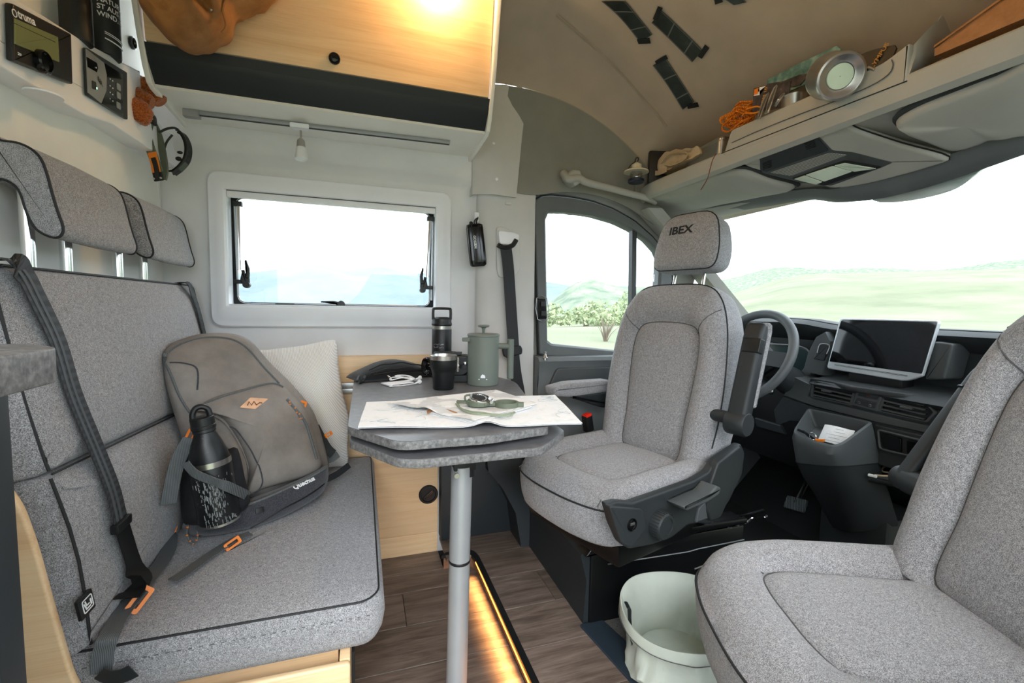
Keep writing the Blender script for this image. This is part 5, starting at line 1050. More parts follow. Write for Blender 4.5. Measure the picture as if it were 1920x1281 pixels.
# lower door panel
sec = lambda x: [(x, 1.86, .84), (x, 1.80, .835), (x, 1.785, .82), (x, 1.80, .78), (x, 1.80, .70), (x, 1.78, .66), (x, 1.76, .62), (x, 1.77, .40), (x, 1.78, .10), (x, 1.86, .10)]
bm = nb(); loft(bm, [[Vector(p) for p in sec(x)] for x in (.715, .76, .95, 1.2, 1.6, 2.1)], True, True); obj('door_panel', bm, 'doorgrey', dr_, sharp=35)
bm = nb(); slab(bm, rpoly([(.76, .70), (.80, .79), (1.5, .79), (1.5, .64), (.78, .64)], .02), lambda u, v, d: (u, 1.80+d, v), -.012, .01, .006); obj('door_inset', bm, 'dashlight', dr_)
bm = nb(); lathe(bm, [(.012, 0), (.012, .012), (.008, .016), (.004, .03), (.007, .036), (.001, .038)], (0.747,1.8,0.823), (0, 0, 1), 16); obj('lock_pin', bm, 'steel', dr_)
# pillar foot and sill below the B pillar
bm = nb(); loft(bm, [[(x, 1.90, z), (x, y, z), (x+w, y, z), (x+w, 1.90, z)] for x, y, w, z in ((.62, 1.70, .10, .06), (.60, 1.72, .11, .2), (.55, 1.75, .13, .30), (.50, 1.79, .16, .36), (.50, 1.81, .2, .40))]); bm2 = obj('trim_9', bm, 'fascia', kind='structure', sharp=40)
bm = nb(); box(bm, .31, .80, 1.84, 1.9, .06, .40, .01); obj('trim_10', bm, 'fascia', kind='structure')
# A pillar and windscreen
bm = nb(); loft(bm, [[V3(p)+Vector(q) for q in ((-.03, -.03, 0), (.03, -.05, 0), (.06, .05, 0), (-.03, .06, 0))] for p in ((1.24, 1.80, 1.50), (1.45, 1.81, 1.33), (1.66, 1.82, 1.15), (1.86, 1.83, .98))]); obj('trim_12', bm, 'shelf', kind='structure', sharp=50)
ws = thing('windscreen', None, None, (1.8, 1.0, 1.0), kind='structure')
wsx = lambda y: .16*(1-((y-.95)/.9)**2)
bm = nb(); grid(bm, lambda u, v: ((lambda y: (1.46+.10*(1-((y-.95)/.9)**2)-.10+(.46+.5*wsx(y))*v, y, 1.435-.445*v))(.0+1.84*u)), 24, 6); solid(bm, .004); obj('windscreen_glass', bm, 'glass', ws, sharp=80)
bm = nb(); tube(bm, [(2.02,0.942,0.991),(2.02,0.909,1),(2.02,0.865,1.006)], .006, 6); tube(bm, [(2.04,0.915,1.007),(2.04,0.892,1.025),(2.04,0.869,1.03)], .010, 6); obj('wiper', bm, 'rubber', ws)

# driver seat belt on the pillar
t = thing('driver_belt', 'black seat belt hanging down the grey door pillar from its upper guide', 'seat belt', (.60, 1.81, .45))
gl = [(p[0], p[2]) for p in [(0.527,1.822,1.374),(0.548,1.822,1.38),(0.622,1.822,1.355),(0.632,1.822,1.329),(0.635,1.822,1.208),(0.607,1.822,1.174),(0.542,1.822,1.171),(0.532,1.822,1.204)]]
bm = nb(); slab(bm, rpoly(gl, .012, 4), lambda u, v, d: (u, 1.822+d, v), 0, .012, .003); gd = obj('belt_guide', bm, 'pillar', t)
bm = nb(); slab(bm, rpoly([(p[0], p[2]) for p in [(0.531,1.812,1.36),(0.596,1.812,1.356),(0.624,1.812,1.349),(0.615,1.812,1.301),(0.537,1.812,1.305)]], .01, 4), lambda u, v, d: (u, 1.812+d, v), -.006, .012, .005); obj('guide_cover', bm, 'white', gd)
bm = nb(); tube(bm, [(0.528,1.805,1.301),(0.555,1.805,1.292),(0.59,1.805,1.301),(0.608,1.805,1.326)], .010, 8, k=4); obj('guide_loop', bm, 'black', gd)
bm = nb(); ribbon(bm, [(0.562,1.805,1.301),(0.575,1.805,1.215),(0.587,1.805,1.084),(0.599,1.805,0.951),(0.608,1.805,0.85)], .048, .003, (1, 0, .05), 4); obj('webbing', bm, 'belt', t)
bm = nb(); ribbon(bm, [(0.601,1.8,0.873),(0.615,1.8,0.771),(0.634,1.8,0.679),(0.656,1.8,0.54),(0.679,1.8,0.397)], lambda q: .05, .003, (1, 0, .12), 4); obj('lower_webbing', bm, 'black', t)
bm = nb(); slab(bm, rpoly([(p[0], p[2]) for p in [(0.551,1.795,0.874),(0.572,1.795,0.885),(0.632,1.795,0.889),(0.64,1.795,0.873),(0.638,1.795,0.853),(0.596,1.795,0.844),(0.577,1.795,0.836),(0.558,1.795,0.845)]], .006, 3), lambda u, v, d: (u, 1.795+d, v), -.008, .008, .004); obj('belt_tongue', bm, 'black', t)

# ------------------------------------------------------------------ swivel cab seats
def seat(name, label, origin, yaw, rec, left=True):
    """front of the seat = +x, left = +y"""
    t = thing(name, label, 'seat', origin, (0, 0, yaw))
    oc = [(0, -.235), (.10, -.245), (.30, -.245), (.42, -.235), (.485, -.19), (.512, -.10), (.518, 0), (.512, .10), (.485, .19), (.42, .235), (.30, .245), (.10, .245), (0, .235), (-.02, .12), (-.025, 0), (-.02, -.12)]
    ic = [(.05, -.135), (.12, -.14), (.24, -.145), (.33, -.145), (.375, -.125), (.39, -.07), (.392, 0), (.39, .07), (.375, .125), (.33, .145), (.24, .145), (.12, .14), (.05, .135), (.035, .07), (.03, 0), (.035, -.07)]
    sp = lambda P: [Vector((p.x, p.y)) for p in smooth_path([(a, b, 0) for a, b in P], 5, True)]
    O, I = sp(oc), sp(ic); c = Vector((.23, 0))
    side = lambda p: .030*min(1, max(0, abs(p.y)-.13)/.07)*(1-.75*max(0, (p.x-.30)/.2)) - .020*max(0, (p.x-.40)/.12)
    R = []
    for f, z in ((.80, -.165), (.90, -.163), (.955, -.150), (.985, -.12), (1.0, -.085), (1.005, -.050)): R.append([(*(c+(p-c)*f), z) for p in O])
    for k, z in ((.03, -.032), (.12, -.012), (.28, .002), (.5, .010), (.75, .008), (.93, -.001)): R.append([(*(o.lerp(i, k)), z+side(o.lerp(i, k))*(1-.5*k)) for o, i in zip(O, I)])
    R.append([(*i, -.010) for i in I])
    for f, z in ((.96, -.004), (.85, .002), (.6, .006), (.3, .007)): R.append([(*(Vector((.21, 0))+(i-Vector((.21, 0)))*f), z) for i in I])
    bm = nb(); loft(bm, R); cu = obj('seat_cushion', bm, 'grey', t, local=True, sharp=70)
    bm = nb(); pp = [Vector((*(c+(p-c)*1.004), -.046)) for p in O]; tube(bm, [p for p in pp if p.x > -.01], .0026, 6); obj('piping', bm, 'piping', cu, local=True)
    bm = nb(); tube(bm, [Vector((*i, -.0085)) for i in I], .0016, 5, True)
    for s in (-1, 1): tube(bm, [(.375, s*.128, -.004), (.43, s*.165, .004), (.495, s*.185, -.035)], .0015, 5, k=4)
    obj('seam', bm, 'greyseam', cu, local=True)
    # backrest
    bf = lambda u, h, d=0: Vector((-sin(rec)*h+cos(rec)*d, u, cos(rec)*h+sin(rec)*d))
    ob = [(-.215, -.02), (-.238, .08), (-.246, .20), (-.240, .34), (-.222, .47), (-.186, .56), (-.125, .604), (0, .612), (.125, .604), (.186, .56), (.222, .47), (.240, .34), (.246, .20), (.238, .08), (.215, -.02), (.10, -.04), (0, -.045), (-.10, -.04)]
    ib = [(-.122, -.005), (-.128, .12), (-.136, .22), (-.142, .33), (-.138, .405), (-.118, .445), (-.075, .462), (0, .466), (.075, .462), (.118, .445), (.138, .405), (.142, .33), (.136, .22), (.128, .12), (.122, -.005), (.06, -.02), (0, -.022), (-.06, -.02)]
    O, I = sp(ob), sp(ib); c = Vector((0, .28)); R = []
    for f, d in ((.70, -.105), (.86, -.10), (.95, -.085), (.985, -.06), (1.0, -.02), (1.0, .022), (.985, .040)): R.append([bf(*(c+(p-c)*f), d) for p in O])
    for k, d in ((.06, .052), (.2, .072), (.4, .086), (.6, .088), (.8, .078), (.94, .060)):
        R.append([bf(*o.lerp(i, k), d*(1 if abs(o.x) > .15 else .86)) for o, i in zip(O, I)])
    R.append([bf(*i, .047) for i in I]); c2 = Vector((0, .24))
    for f, d in ((.965, .053), (.85, .060), (.6, .063), (.3, .064)): R.append([bf(*(c2+(i-c2)*f), d) for i in I])
    bm = nb(); loft(bm, R); bk = obj('backrest', bm, 'grey', t, local=True, sharp=70)
    bm = nb(); tube(bm, [bf(*(c+(p-c)*.988), .0395) for p in O if p.y > .0], .0034, 6) if False else None
    P = [bf(*(c+(p-c)*.990), .040) for p in O]; k0 = next(i for i, p in enumerate(O) if p.y > .02 and p.x < 0); k1 = max(i for i, p in enumerate(O) if p.y > .02 and p.x > 0); tube(bm, P[k0:k1], .0024, 6); obj('piping', bm, 'piping', bk, local=True)
    bm = nb(); tube(bm, [bf(*i, .0485) for i in I], .0017, 5, True); BK = bvh(bk)
    for s in (-1, 1):
        pts_ = []
        for q in range(9):
            u, h = s*(.126+.075*q/8), .430+.085*q/8; p = bf(u, h, .3); n = -(bf(0, 0, 1)-bf(0, 0, 0)); hit = BK.ray_cast(p, n, .5)
            if hit[0]: pts_.append(hit[0]-n*.0004)
        tube(bm, pts_, .0016, 5)
    obj('seam', bm, 'greyseam', bk, local=True)
    # headrest
    hs = lambda w0, w1, h0, h1, d: [bf(p.x, p.y, d) for p in rpoly([(-w0*.97, h0), (w0*.97, h0), (w0*1.03, h0+.075), (w1*.94, h1), (-w1*.94, h1), (-w0*1.03, h0+.075)], [.04, .04, .09, .065, .065, .09], 5)]
    hs2 = rpoly([(-.118*.97, .685), (.118*.97, .685), (.118*1.03, .76), (.094, .868), (-.094, .868), (-.118*1.03, .76)], [.04, .04, .09, .065, .065, .09], 5)
    bm = nb(); loft(bm, [hs(.09, .07, .70, .84, -.10), hs(.118, .10, .682, .870, -.09), hs(.130, .112, .672, .882, -.065), hs(.134, .116, .668, .886, -.02), hs(.134, .116, .668, .886, .012), hs(.130, .112, .672, .881, .026), hs(.118, .10, .685, .868, .036)]+[[bf(*(Vector((0, .777))+(Vector((p.x, p.y))-Vector((0, .777)))*f), d) for p in hs2] for f, d in ((.7, .043), (.45, .0465), (.2, .048))]); hr_ = obj('headrest', bm, 'grey', t, local=True, sharp=70)
    bm = nb(); tube(bm, hs(.1325, .1145, .6695, .8845, .019), .0026, 6, True); obj('piping', bm, 'piping', hr_, local=True)
    for s in (-.062, .062):
        bm = nb(); cyl(bm, bf(s, .58, -.03), bf(s, .70, -.03), .0058, n=14); obj('headrest_post', bm, 'chrome', hr_, local=True)
        bm = nb(); t_ = bf(s, .604, -.03); lathe(bm, [(.020, -.004), (.021, .004), (.017, .009), (.007, .011)], t_, bf(0, 1)-bf(0, 0), 20); obj('post_collar', bm, 'black', bk, local=True)
    return t, bf, bk, hr_, cu
ds, bf, dbk, dhr, dcu = seat('swivel_seat', 'grey driver seat turned round, with dark lettering on its headrest', (1.037, 1.398, .538), radians(196.5), radians(10.4))
up_ = (bf(0, 1)-bf(0, 0)); nn_ = (bf(0, 0, 1)-bf(0, 0, 0))
text('headrest_lettering', 'IBEX', .042, base(bf(-.064, .800, .05), (0, 1, 0), up_, nn_), 'dark_ink', dhr, local=True, onto=bvh(dhr), bold=.0014, wide=1.18, h=.0012)
# driver seat: side cover, knobs, handle, arm rests, buckle
SD = lambda a, v, d: (a, d, v)
pc = [(0.562,0.026),(0.523,0.024),(0.47,0.008),(0.351,0.008),(0.203,0.01),(0.122,0.022),(0.082,0.054),(-0.053,0.083),(-0.08,0.047),(-0.071,-0.024),(-0.002,-0.098),(0.064,-0.138),(0.095,-0.15),(0.165,-0.128),(0.219,-0.119),(0.288,-0.137),(0.376,-0.133),(0.475,-0.116),(0.505,-0.092),(0.539,-0.033)]
bm = nb(); slab(bm, rpoly(pc, .008, 3), SD, .258, .285, .006); sc1 = obj('side_cover', bm, 'trimplastic', ds, local=True, sharp=40)
pb_ = [(0.572,0.029),(0.444,-0.009),(0.426,-0.065),(0.485,-0.103),(0.524,-0.079)]
bm = nb(); slab(bm, rpoly(pb_, .012, 3), SD, .275, .300, .003); ncv = obj('cover_nose', bm, 'trimplastic', sc1, local=True, sharp=40)
pk_ = [(0.136,-0.02),(0.097,0.05),(-0.026,0.083),(-0.05,0.044),(-0.031,-0.021),(0.068,-0.132),(0.121,-0.129),(0.141,-0.09)]
bm = nb(); slab(bm, rpoly(pk_, .008, 3), SD, .27, .298, .006); obj('recliner_cover', bm, 'trimplastic', sc1, local=True, sharp=40)
(ka, kv), = [(0.488,-0.039)]
bm = nb(); lathe(bm, [(.0165, -.004), (.0165, .004), (.014, .005), (.0135, .002), (.001, .002)], (ka, .3005, kv), (0, 1, 0), 28); b_ = obj('tilt_button', bm, 'gloss', ds, local=True)
bm = nb(); box(bm, ka-.008, ka+.008, .3020, .3045, kv-.001, kv+.006, .001); obj('button_mark', bm, 'alu', b_, local=True)
(ka, kv), = [(0.365,-0.072)]
bm = nb(); lathe(bm, [(.036, .0), (.036, .030), (.032, .036), (.025, .036), (.0245, .033), (.001, .033)], (ka, .283, kv), (0, 1, 0), 40); kb_ = obj('lumbar_knob', bm, 'trimplastic', ds, local=True)
bm = nb()
for i in range(26):
    a = 2*pi*i/26; box(bm, .0355, .0372, -.0012, .0012, .003, .030, 0, Matrix.Translation((ka, .285, kv)) @ Matrix.Rotation(-pi/2, 4, 'X') @ Matrix.Rotation(a, 4, 'Z'))
obj('knob_ribs', bm, 'trimplastic', kb_, local=True); bpy.data.objects[kb_.children[0].name]['kind'] = 'stuff'
hl = [(0.329,-0.017),(0.309,-0.033),(0.214,-0.032),(0.155,-0.022),(0.146,-0.003),(0.169,0.008),(0.205,-0.011),(0.261,-0.013)]
bm = nb(); slab(bm, rpoly(hl, .006, 3), SD, .285, .34, .006); obj('lift_handle', bm, 'dashlight', ds, local=True)
bm = nb(); slab(bm, rpoly([(0.188,-0.117),(0.176,-0.076),(0.144,-0.063),(0.127,-0.121)], .004, 2), SD, .28, .292, .003); obj('handle_bracket', bm, 'dashlight', sc1, local=True)
# right-hand (camera side) arm rest folded up
def armrest(bf, side, s0, raised, par, fab=True):
    y0 = side*s0; 
    return y0
(pa, pv), = [(0.018,0.176)]
A0 = Vector((pa, .31, pv)); (qa, qv), = [(-0.063,0.466)]; A1 = Vector((qa, .31, qv)); ad = (A1-A0).normalized(); an = Vector((ad.z, 0, -ad.x))
Lr = (A1-A0).length; FN = base(A0, ad, an, (0, 1, 0))
bm = nb(); slab(bm, rpoly([(-.01, -.022), (Lr-.02, -.02), (Lr+.01, -.008), (Lr+.01, .016), (Lr-.03, .026), (-.01, .028)], .014, 4), FN, -.03, .03, .012); ar = obj('armrest', bm, 'trimplastic', ds, local=True, sharp=40)
bm = nb(); slab(bm, rpoly([(.045, -.030), (Lr-.01, -.034), (Lr+.014, -.026), (Lr+.016, -.006), (Lr-.02, -.012), (.045, -.010)], .010, 4), FN, -.034, .034, .010); obj('armrest_pad', bm, 'grey', ar, local=True, sharp=60)
bm = nb(); lathe(bm, [(.036, -.03), (.038, -.026), (.038, .026), (.034, .032), (.001, .033)], A0+an*.0-ad*.01, (0, 1, 0), 32); obj('armrest_pivot', bm, 'trimplastic', ar, local=True, sharp=40)
bm = nb(); slab(bm, rpoly([(Lr*.70, .002), (Lr*.85, .002), (Lr*.85, .030), (Lr*.70, .030)], .004), FN, -.02, .033, .002); obj('armrest_button', bm, 'black', ar, local=True)
bm = nb(); cyl(bm, A0-Vector((0, .09, 0)), A0, .02, n=24); obj('armrest_arm', bm, 'trimplastic', ar, local=True)
# far arm rest folded down
la_ = [(0.267,0.205),(0.179,0.217),(-0.043,0.211),(-0.06,0.198),(-0.061,0.161),(0.182,0.159),(0.26,0.17)]
bm = nb(); slab(bm, rpoly(la_, .012, 4), SD, -.345, -.275, .012); a2 = obj('armrest', bm, 'grey', ds, local=True, sharp=60)
bm = nb(); slab(bm, rpoly([(0.183,0.161),(-0.061,0.163),(-0.098,0.091),(-0,0.097)], .01, 3), SD, -.335, -.275, .006); obj('armrest_shell', bm, 'trimplastic', a2, local=True, sharp=40)
(ba_, bv_), = [(0.101,0.065)]
bm = nb(); box(bm, ba_-.022, ba_+.014, -.285, -.255, bv_-.055, bv_+.015, .006, Matrix.Translation((ba_, -.27, bv_)) @ Matrix.Rotation(radians(12), 4, 'Y') @ Matrix.Translation((-ba_, .27, -bv_))); bk_ = obj('belt_buckle', bm, 'black', ds, local=True)
bm = nb(); box(bm, ba_-.018, ba_+.012, -.281, -.254, bv_+.010, bv_+.021, .003, Matrix.Translation((ba_, -.27, bv_)) @ Matrix.Rotation(radians(12), 4, 'Y') @ Matrix.Translation((-ba_, .27, -bv_))); obj('release_button', bm, 'red', bk_, local=True)
bm = nb(); cyl(bm, (ba_-.01, -.27, bv_-.05), (ba_-.01, -.255, bv_-.22), .008); obj('buckle_stalk', bm, 'black', bk_, local=True)
bm = nb(); box(bm, .02, .44, -.20, .22, -.215, -.150, .01); obj('swivel_plate', bm, 'steelblack', ds, local=True)

# driver seat pedestal
sbx = thing('seat_pedestal', 'black steel seat box with rails under the driver seat', 'seat base', (.95, 1.45, .06))
bm = nb(); box(bm, .672, 1.27, 1.205, 1.70, .06, .302, .006); obj('pedestal_box', bm, 'steelblack', sbx)
bm = nb(); loft(bm, [[(.655, y, .058), (.663, y, .20), (.640, y, .285), (.66, y, .325), (.72, y, .33), (.74, y, .058)] for y in (1.215, 1.23, 1.5, 1.78, 1.80)]); obj('pedestal_skirt', bm, 'fascia', sbx, sharp=35)
bm = nb(); slab(bm, rpoly([(.635, .302), (.66, .33), (1.235, .345), (1.245, .325), (.66, .305)], .004, 2), XZ, 1.175, 1.235, .003); obj('front_rail', bm, 'steelblack', sbx)
bm = nb(); box(bm, .65, 1.235, 1.160, 1.175, .335, .352, .003); obj('upper_rail', bm, 'steelblack', sbx)
bm = nb(); tube(bm, [(0.71,1.17,0.272),(1.005,1.17,0.265),(1.047,1.17,0.269),(1.236,1.17,0.272)], .0022, 6); obj('rail_edge', bm, 'alu', sbx)
bm = nb()
for p in [(1.201,1.2,0.304),(1.233,1.2,0.309),(1.265,1.2,0.313)]: lathe(bm, [(.007, 0), (.007, .006), (.003, .008)], p, (0, 0, 1), 10)
obj('rail_bolts', bm, 'steel', sbx); bpy.data.objects[sbx.children[-1].name]['kind'] = 'stuff'
bm = nb(); tube(bm, [(1.263,1.28,0.307),(1.333,1.28,0.292),(1.439,1.28,0.301)], .006, 8, k=3); tube(bm, [(1.339,1.26,0.276),(1.368,1.26,0.289),(1.419,1.26,0.282),(1.433,1.26,0.292)], .005, 8, k=3); obj('seat_slide_bar', bm, 'chrome', sbx)
bm = nb(); box(bm, .79, .80, 1.50, 1.512, .33, .35, .001); obj('bracket', bm, 'steel', sbx)

# passenger seat close to the camera
ps, pf, pbk, phr, pcu = seat('swivel_seat', 'grey passenger seat turned round, closest to the camera at the right edge', (1.087, .431, .512), radians(157.7), radians(18.8))
PD = SD
bm = nb(); slab(bm, rpoly([(.45, -.10), (.40, -.03), (.02, -.02), (-.10, .10), (-.14, .08), (-.12, -.06), (-.04, -.17), (.40, -.19)], .015, 4), SD, -.285, -.235, .008); obj('side_cover', bm, 'trimplastic', ps, local=True, sharp=40)
(pa, pv), = [(-0.009,0.155)]; (qa, qv), = [(-0.166,0.423)]
A0 = Vector((pa, -.275, pv)); A1 = Vector((qa, -.275, qv)); ad = (A1-A0).normalized(); an = Vector((ad.z, 0, -ad.x)); Lr = (A1-A0).length; FN = base(A0, ad, an, (0, 1, 0))
bm = nb(); slab(bm, rpoly([(-.01, -.022), (Lr-.02, -.02), (Lr+.01, -.008), (Lr+.01, .016), (Lr-.03, .026), (-.01, .028)], .014, 4), FN, -.020, .020, .010); ar = obj('armrest', bm, 'trimplastic', ps, local=True, sharp=40)
bm = nb(); lathe(bm, [(.026, -.03), (.028, -.026), (.028, .026), (.026, .032), (.001, .033)], A0, (0, 1, 0), 32); cyl(bm, A0, A0+Vector((0, .08, 0)), .03); obj('armrest_pivot', bm, 'trimplastic', ar, local=True, sharp=40)
bm = nb(); tube(bm, [FN(Lr*.78, .0, 0)+Vector((x*.0, .0, 0))+an*.030*cos(a)+Vector((0, .030*sin(a), 0)) for a in [2*pi*i/20 for i in range(20)] for x in (0,)], .003, 6, True); obj('armrest_joint', bm, 'black', ar, local=True)
pp_ = thing('seat_pedestal', 'black seat box under the passenger seat, behind the pale green bin', 'seat base', (1.0, .35, .06))
bm = nb(); box(bm, .84, 1.25, .16, .64, .06, .31, .006); obj('pedestal_box', bm, 'steelblack', pp_)
bm = nb(); box(bm, .82, 1.28, .14, .66, .31, .345, .004); obj('swivel_plate', bm, 'steelblack', pp_)

# ------------------------------------------------------------------ dashboard
da = thing('dashboard', 'dark grey dashboard with air vents, tray and centre console', 'dashboard', (1.75, 1.0, .06))
XV = 1.66
body_p = [(2.10, .985), (1.84, 1.006), (1.775, 1.000), (1.750, .985), (1.765, .965), (1.83, .930), (1.84, .815), (1.70, .800), (1.655, .790), (1.640, .778), (1.652, .764), (1.685, .755), (1.70, .62), (1.76, .56), (1.80, .45), (1.95, .30), (2.1, .25)]
def dash_sec(y):
    k = sstep(1.28, 1.40, y)       # deeper hollow in front of the driver
    q = [list(p) for p in body_p]
    for i in (5, 6): q[i][0] += .03*k
    for i in (7, 8, 9, 10): q[i][0] += .13*k; q[i][1] -= .03*k
    for i in (11, 12): q[i][0] += .08*k
    for i in (1, 2, 3, 4): q[i][1] += .022*k*(1-abs(y-1.5)*1.2); q[i][0] -= .05*k
    return [Vector((x, y, z)) for x, z in q]
bm = nb(); loft(bm, [dash_sec(y) for y in [.05, .5, .8, 1.0, 1.2, 1.26, 1.30, 1.34, 1.38, 1.42, 1.5, 1.6, 1.7, 1.83]]); dbody = obj('dash_body', bm, 'dash', da, sharp=40)
bm = nb(); tube(bm, [dash_sec(y)[2]+Vector((.012, 0, .002)) for y in [.05+1.78*i/40 for i in range(41)]], .0022, 5); obj('top_seam', bm, 'rubber', dbody)
# glove hollow divider
bm = nb(); slab(bm, rpoly([(1.742, .97), (1.83, .95), (1.83, .80), (1.70, .80)], .02), XZ, 1.0, 1.03, .008) if False else None
bm.free()
bm = nb(); slab(bm, rpoly([(p[1], p[2]) for p in [(1.73,0.89,0.958),(1.73,0.769,0.958),(1.73,0.77,0.89),(1.73,0.893,0.869),(1.73,0.915,0.877)]], .012), YZ, 1.735, 1.80, .004) if False else None
bm.free()
gp = [(p[1], p[2]) for p in [(1.74,0.955,0.966),(1.74,0.902,0.962),(1.74,0.918,0.848),(1.74,0.97,0.839)]]
bm = nb(); slab(bm, rpoly(gp, .01), YZ, 1.735, 1.83, .006); obj('dash_divider', bm, 'dashlight', da)
# vents
def yz(p): return [(q[1], q[2]) for q in p]
lv = yz([(1.655,1.272,0.79),(1.655,1.121,0.78),(1.655,1.131,0.723),(1.655,1.289,0.725),(1.655,1.288,0.771)])
rv = yz([(1.655,1.033,0.787),(1.655,0.911,0.779),(1.655,0.884,0.755),(1.655,0.905,0.72),(1.655,1.047,0.723)])
cv = yz([(1.65,1.116,0.789),(1.65,1.032,0.786),(1.65,1.047,0.721),(1.65,1.13,0.726)])
sur = yz([(1.658,1.301,0.798),(1.658,1.117,0.796),(1.658,1.026,0.794),(1.658,0.902,0.79),(1.658,0.872,0.756),(1.658,0.896,0.709),(1.658,1.061,0.71),(1.658,1.151,0.713),(1.658,1.299,0.714),(1.658,1.316,0.749)])
bm = nb(); slab(bm, rpoly(sur, .008, 3), YZ, XV-.004, 1.72, .004); obj('vent_surround', bm, 'dash', da, sharp=40)
for V in (lv, rv):
    bm = nb(); c = sum((Vector(p) for p in V), Vector((0, 0)))/len(V); R_ = rpoly(V, .006, 3)
    ringplate(bm, R_, [c+(p-c)*.90 for p in R_], YZ, XV-.012, XV+.002); v = obj('air_vent', bm, 'dashlight', da)
    bm = nb(); slab(bm, [tuple(c+(p-c)*.91) for p in R_], YZ, XV-.0052, XV-.0045); obj('vent_back', bm, 'gloss', v)
    ys = [p[0] for p in V]; 
    for k in range(4):
        f = (k+.6)/4.2; a, b = Vector(V[0]).lerp(Vector(V[3] if len(V) == 5 and V is lv else V[4]), f), Vector(V[1]).lerp(Vector(V[2] if V is lv else V[3]), f)
        a, b = a.lerp(b, .05), a.lerp(b, .95)
        bm = nb(); loft(bm, [[Vector((XV-.014, p.x, p.y+.0022)), Vector((XV-.014, p.x, p.y-.0022)), Vector((XV-.005, p.x, p.y-.001)), Vector((XV-.005, p.x, p.y+.003))] for p in (a, b)]); obj('slat', bm, 'dashlight', v)
    m_ = c+Vector((.004, .002)); bm = nb(); box(bm, XV-.024, XV-.008, m_.x-.016, m_.x+.016, m_.y-.004, m_.y+.004, .002); obj('vent_tab', bm, 'dashlight', v)
bm = nb(); slab(bm, rpoly(cv, .004, 3), YZ, XV-.016, XV, .003); cp_ = obj('switch_block', bm, 'dashlight', da)
for P in ([(1.643,1.104,0.782),(1.643,1.04,0.781),(1.643,1.047,0.762),(1.643,1.111,0.764)], [(1.643,1.111,0.756),(1.643,1.048,0.752),(1.643,1.053,0.731),(1.643,1.12,0.736)]):
    bm = nb(); slab(bm, rpoly(yz(P), .003, 3), YZ, XV-.0195, XV-.014, .002); sb = obj('switch_key', bm, 'dash', cp_)
q = V3((1.64,1.075,0.773)); Yd = Vector((0, -1, 0))
bm = nb(); fn = base(q, Yd, (0, 0, 1), (-1, 0, 0)); tube(bm, [fn(-.006, -.004), fn(.006, -.004), fn(0, .006)], .0011, 5, True); obj('hazard_mark', bm, 'redmark', cp_)
for px, s_ in (((1.64,1.103,0.741), 'P'), ((1.64,1.067,0.739), 'A')):
    bm = nb(); fn = base(px, Yd, (0, 0, 1), (-1, 0, 0)); tube(bm, [fn(-.004, -.003), fn(.004, -.003), fn(.003, .003), fn(-.003, .003)], .0009, 5, True); obj('key_mark', bm, 'grey_ink', cp_)
# light trim strip under and left of the vents
bm = nb(); slab(bm, yz([(1.65,1.276,0.717),(1.65,1.127,0.715),(1.65,0.903,0.709),(1.65,0.905,0.687),(1.65,1.046,0.685),(1.65,1.269,0.691),(1.65,1.406,0.707),(1.65,1.368,0.792),(1.65,1.288,0.771),(1.65,1.303,0.726)]), YZ, XV-.012, 1.76, .003); obj('trim_strip', bm, 'dashlight', da, sharp=30)
bm = nb(); slab(bm, yz([(1.655,1.415,0.7),(1.655,1.273,0.686),(1.655,0.904,0.687),(1.655,0.908,0.647),(1.655,1.022,0.655),(1.655,1.126,0.649),(1.655,1.378,0.606),(1.655,1.438,0.568),(1.655,1.456,0.633)]), YZ, XV-.004, 1.78, .004); obj('lower_panel', bm, 'dash', da, sharp=30)
# shelf pad below the screen
pad_ = [(1.933,1.518,0.795),(1.678,1.263,0.795),(1.618,1.111,0.795),(1.649,0.966,0.795),(1.791,0.916,0.795)]
bm = nb(); lp_ = [(p[0], p[1]) for p in pad_]; slab(bm, rpoly(lp_+[(1.80, .5), (1.84, 1.28)], .012, 3), XY, .778, .798, .006); obj('shelf_pad', bm, 'dash', da, sharp=40)
# instrument cluster
bm = nb(); slab(bm, rpoly(yz([(1.8,1.636,0.913),(1.8,1.524,0.907),(1.8,1.429,0.895),(1.8,1.417,0.839),(1.8,1.45,0.789),(1.8,1.624,0.751)]), .012, 4), YZ, 1.79, 1.81, .003); ic_ = obj('instrument_cluster', bm, plain('cluster_glass', (40, 58, 60), .15), da)
bm = nb(); tube(bm, [(1.785,1.621,0.901),(1.785,1.511,0.906),(1.785,1.447,0.902),(1.785,1.416,0.885),(1.785,1.41,0.84),(1.785,1.439,0.796)], .0035, 6, k=4); obj('cluster_rim', bm, 'alu', ic_)
bm = nb(); cl = [(1.74,1.306,0.976),(1.74,1.344,0.953),(1.74,1.373,0.89),(1.74,1.387,0.822),(1.74,1.413,0.787),(1.74,1.488,0.771),(1.74,1.487,0.757),(1.74,1.393,0.772),(1.74,1.355,0.804),(1.74,1.304,0.803),(1.74,1.284,0.94)]
slab(bm, yz(cl), YZ, 1.725, 1.80, .004); obj('binnacle_trim', bm, 'dashlight', da, sharp=30)
bm = nb(); slab(bm, rpoly(yz([(1.72,1.32,0.929),(1.72,1.281,0.926),(1.72,1.299,0.862),(1.72,1.34,0.865)]), .004), YZ, 1.715, 1.73, .003); lsw = obj('light_switch', bm, 'trimplastic', da)
bm = nb(); tube(bm, yz3 if False else [(1.713,1.323,0.891),(1.713,1.314,0.926),(1.713,1.277,0.925),(1.713,1.285,0.891)], .0022, 6, k=3); obj('switch_rim', bm, 'alu', lsw)
bm = nb(); box(bm, 1.7125, 1.714, *sorted(((1.714,1.325,0.893)[1], (1.714,1.288,0.892)[1])), (1.714,1.307,0.89)[2]-.0006, (1.714,1.307,0.89)[2]+.0006); obj('switch_gap', bm, 'dark_ink', lsw)
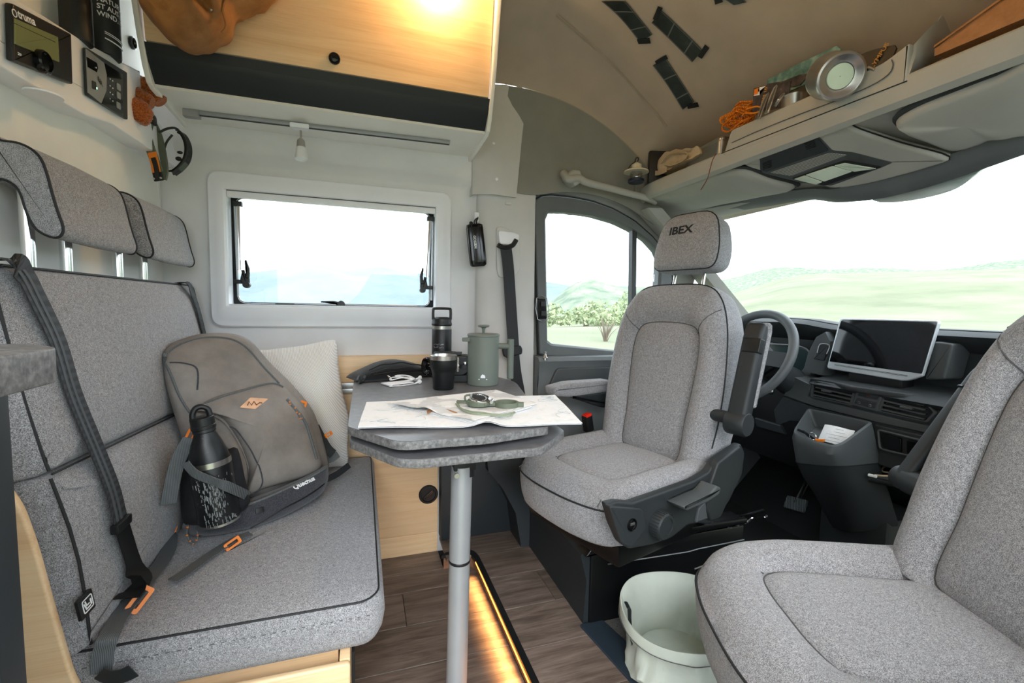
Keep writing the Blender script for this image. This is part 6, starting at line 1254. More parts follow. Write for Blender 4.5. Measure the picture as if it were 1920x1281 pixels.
bm = nb(); lathe(bm, [(.016, 0), (.016, .006), (.011, .009), (.0105, .006), (.001, .006)], (1.66,1.483,0.714), (-1, -.2, .1), 26); obj('start_button', bm, 'steel', da)
bm = nb(); box(bm, 1.66, 1.70, 1.32, 1.8, .42, .74, .02); obj('knee_panel', bm, 'black', da)
bm = nb(); slab(bm, yz([(1.655,1.54,0.582),(1.655,1.411,0.58),(1.655,1.386,0.548),(1.655,1.526,0.545)]), YZ, 1.645, 1.68, .004); obj('knee_trim', bm, 'dash', da)
# centre tub
A, Bq, Cq, Dq = (1.45,1.196,0.621), (1.45,1.037,0.61), (1.62,1.038,0.692), (1.62,1.274,0.688)
def ringq(a, b, c, d, r=.03): 
    q = rpoly([(0, 0), (1, 0), (1, 1), (0, 1)], [.22, .3, .08, .08], 6)
    return [(V3(a)*(1-p.x)+V3(b)*p.x)*(1-p.y)+(V3(d)*(1-p.x)+V3(c)*p.x)*p.y for p in q]
mid = [(1.46,1.19,0.514), (1.47,1.04,0.549), (1.66,1.026,0.551), (1.68,1.298,0.517)]
low_ = [(1.56,1.193,0.389), (1.56,1.061,0.434), (1.72,1.031,0.446), (1.74,1.293,0.427)]
btm = [(1.68,1.2,0.242), (1.66,1.101,0.269), (1.74,1.002,0.334), (1.78,1.246,0.267)]
R0 = ringq(A, Bq, Cq, Dq); cR = sum(R0, Vector())/len(R0); dp = Vector((.02, 0, -.055))
bm = nb(); loft(bm, [[cR+(p-cR)*.72+dp for p in R0], [cR+(p-cR)*.80+dp*.8 for p in R0], [cR+(p-cR)*.89+Vector((0, 0, -.006)) for p in R0], [cR+(p-cR)*.93 for p in R0], [p+Vector((0, 0, -.003)) for p in R0], [p+(p-cR)*.05+Vector((0, 0, -.025)) for p in R0], ringq(*mid)], True, False); tub = obj('console_tub', bm, 'dashlight', da, sharp=40)
bm = nb(); loft(bm, [ringq(*mid), [p.lerp(q, .5)+Vector((-.008, 0, 0)) for p, q in zip(ringq(*mid), ringq(*low_))], ringq(*low_), ringq(*btm)], False, True); obj('console_lower', bm, 'dash', da, sharp=40)
bm = nb(); tube(bm, [p+(p-cR)*.003 for p in ringq(*mid)], .002, 5, True); obj('console_seam', bm, 'rubber', da)
bm = nb(); box(bm, 1.70, 1.92, 1.02, 1.26, .06, .34, .02); obj('console_foot', bm, 'dash', da)
bm = nb(); slab(bm, yz([(1.64,1.047,0.678),(1.64,0.895,0.68),(1.64,0.891,0.545),(1.64,1.037,0.545),(1.64,1.051,0.596)]), YZ, 1.64, 1.76, .006); cw = obj('console_wall', bm, 'dash', da, sharp=40)
for P in ([(1.635,1.022,0.656),(1.635,0.962,0.655),(1.635,0.959,0.607),(1.635,1.012,0.612)], [(1.635,0.947,0.656),(1.635,0.904,0.658),(1.635,0.904,0.616),(1.635,0.943,0.612)]):
    bm = nb(); slab(bm, rpoly(yz(P), .006, 3), YZ, 1.632, 1.642, .002); pkx = obj('pocket', bm, 'gloss', cw)
bm = nb(); tube(bm, [(1.632, p.x, p.y) for p in rpoly(yz([(1.632,1.031,0.665),(1.632,0.896,0.664),(1.632,0.892,0.609),(1.632,1.02,0.603)]), .01, 4)], .004, 6, True); obj('pocket_frame', bm, 'dashlight', cw)
bm = nb(); sh = [p[:2] for p in [(1.606,1.054,0.5),(1.884,1.152,0.5),(1.918,1.037,0.5),(1.676,0.93,0.5)]]; slab(bm, rpoly(sh, .01), XY, .485, .503, .003); sh_ = obj('lower_shelf', bm, 'black', da)
bm = nb(); tube(bm, [V3(p)+Vector((0, 0, .008)) for p in [(1.884,1.152,0.5),(1.606,1.054,0.5),(1.676,0.93,0.5)]], .007, 6); obj('shelf_edge', bm, 'dash', sh_)
# screen
sF = [(1.7,1.251,1.032),(1.7,0.937,1.033),(1.7,0.96,0.853),(1.7,1.002,0.829),(1.7,1.274,0.836)]
sc0 = plane_from(sF[4], V3(sF[2])-V3(sF[4])-Vector((0, 0, (V3(sF[2])-V3(sF[4])).z)), (0.12, 0, 1))
s_ = thing('infotainment_screen', 'large black touchscreen tablet with silver lower edge standing on the dashboard', 'screen', (1.72, 1.1, .8))
bm = nb(); po = [(p[1], p[2]) for p in sF]; tilt = lambda u, v, d: (1.70+d+.10*(v-.82), u, v)
slab(bm, rpoly(po, [.012, .012, .004, .02, .012], 4), tilt, .0, .016, .004); fr_ = obj('screen_housing', bm, 'screenframe', s_, sharp=40)
gl_ = yz([(1.698,1.243,1.026),(1.698,0.941,1.028),(1.698,0.961,0.861),(1.698,1.266,0.864)])
bm = nb(); slab(bm, rpoly(gl_, [.010, .010, .003, .003], 4), tilt, -.0012, .001, .0006); obj('screen_glass', bm, 'screen', s_)
bm = nb(); P = yz([(1.698,1.244,0.856),(1.698,1,0.85)]); 
for k in range(2):
    a, b = Vector(P[0])-Vector((0, .003*k)), Vector(P[1])-Vector((0, .003*k)); tube(bm, [tilt(*a.lerp(b, i/6), -.001) for i in range(7)], .0009, 5)
obj('slider_groove', bm, 'doorgrey', fr_)
bm = nb(); box(bm, 1.715, 1.78, 1.02, 1.20, .795, .84, .01); obj('screen_foot', bm, 'black', s_)  # black foot also stands in for the shadow below the screen
# steering wheel and stalk
sw_ = thing('steering_wheel', 'dark grey steering wheel behind the driver seat', 'steering wheel', (1.45, 1.42, .88))
wc = Vector((1.46, 1.415, .875)); wn_ = Vector((-.90, 0, .44)).normalized(); wu = Vector((0, 1, 0)); wv = wn_.cross(wu)
RW = .185
bm = nb(); tube(bm, [wc+(wu*cos(a)+wv*sin(a))*RW for a in [2*pi*i/60 for i in range(60)]], .017, 12, True); obj('rim', bm, plain('wheel_leather', (84, 88, 90), .5), sw_)
bm = nb(); lathe(bm, [(.07, -.04), (.075, -.01), (.065, .01), (.001, .018)], wc-wn_*.02, wn_, 30); obj('hub', bm, 'dash', sw_)
for a in (0, pi, 1.5*pi if (wv.z > 0) else pi/2):
    bm = nb(); d = wu*cos(a)+wv*sin(a); s2_ = wn_.cross(d); loft(bm, [[wc+d*r+s2_*w-wn_*.012*k for w, k in ((-.03, 0), (.03, 0), (.03, 1), (-.03, 1))] for r in (.05, .11, RW-.005)]); obj('spoke', bm, 'dash', sw_)
bm = nb(); cyl(bm, wc-wn_*.03, wc-wn_*.26, .04, .06); obj('column', bm, 'dash', sw_)
bm = nb(); P = [(1.5,1.354,0.803),(1.5,1.308,0.838),(1.5,1.258,0.887)]; tube(bm, P, lambda q: .016-.004*q, 10, k=4); stk_ = obj('gear_stalk', bm, 'gloss', sw_)
bm = nb(); ellipsoid(bm, (1.5,1.251,0.889), (.012, .013, .012), 16); obj('stalk_tip', bm, 'alu', stk_)
bm = nb(); tube(bm, [(1.495,1.3,0.852),(1.495,1.262,0.888)], .0035, 6); obj('stalk_trim', bm, 'chrome', stk_)
# pedal
pd = thing('brake_pedal', 'ribbed metal pedal in the dark driver footwell', 'pedal', (1.75,1.405,0.223))
P = [(1.72,1.432,0.243),(1.72,1.323,0.263),(1.72,1.354,0.208),(1.72,1.43,0.211)]
fnp_ = plane_from(P[3], V3(P[1])-V3(P[0]), (.5, 0, .8))
bm = nb(); slab(bm, rpoly([(0, 0), (.095, 0), (.095, .055), (0, .055)], .008), fnp_, -.004, .008, .003); obj('pedal_plate', bm, 'tread', pd)
bm = nb(); cyl(bm, fnp_(.045, .03, 0), V3(fnp_(.045, .03, 0))+Vector((.15, .02, .2)), .01); obj('pedal_arm', bm, 'steelblack', pd)
bm = nb(); loft(bm, [[V3(p)+Vector((0, dy, 0)) for p in ((1.45, 1.3, .06), (1.75, 1.3, .10), (1.95, 1.3, .30), (1.95, 1.3, .06))] for dy in (0, .5)]); obj('toe_board', bm, 'rubber', da)
# things in tray and shelf
c = cR+dp*.6
bm = nb(); fn = plane_from(cR+Vector((.03, -.015, -.030)), (.05, -1, .05), (.5, 0, .7)); grid(bm, lambda u, v: fn(-.05+.10*u, -.035+.065*v, .004*sin(u*5)+.003*v), 8, 6); solid(bm, .0006); rc_ = obj('receipt', bm, 'paper', label='crumpled white receipt lying in the centre console tray', cat='paper')
bm = nb()
for k in range(5): tube(bm, [V3(rc_.location)+Vector((0, 0, 0))]*0+[fn(-.03+.012*(k%2), .02-.012*k, .0055), fn(.02+.01*(k%3), .02-.012*k, .0065)], .0006, 4)
obj('receipt_print', bm, 'grey_ink', rc_)
kt_ = thing('car_keys', 'bunch of keys with orange tag in front of the receipt in the console tray', 'keys', cR+Vector((-.05, .03, -.03)))
bm = nb(); tube(bm, [(1.47,1.188,0.634),(1.47,1.159,0.63),(1.47,1.131,0.619)], .004, 6); tube(bm, [(1.47,1.168,0.635),(1.47,1.147,0.622),(1.47,1.111,0.617)], .003, 6); obj('key', bm, 'gloss', kt_)
bm = nb(); slab(bm, rpoly(yz([(1.465,1.119,0.621),(1.465,1.086,0.629),(1.465,1.087,0.619),(1.465,1.12,0.611)]), .002), YZ, 1.462, 1.47, .002); obj('key_tag', bm, 'orange', kt_)
bm = nb(); tube(bm, [V3((1.467,1.129,0.627))+Vector((0, .012*cos(a), .012*sin(a))) for a in [2*pi*i/16 for i in range(16)]], .0015, 5, True); obj('key_ring', bm, 'chrome', kt_)
cbk = thing('charging_cable', 'pale beige coiled charging cable on the lower console shelf', 'cable', (1.69,1.033,0.505))
P = [(1.617,1.02,0.515),(1.651,0.996,0.515),(1.713,0.999,0.515),(1.79,1.03,0.515),(1.777,1.055,0.515),(1.727,1.058,0.515),(1.683,1.038,0.515),(1.699,1.013,0.515),(1.762,1.016,0.515),(1.796,1.05,0.515),(1.747,1.063,0.515)]
bm = nb(); tube(bm, [V3(p)+Vector((0, 0, .003*(i % 3))) for i, p in enumerate(P)], .003, 6, k=5); obj('cord', bm, 'cloth', cbk)
bm = nb(); slab(bm, [(-.004, -.005), (.02, -.005), (.02, .005), (-.004, .005)], base((1.595,1.021,0.517), (.3, -.9, .0), (.9, .3, 0), (0, 0, 1)), -.004, .004, .002); obj('plug', bm, 'papergrey', cbk)
nt_ = [(2.259,1.242,0.802),(2.454,1.252,0.802),(2.199,1.113,0.802),(2.034,1.108,0.802)]
bm = nb(); fn = lambda u, v, d: (u, v, .802+d); slab(bm, [p[:2] for p in [(2.203,1.214,0.81),(2.279,1.155,0.81),(2.059,1.042,0.81),(1.978,1.059,0.81)]], fn, 0, .012, .002); obj('notebook', bm, 'paper', label='pale notebook lying on the dashboard shelf right of the screen', cat='notebook')

# ------------------------------------------------------------------ folding bin on the mat
bk0 = Vector((.830, .99, .066)); bt_ = thing('folding_bin', 'pale green soft fabric bin with a dark handle strap on the cab mat', 'bin', bk0)
rb = random.Random(9); cr_ = [(rb.uniform(0, 6.28), rb.uniform(-1, 1), rb.uniform(.4, 1)) for _ in range(9)]
def bring(r, z, k, tilt=0.):
    out = []
    for i in range(96):
        a = 2*pi*i/96; w = 0
        for c, sl, am in cr_: d = (a-c-sl*z*9+pi) % (2*pi)-pi; w += am*math.exp(-abs(d)/.16)
        rr_ = r*(1+k*(.075*w-.06)+.035*sin(2*a+.6)); out.append(bk0+Vector((cos(a)*rr_, sin(a)*rr_*1.04, z+tilt*(.010*sin(a+.7)+.006*sin(3*a+1)))))
    return out
bm = nb(); loft(bm, [bring(.12, .0, .3), bring(.150, .004, 1.5), bring(.157, .03, 3.0), bring(.152, .07, 3.4), bring(.152, .105, 2.0), bring(.158, .132, .5, .6), bring(.162, .136, .3, 1), bring(.162, .155, .25, 1), bring(.160, .164, .2, 1), bring(.156, .163, .2, 1), bring(.150, .13, 1.2, 1), bring(.144, .08, 4), bring(.142, .03, 4.5), bring(.12, .010, .5)]); bb_ = obj('bin_body', bm, 'bucket', bt_, sharp=55)
bm = nb(); tube(bm, bring(.1635, .135, .3, 1), .001, 5, True); obj('stitching', bm, 'greyseam', bb_)
def hw(a0, nm):
    d = Vector((cos(a0), sin(a0)*1.04, 0)); s = Vector((-sin(a0), cos(a0), 0)); bm = nb()
    ribbon(bm, [bk0+d*.150+Vector((0, 0, .172)), bk0+d*.140+Vector((0, 0, .168)), bk0+d*.138+Vector((0, 0, .14)), bk0+d*.132+Vector((0, 0, .08)), bk0+d*.13+Vector((0, 0, .05))], .026, .003, s, 5); obj(nm, bm, 'fascia', bt_)
hw(radians(165), 'handle_strap'); hw(radians(-10), 'handle_strap')

# ------------------------------------------------------------------ overhead shelf above the windscreen
ov = thing('overhead_shelf', 'pale grey moulded overhead shelf above the windscreen with lamp console and sun visors', 'shelf', (1.3, 1.0, 1.43))
def osec(y):
    xl = 1.18+.03*sstep(1.72, 1.88, y)
    return [Vector(p) for p in ((1.50, y, 1.585), (xl+.055, y, 1.572), (xl+.03, y, 1.574), (xl+.018, y, 1.594), (xl+.008, y, 1.597), (xl, y, 1.590), (xl-.001, y, 1.575), (xl+.006, y, 1.543), (xl+.022, y, 1.533), (xl+.034, y, 1.550), (1.30, y, 1.528), (1.39, y, 1.492), (1.41, y, 1.464), (1.46, y, 1.45), (1.50, y, 1.46))]
bm = nb(); loft(bm, [osec(y) for y in (1.88, 1.82, 1.76, 1.7, 1.5, 1.2, .9, .6, .3, -.05)]); ob_ = obj('shelf_body', bm, 'shelf', ov, sharp=40)
hd_ = [(1.45,1.661,1.466),(1.45,1.51,1.462),(1.45,1.355,1.45),(1.45,1.244,1.444),(1.45,1.164,1.434),(1.45,1.089,1.41),(1.45,0.976,1.395),(1.45,0.892,1.396),(1.45,0.818,1.402),(1.45,0.742,1.413),(1.45,0.657,1.428),(1.45,0.591,1.441)]
hu_ = [(1.4,1.704,1.489),(1.4,1.421,1.483),(1.4,1.312,1.479),(1.4,1.224,1.47),(1.4,1.126,1.454),(1.4,1.055,1.437),(1.4,0.947,1.443),(1.4,0.866,1.449),(1.4,0.762,1.454),(1.4,0.701,1.463),(1.4,0.638,1.468),(1.4,0.574,1.478)]
bm = nb(); loft(bm, [[V3(p) for p in smooth_path(hu_, 3)], [V3(p)+Vector((-.006, 0, -.006)) for p in (a.lerp(b, .5) for a, b in zip(smooth_path(hu_, 3), smooth_path(hd_, 3)))], [V3(p) for p in smooth_path(hd_, 3)], [V3(p)+Vector((.03, 0, .01)) for p in smooth_path(hd_, 3)]], False, False, False); solid(bm, .006); obj('header_trim', bm, 'doorgrey', ov, sharp=50)
# raised middle tray
tf = lambda u, v, d: (d, u, v)
tr = rpoly([(.745, 1.574), (1.300, 1.574), (1.268, 1.654), (.80, 1.643), (.745, 1.662)], [.004, .02, .012, .02, .004], 4)
bm = nb(); slab(bm, tr, tf, 1.178, 1.196, .004); td = obj('tray_front', bm, 'shelf', ov, sharp=40)
bm = nb(); box(bm, 1.19, 1.48, .76, 1.27, 1.575, 1.603, .003); obj('tray_floor', bm, 'shelf', ov)
Lc = smooth_path([(1.18,0.829,1.632), (1.184,0.763,1.642), (1.215,0.743,1.683), (1.29,0.751,1.749)], 4)
Rc = smooth_path([(1.18,0.813,1.575), (1.18,0.748,1.583), (1.2,0.742,1.637), (1.29,0.749,1.749)], 4)
Bc = smooth_path([(1.3,0.882,1.625), (1.36,0.806,1.675), (1.37,0.772,1.691), (1.37,0.765,1.71)], 4)
bm = nb(); loft(bm, [[l, r, q, l+(q-r)] for l, r, q in zip(Lc, Rc, Bc)], True, True); obj('tray_divider', bm, 'shelf', ov, sharp=35)
bm = nb(); tube(bm, [(1.176,1.259,1.61),(1.176,1.156,1.611),(1.176,1.01,1.607),(1.176,0.903,1.601),(1.176,0.824,1.601),(1.176,0.783,1.61),(1.176,0.774,1.627),(1.176,0.778,1.641)], .0013, 5, k=3); obj('tray_seam', bm, 'greyseam', td)
bm = nb(); tube(bm, [(1.178,1.307,1.59),(1.178,0.743,1.578)], .0015, 5); obj('lip_seam', bm, 'rubber', ob_)
# lamp console below the tray
def cring(px): return [V3(p) for p in px]
OO, OU, OV, ON_ = Vector((1.18, 1.0, 1.568)), Vector((0, -1, 0)), Vector((.834, 0, -.551)), Vector((-.551, 0, -.834))
O_ = lambda u, v, d=0: OO+OU*u+OV*v+ON_*d
cpo = [(-0.24,0.04),(-0.203,0.015),(-0.119,0.006),(-0.002,0.003),(0.071,0.02),(0.098,0.043),(0.113,0.075),(0.172,0.158),(0.237,0.24),(0.188,0.255),(0.125,0.259),(0.049,0.261),(-0.034,0.252),(-0.076,0.228),(-0.14,0.172),(-0.211,0.101),(-0.245,0.06)]
bm = nb(); slab(bm, [(p.x, p.y) for p in smooth_path([(a, b, 0) for a, b in cpo], 4, True)], O_, -.022, .002, .010, 4); lc = obj('lamp_console', bm, 'shelf', ov, sharp=50)
bm = nb(); tube(bm, [O_(p.x, p.y, -.007) for p in smooth_path([(a, b, 0) for a, b in cpo], 4, True)], .0022, 5, True); obj('console_seam', bm, 'rubber', lc)
def cplate(name, P, mat, par, h0, h1, r=.006, bev=.001): bm = nb(); slab(bm, rpoly(P, r, 4), O_, h0, h1, bev); return obj(name, bm, mat, par, sharp=30)
cplate('lamp_recess', [(-0.176,0.035),(-0.146,0.022),(0.013,0.031),(0.021,0.051),(0.024,0.105),(0.065,0.132),(0.132,0.204),(0.101,0.211),(-0.052,0.23),(-0.13,0.184),(-0.213,0.103)], 'dashlight', lc, .001, .0032, .006)
bp2 = cplate('speaker_panel', [(-0.172,0.037),(-0.145,0.027),(0.009,0.036),(0.017,0.051),(0.018,0.1),(-0.077,0.1),(-0.193,0.103),(-0.21,0.09)], 'fascia', ov, .002, .006)
for P in ([(-0.179,0.064),(-0.146,0.064),(-0.167,0.093),(-0.199,0.092)], [(-0.023,0.047),(0.006,0.048),(-0.004,0.074),(-0.033,0.073)]):
    for k in range(5):
        a, b, c, d = [Vector(p) for p in P]; s0 = a.lerp(d, (k+.3)/5); s1 = b.lerp(c, (k+.3)/5); bm = nb(); tube(bm, [O_(*q, .0062) for q in (s0, s1)], .0012, 5); obj('slot', bm, 'gloss', bp2)
rp_ = cplate('ribbed_panel', [(-0.188,0.111),(0.014,0.109),(0.051,0.135),(-0.135,0.149)], 'shelf', lc, .002, .0045)
for k in range(7):
    a, b, c, d = [Vector(p) for p in [(-0.188,0.111),(0.014,0.109),(0.051,0.135),(-0.135,0.149)]]; bm = nb(); tube(bm, [O_(*a.lerp(d, (k+.5)/7), .0046), O_(*b.lerp(c, (k+.5)/7), .0046)], .0008, 4); obj('rib', bm, 'dashlight', rp_)
lm = cplate('dome_lamp', [(-0.14,0.159),(0.033,0.15),(0.104,0.207),(0.08,0.208),(-0.066,0.222)], 'black', ov, .002, .006)
for P in ([(-0.132,0.162),(-0.094,0.16),(-0.062,0.203),(-0.085,0.206)], [(-0.09,0.159),(-0.002,0.155),(0.032,0.194),(-0.056,0.203)], [(0.002,0.155),(0.031,0.157),(0.091,0.206),(0.037,0.196)]): cplate('lamp_lens', P, 'lens', lm, .005, .008, .003, .0008)
# sun visors
def visor(P, label=None):
    P = [V3(p) for p in P]; c = sum(P, Vector())/len(P); O = smooth_path(P, 4, True)
    n = Vector((-.38, 0, -.92)); bm = nb()
    loft(bm, [[p-n*.004 for p in O], [p+n*.010 for p in O], [c+(p-c)*.97+n*.018 for p in O], [c+(p-c)*.85+n*.022 for p in O], [c+(p-c)*.4+n*.023 for p in O]]); v = obj('sun_visor', bm, 'shelf', ov, sharp=60)
    bm = nb(); tube(bm, [c+(p-c)*1.02-n*.001 for p in O], .008, 6, True); obj('visor_gap_shade', bm, 'dash', v); return v  # dark tube stands in for the shade in the recess round the visor
visor([(1.235,1.838,1.561), (1.225,1.682,1.568), (1.225,1.5,1.561), (1.225,1.348,1.552), (1.24,1.259,1.535), (1.3,1.222,1.505), (1.375,1.179,1.472), (1.39,1.326,1.481), (1.39,1.506,1.492), (1.39,1.728,1.509), (1.34,1.917,1.549)])
vr = visor([(1.235,0.793,1.523), (1.222,0.743,1.533), (1.222,0.666,1.537), (1.222,0.605,1.539), (1.222,0.537,1.539), (1.39,0.601,1.47), (1.39,0.646,1.463), (1.385,0.666,1.464), (1.385,0.687,1.469), (1.39,0.711,1.466), (1.38,0.752,1.465), (1.32,0.775,1.486), (1.26,0.787,1.502)])
bm = nb(); cyl(bm, (1.385,0.7,1.473), (1.385,0.668,1.467), .006, n=12); obj('visor_clip', bm, 'alu', vr)
# rain sensor housing on the windscreen
bm = nb(); so_ = [V3(p) for p in [(1.52,1.036,1.456),(1.52,1.023,1.409),(1.52,0.948,1.389),(1.52,0.862,1.387),(1.52,0.803,1.397),(1.52,0.773,1.42),(1.52,0.771,1.433),(1.52,0.885,1.448)]]; c = sum(so_, Vector())/8; so_ = smooth_path(so_, 3, True)
loft(bm, [[p+Vector((.05, 0, .03)) for p in so_], so_, [c+(p-c)*.96+Vector((-.012, 0, -.01)) for p in so_], [c+(p-c)*.7+Vector((-.02, 0, -.018)) for p in so_]]); rs_ = obj('sensor_housing', bm, 'sensor', label='pale grey sensor housing on the windscreen below the header', cat='sensor', sharp=50)
# grab handle on the left
bm = nb(); gh = [(0.82,1.77,1.584),(0.866,1.77,1.593),(0.904,1.77,1.579),(1.007,1.77,1.567),(1.113,1.77,1.553),(1.208,1.77,1.541)]
tube(bm, [V3(gh[0])+Vector((-.01, .03, .03))]+[V3(p) for p in gh]+[V3(gh[-1])+Vector((.05, .02, -.01))], lambda q: .017-.004*q, 12, k=5); obj('grab_handle', bm, 'shelf', label='pale grey grab handle on the side lining at the left end of the overhead shelf', cat='handle', recenter=True)
g2 = [o for o in sc.objects if o.name.startswith('grab_handle')][0]
bm = nb(); slab(bm, rpoly([(p[0], p[2]) for p in [(0.807,1.775,1.597),(0.836,1.775,1.626),(0.875,1.775,1.626),(0.887,1.775,1.583),(0.853,1.775,1.558)]], .01), XZ, 1.765, 1.83, .008); obj('handle_foot', bm, 'shelf', g2)

# ------------------------------------------------------------------ things on the overhead shelf
ZS, ZTY = 1.575, 1.604
q = Vector((1.235, 1.83, ZS+.0)); t = thing('camping_lantern', 'small camping lantern with cream shade at the left end of the overhead shelf', 'lantern', q)
q = Vector((1.111,1.72,1.566)); q.z = 1.585
bm = nb(); lathe(bm, [(.030, 0), (.034, .004), (.034, .014), (.026, .018)], q, n=28); obj('lantern_base', bm, 'lampblue', t)
bm = nb(); lathe(bm, [(.024, .018), (.026, .03), (.024, .046)], q, n=24); obj('lantern_glass', bm, 'lampglass', t)
bm = nb(); lathe(bm, [(.052, .044), (.050, .050), (.030, .056), (.022, .060), (.021, .076), (.012, .080), (.006, .086)], q, n=32); obj('lantern_shade', bm, 'lampcream', t)
bm = nb(); tube(bm, [q+Vector((0, -.012*cos(a), .096+.010*sin(a))) for a in [2*pi*i/14 for i in range(14)]], .0022, 6, True); tube(bm, [q+Vector((-.045, 0, .045)), q+Vector((-.03, 0, .07)), q+Vector((-.004, 0, .09))], .0018, 6, k=3); obj('wire_hanger', bm, 'steelblack', t)
q = Vector((1.275, 1.745, ZS+.002)); bm = nb(); box(bm, -.076, .076, -.014, .014, 0, .165, .004, Matrix.Translation(q) @ Matrix.Rotation(radians(-18), 4, 'Z')); bxo = obj('black_box', bm, 'black', label='matt black flat box standing upright on the left of the overhead shelf', cat='box')
# rolled cloth
q = V3((1.27,1.688,1.672)); t = thing('cotton_cloth', 'beige cotton bag rolled up on the overhead shelf, in front of the black box', 'cloth', (q.x, q.y, ZS))
P = [V3(p) for p in [(1.24,1.753,1.655),(1.24,1.752,1.701),(1.24,1.709,1.719),(1.24,1.631,1.709),(1.24,1.552,1.688),(1.24,1.497,1.679),(1.24,1.477,1.645),(1.24,1.524,1.643),(1.24,1.619,1.641),(1.24,1.689,1.638)]]; c = sum(P, Vector())/len(P); O = smooth_path(P, 4, True)
dd_ = Vector((.7, .7, 0)); bm = nb(); loft(bm, [[c+(p-c)*f+dd_*d+Vector((0, 0, .003*sin(p.y*90+d*60))) for p in O] for f, d in ((.25, .0), (.45, -.004), (.6, .004), (.8, -.012), (.95, -.014), (1, 0), (1, .06), (.9, .1))]); cb2 = obj('cloth_roll', bm, 'cloth', t, sharp=60)
bm = nb(); ribbon(bm, [V3(p) for p in [(1.235,1.714,1.68),(1.235,1.665,1.697),(1.235,1.583,1.68),(1.235,1.55,1.662),(1.235,1.581,1.646),(1.235,1.641,1.646),(1.235,1.683,1.658)]], .03, .003, dd_, 4); obj('cloth_fold', bm, 'cloth', t, sharp=60)
bm = nb(); ribbon(bm, [V3(p) for p in [(1.225,1.797,1.637),(1.225,1.762,1.647),(1.225,1.72,1.64),(1.225,1.669,1.64)]], .02, .003, (0, .2, 1), 4); obj('cloth_strap', bm, 'cloth', t)
# steel lunch box
t = thing('lunch_box', 'steel lunch tin on the overhead shelf, left of the raised tray', 'box', (1.27, 1.42, ZS))
T0, T1 = V3((1.225,1.365,1.676)), V3((1.25,1.57,1.689)); ud = (T1-T0); ud.z = 0; Lb = ud.length+.03; ud.normalize(); vd = Vector((ud.y, -ud.x, 0)); vd = vd if vd.x > 0 else -vd
fb = base(Vector((T0.x, T0.y, ZS)), ud, vd, (0, 0, 1)); hb = T0.z-ZS
o4 = rpoly([(0, 0), (Lb, 0), (Lb, .11), (0, .11)], .02, 5); cc_ = Vector((Lb/2, .055))
bm = nb(); loft(bm, [[fb(*(cc_+(p-cc_)*f), z) for p in o4] for f, z in ((.85, .0), (.92, .004), (.97, hb-.012))]); lb_ = obj('tin_body', bm, 'steel', t, sharp=50)
bm = nb(); loft(bm, [[fb(*(cc_+(p-cc_)*f), z) for p in o4] for f, z in ((1.0, hb-.012), (1.01, hb-.004), (.98, hb), (.8, hb+.001))]); obj('tin_lid', bm, 'steel', t, sharp=50)
bm = nb(); tube(bm, [(1.165,1.316,1.591),(1.165,1.332,1.574),(1.165,1.343,1.544),(1.165,1.354,1.514),(1.165,1.384,1.484)], .0016, 6, k=6); obj('brown_string', bm, 'string', label='thin brown string dangling from the overhead shelf edge', cat='string')
# orange rope coil
t = thing('rope_coil', 'coil of bright orange cord on the raised shelf tray', 'rope', (1.22,1.272,1.668))
rr = random.Random(5); cR_ = V3((1.235,1.291,1.719))
for k in range(15):
    bm = nb(); a0 = rr.uniform(-.3, .3); w, h = rr.uniform(.028, .046), rr.uniform(.016, .034); ce = cR_+Vector((rr.uniform(-.012, .012), rr.uniform(-.012, .012), rr.uniform(-.014, .012)))
    dv = Vector((.3, -.85, .18+a0)).normalized(); uv = Vector((-.25+a0, .1, .95)).normalized()
    tube(bm, [ce+dv*w*cos(a)*(1+.18*sin(2*a+k))+uv*h*sin(a)+Vector((.01*sin(3*a+k), 0, 0)) for a in [2*pi*i/22 for i in range(22)]], .0028, 6, True, 2); obj('rope_loop', bm, 'rope', t)
for P in ([(1.2,1.217,1.676),(1.2,1.259,1.675),(1.2,1.298,1.664),(1.2,1.328,1.676),(1.2,1.332,1.694),(1.2,1.305,1.702)], [(1.205,1.233,1.712),(1.205,1.194,1.705),(1.205,1.169,1.69)], [(1.205,1.237,1.701),(1.205,1.197,1.686),(1.205,1.172,1.683)]):
    bm = nb(); tube(bm, P, .0028, 6, k=6); obj('rope_end', bm, 'rope', t)
# cards, magazine, clips
def card(name, P, mat, label, cat, th=.004, back=(1, 0, 0)):
    P = [V3(p) for p in P]; n = (P[1]-P[0]).cross(P[-1]-P[0]).normalized(); n = n if n.x > 0 else -n
    bm = nb(); vs = [[bm.verts.new(p+n*d) for p in P] for d in (0, th)]
    bm.faces.new(vs[0]); bm.faces.new(vs[1][::-1])
    for i in range(len(P)): bm.faces.new((vs[0][i-1], vs[0][i], vs[1][i], vs[1][i-1]))
    return obj(name, bm, mat, label=label, cat=cat, sharp=30)
c1 = card('photo_card', [(1.22,1.224,1.776),(1.22,1.176,1.765),(1.22,1.087,1.738),(1.22,1.092,1.667),(1.22,1.225,1.699)], 'magdark', 'dark printed card with small orange square standing in the raised shelf tray', 'card')
bm = nb(); slab(bm, yz([(1.218,1.218,1.771),(1.218,1.203,1.768),(1.218,1.204,1.75),(1.218,1.219,1.753)]), YZ, 1.2172, 1.219); obj('orange_square', bm, 'orange', c1)
bm = nb(); slab(bm, yz([(1.218,1.221,1.751),(1.218,1.174,1.762),(1.218,1.199,1.768),(1.218,1.197,1.744)]), YZ, 1.2178, 1.219); obj('white_corner', bm, 'paper', c1)
text('card_print', 'OM 10', .016, base((1.216,1.176,1.709), (0, -.25, 1), (0, .95, .2), (-1, 0, 0)), 'gold_ink', c1, bold=.0003)
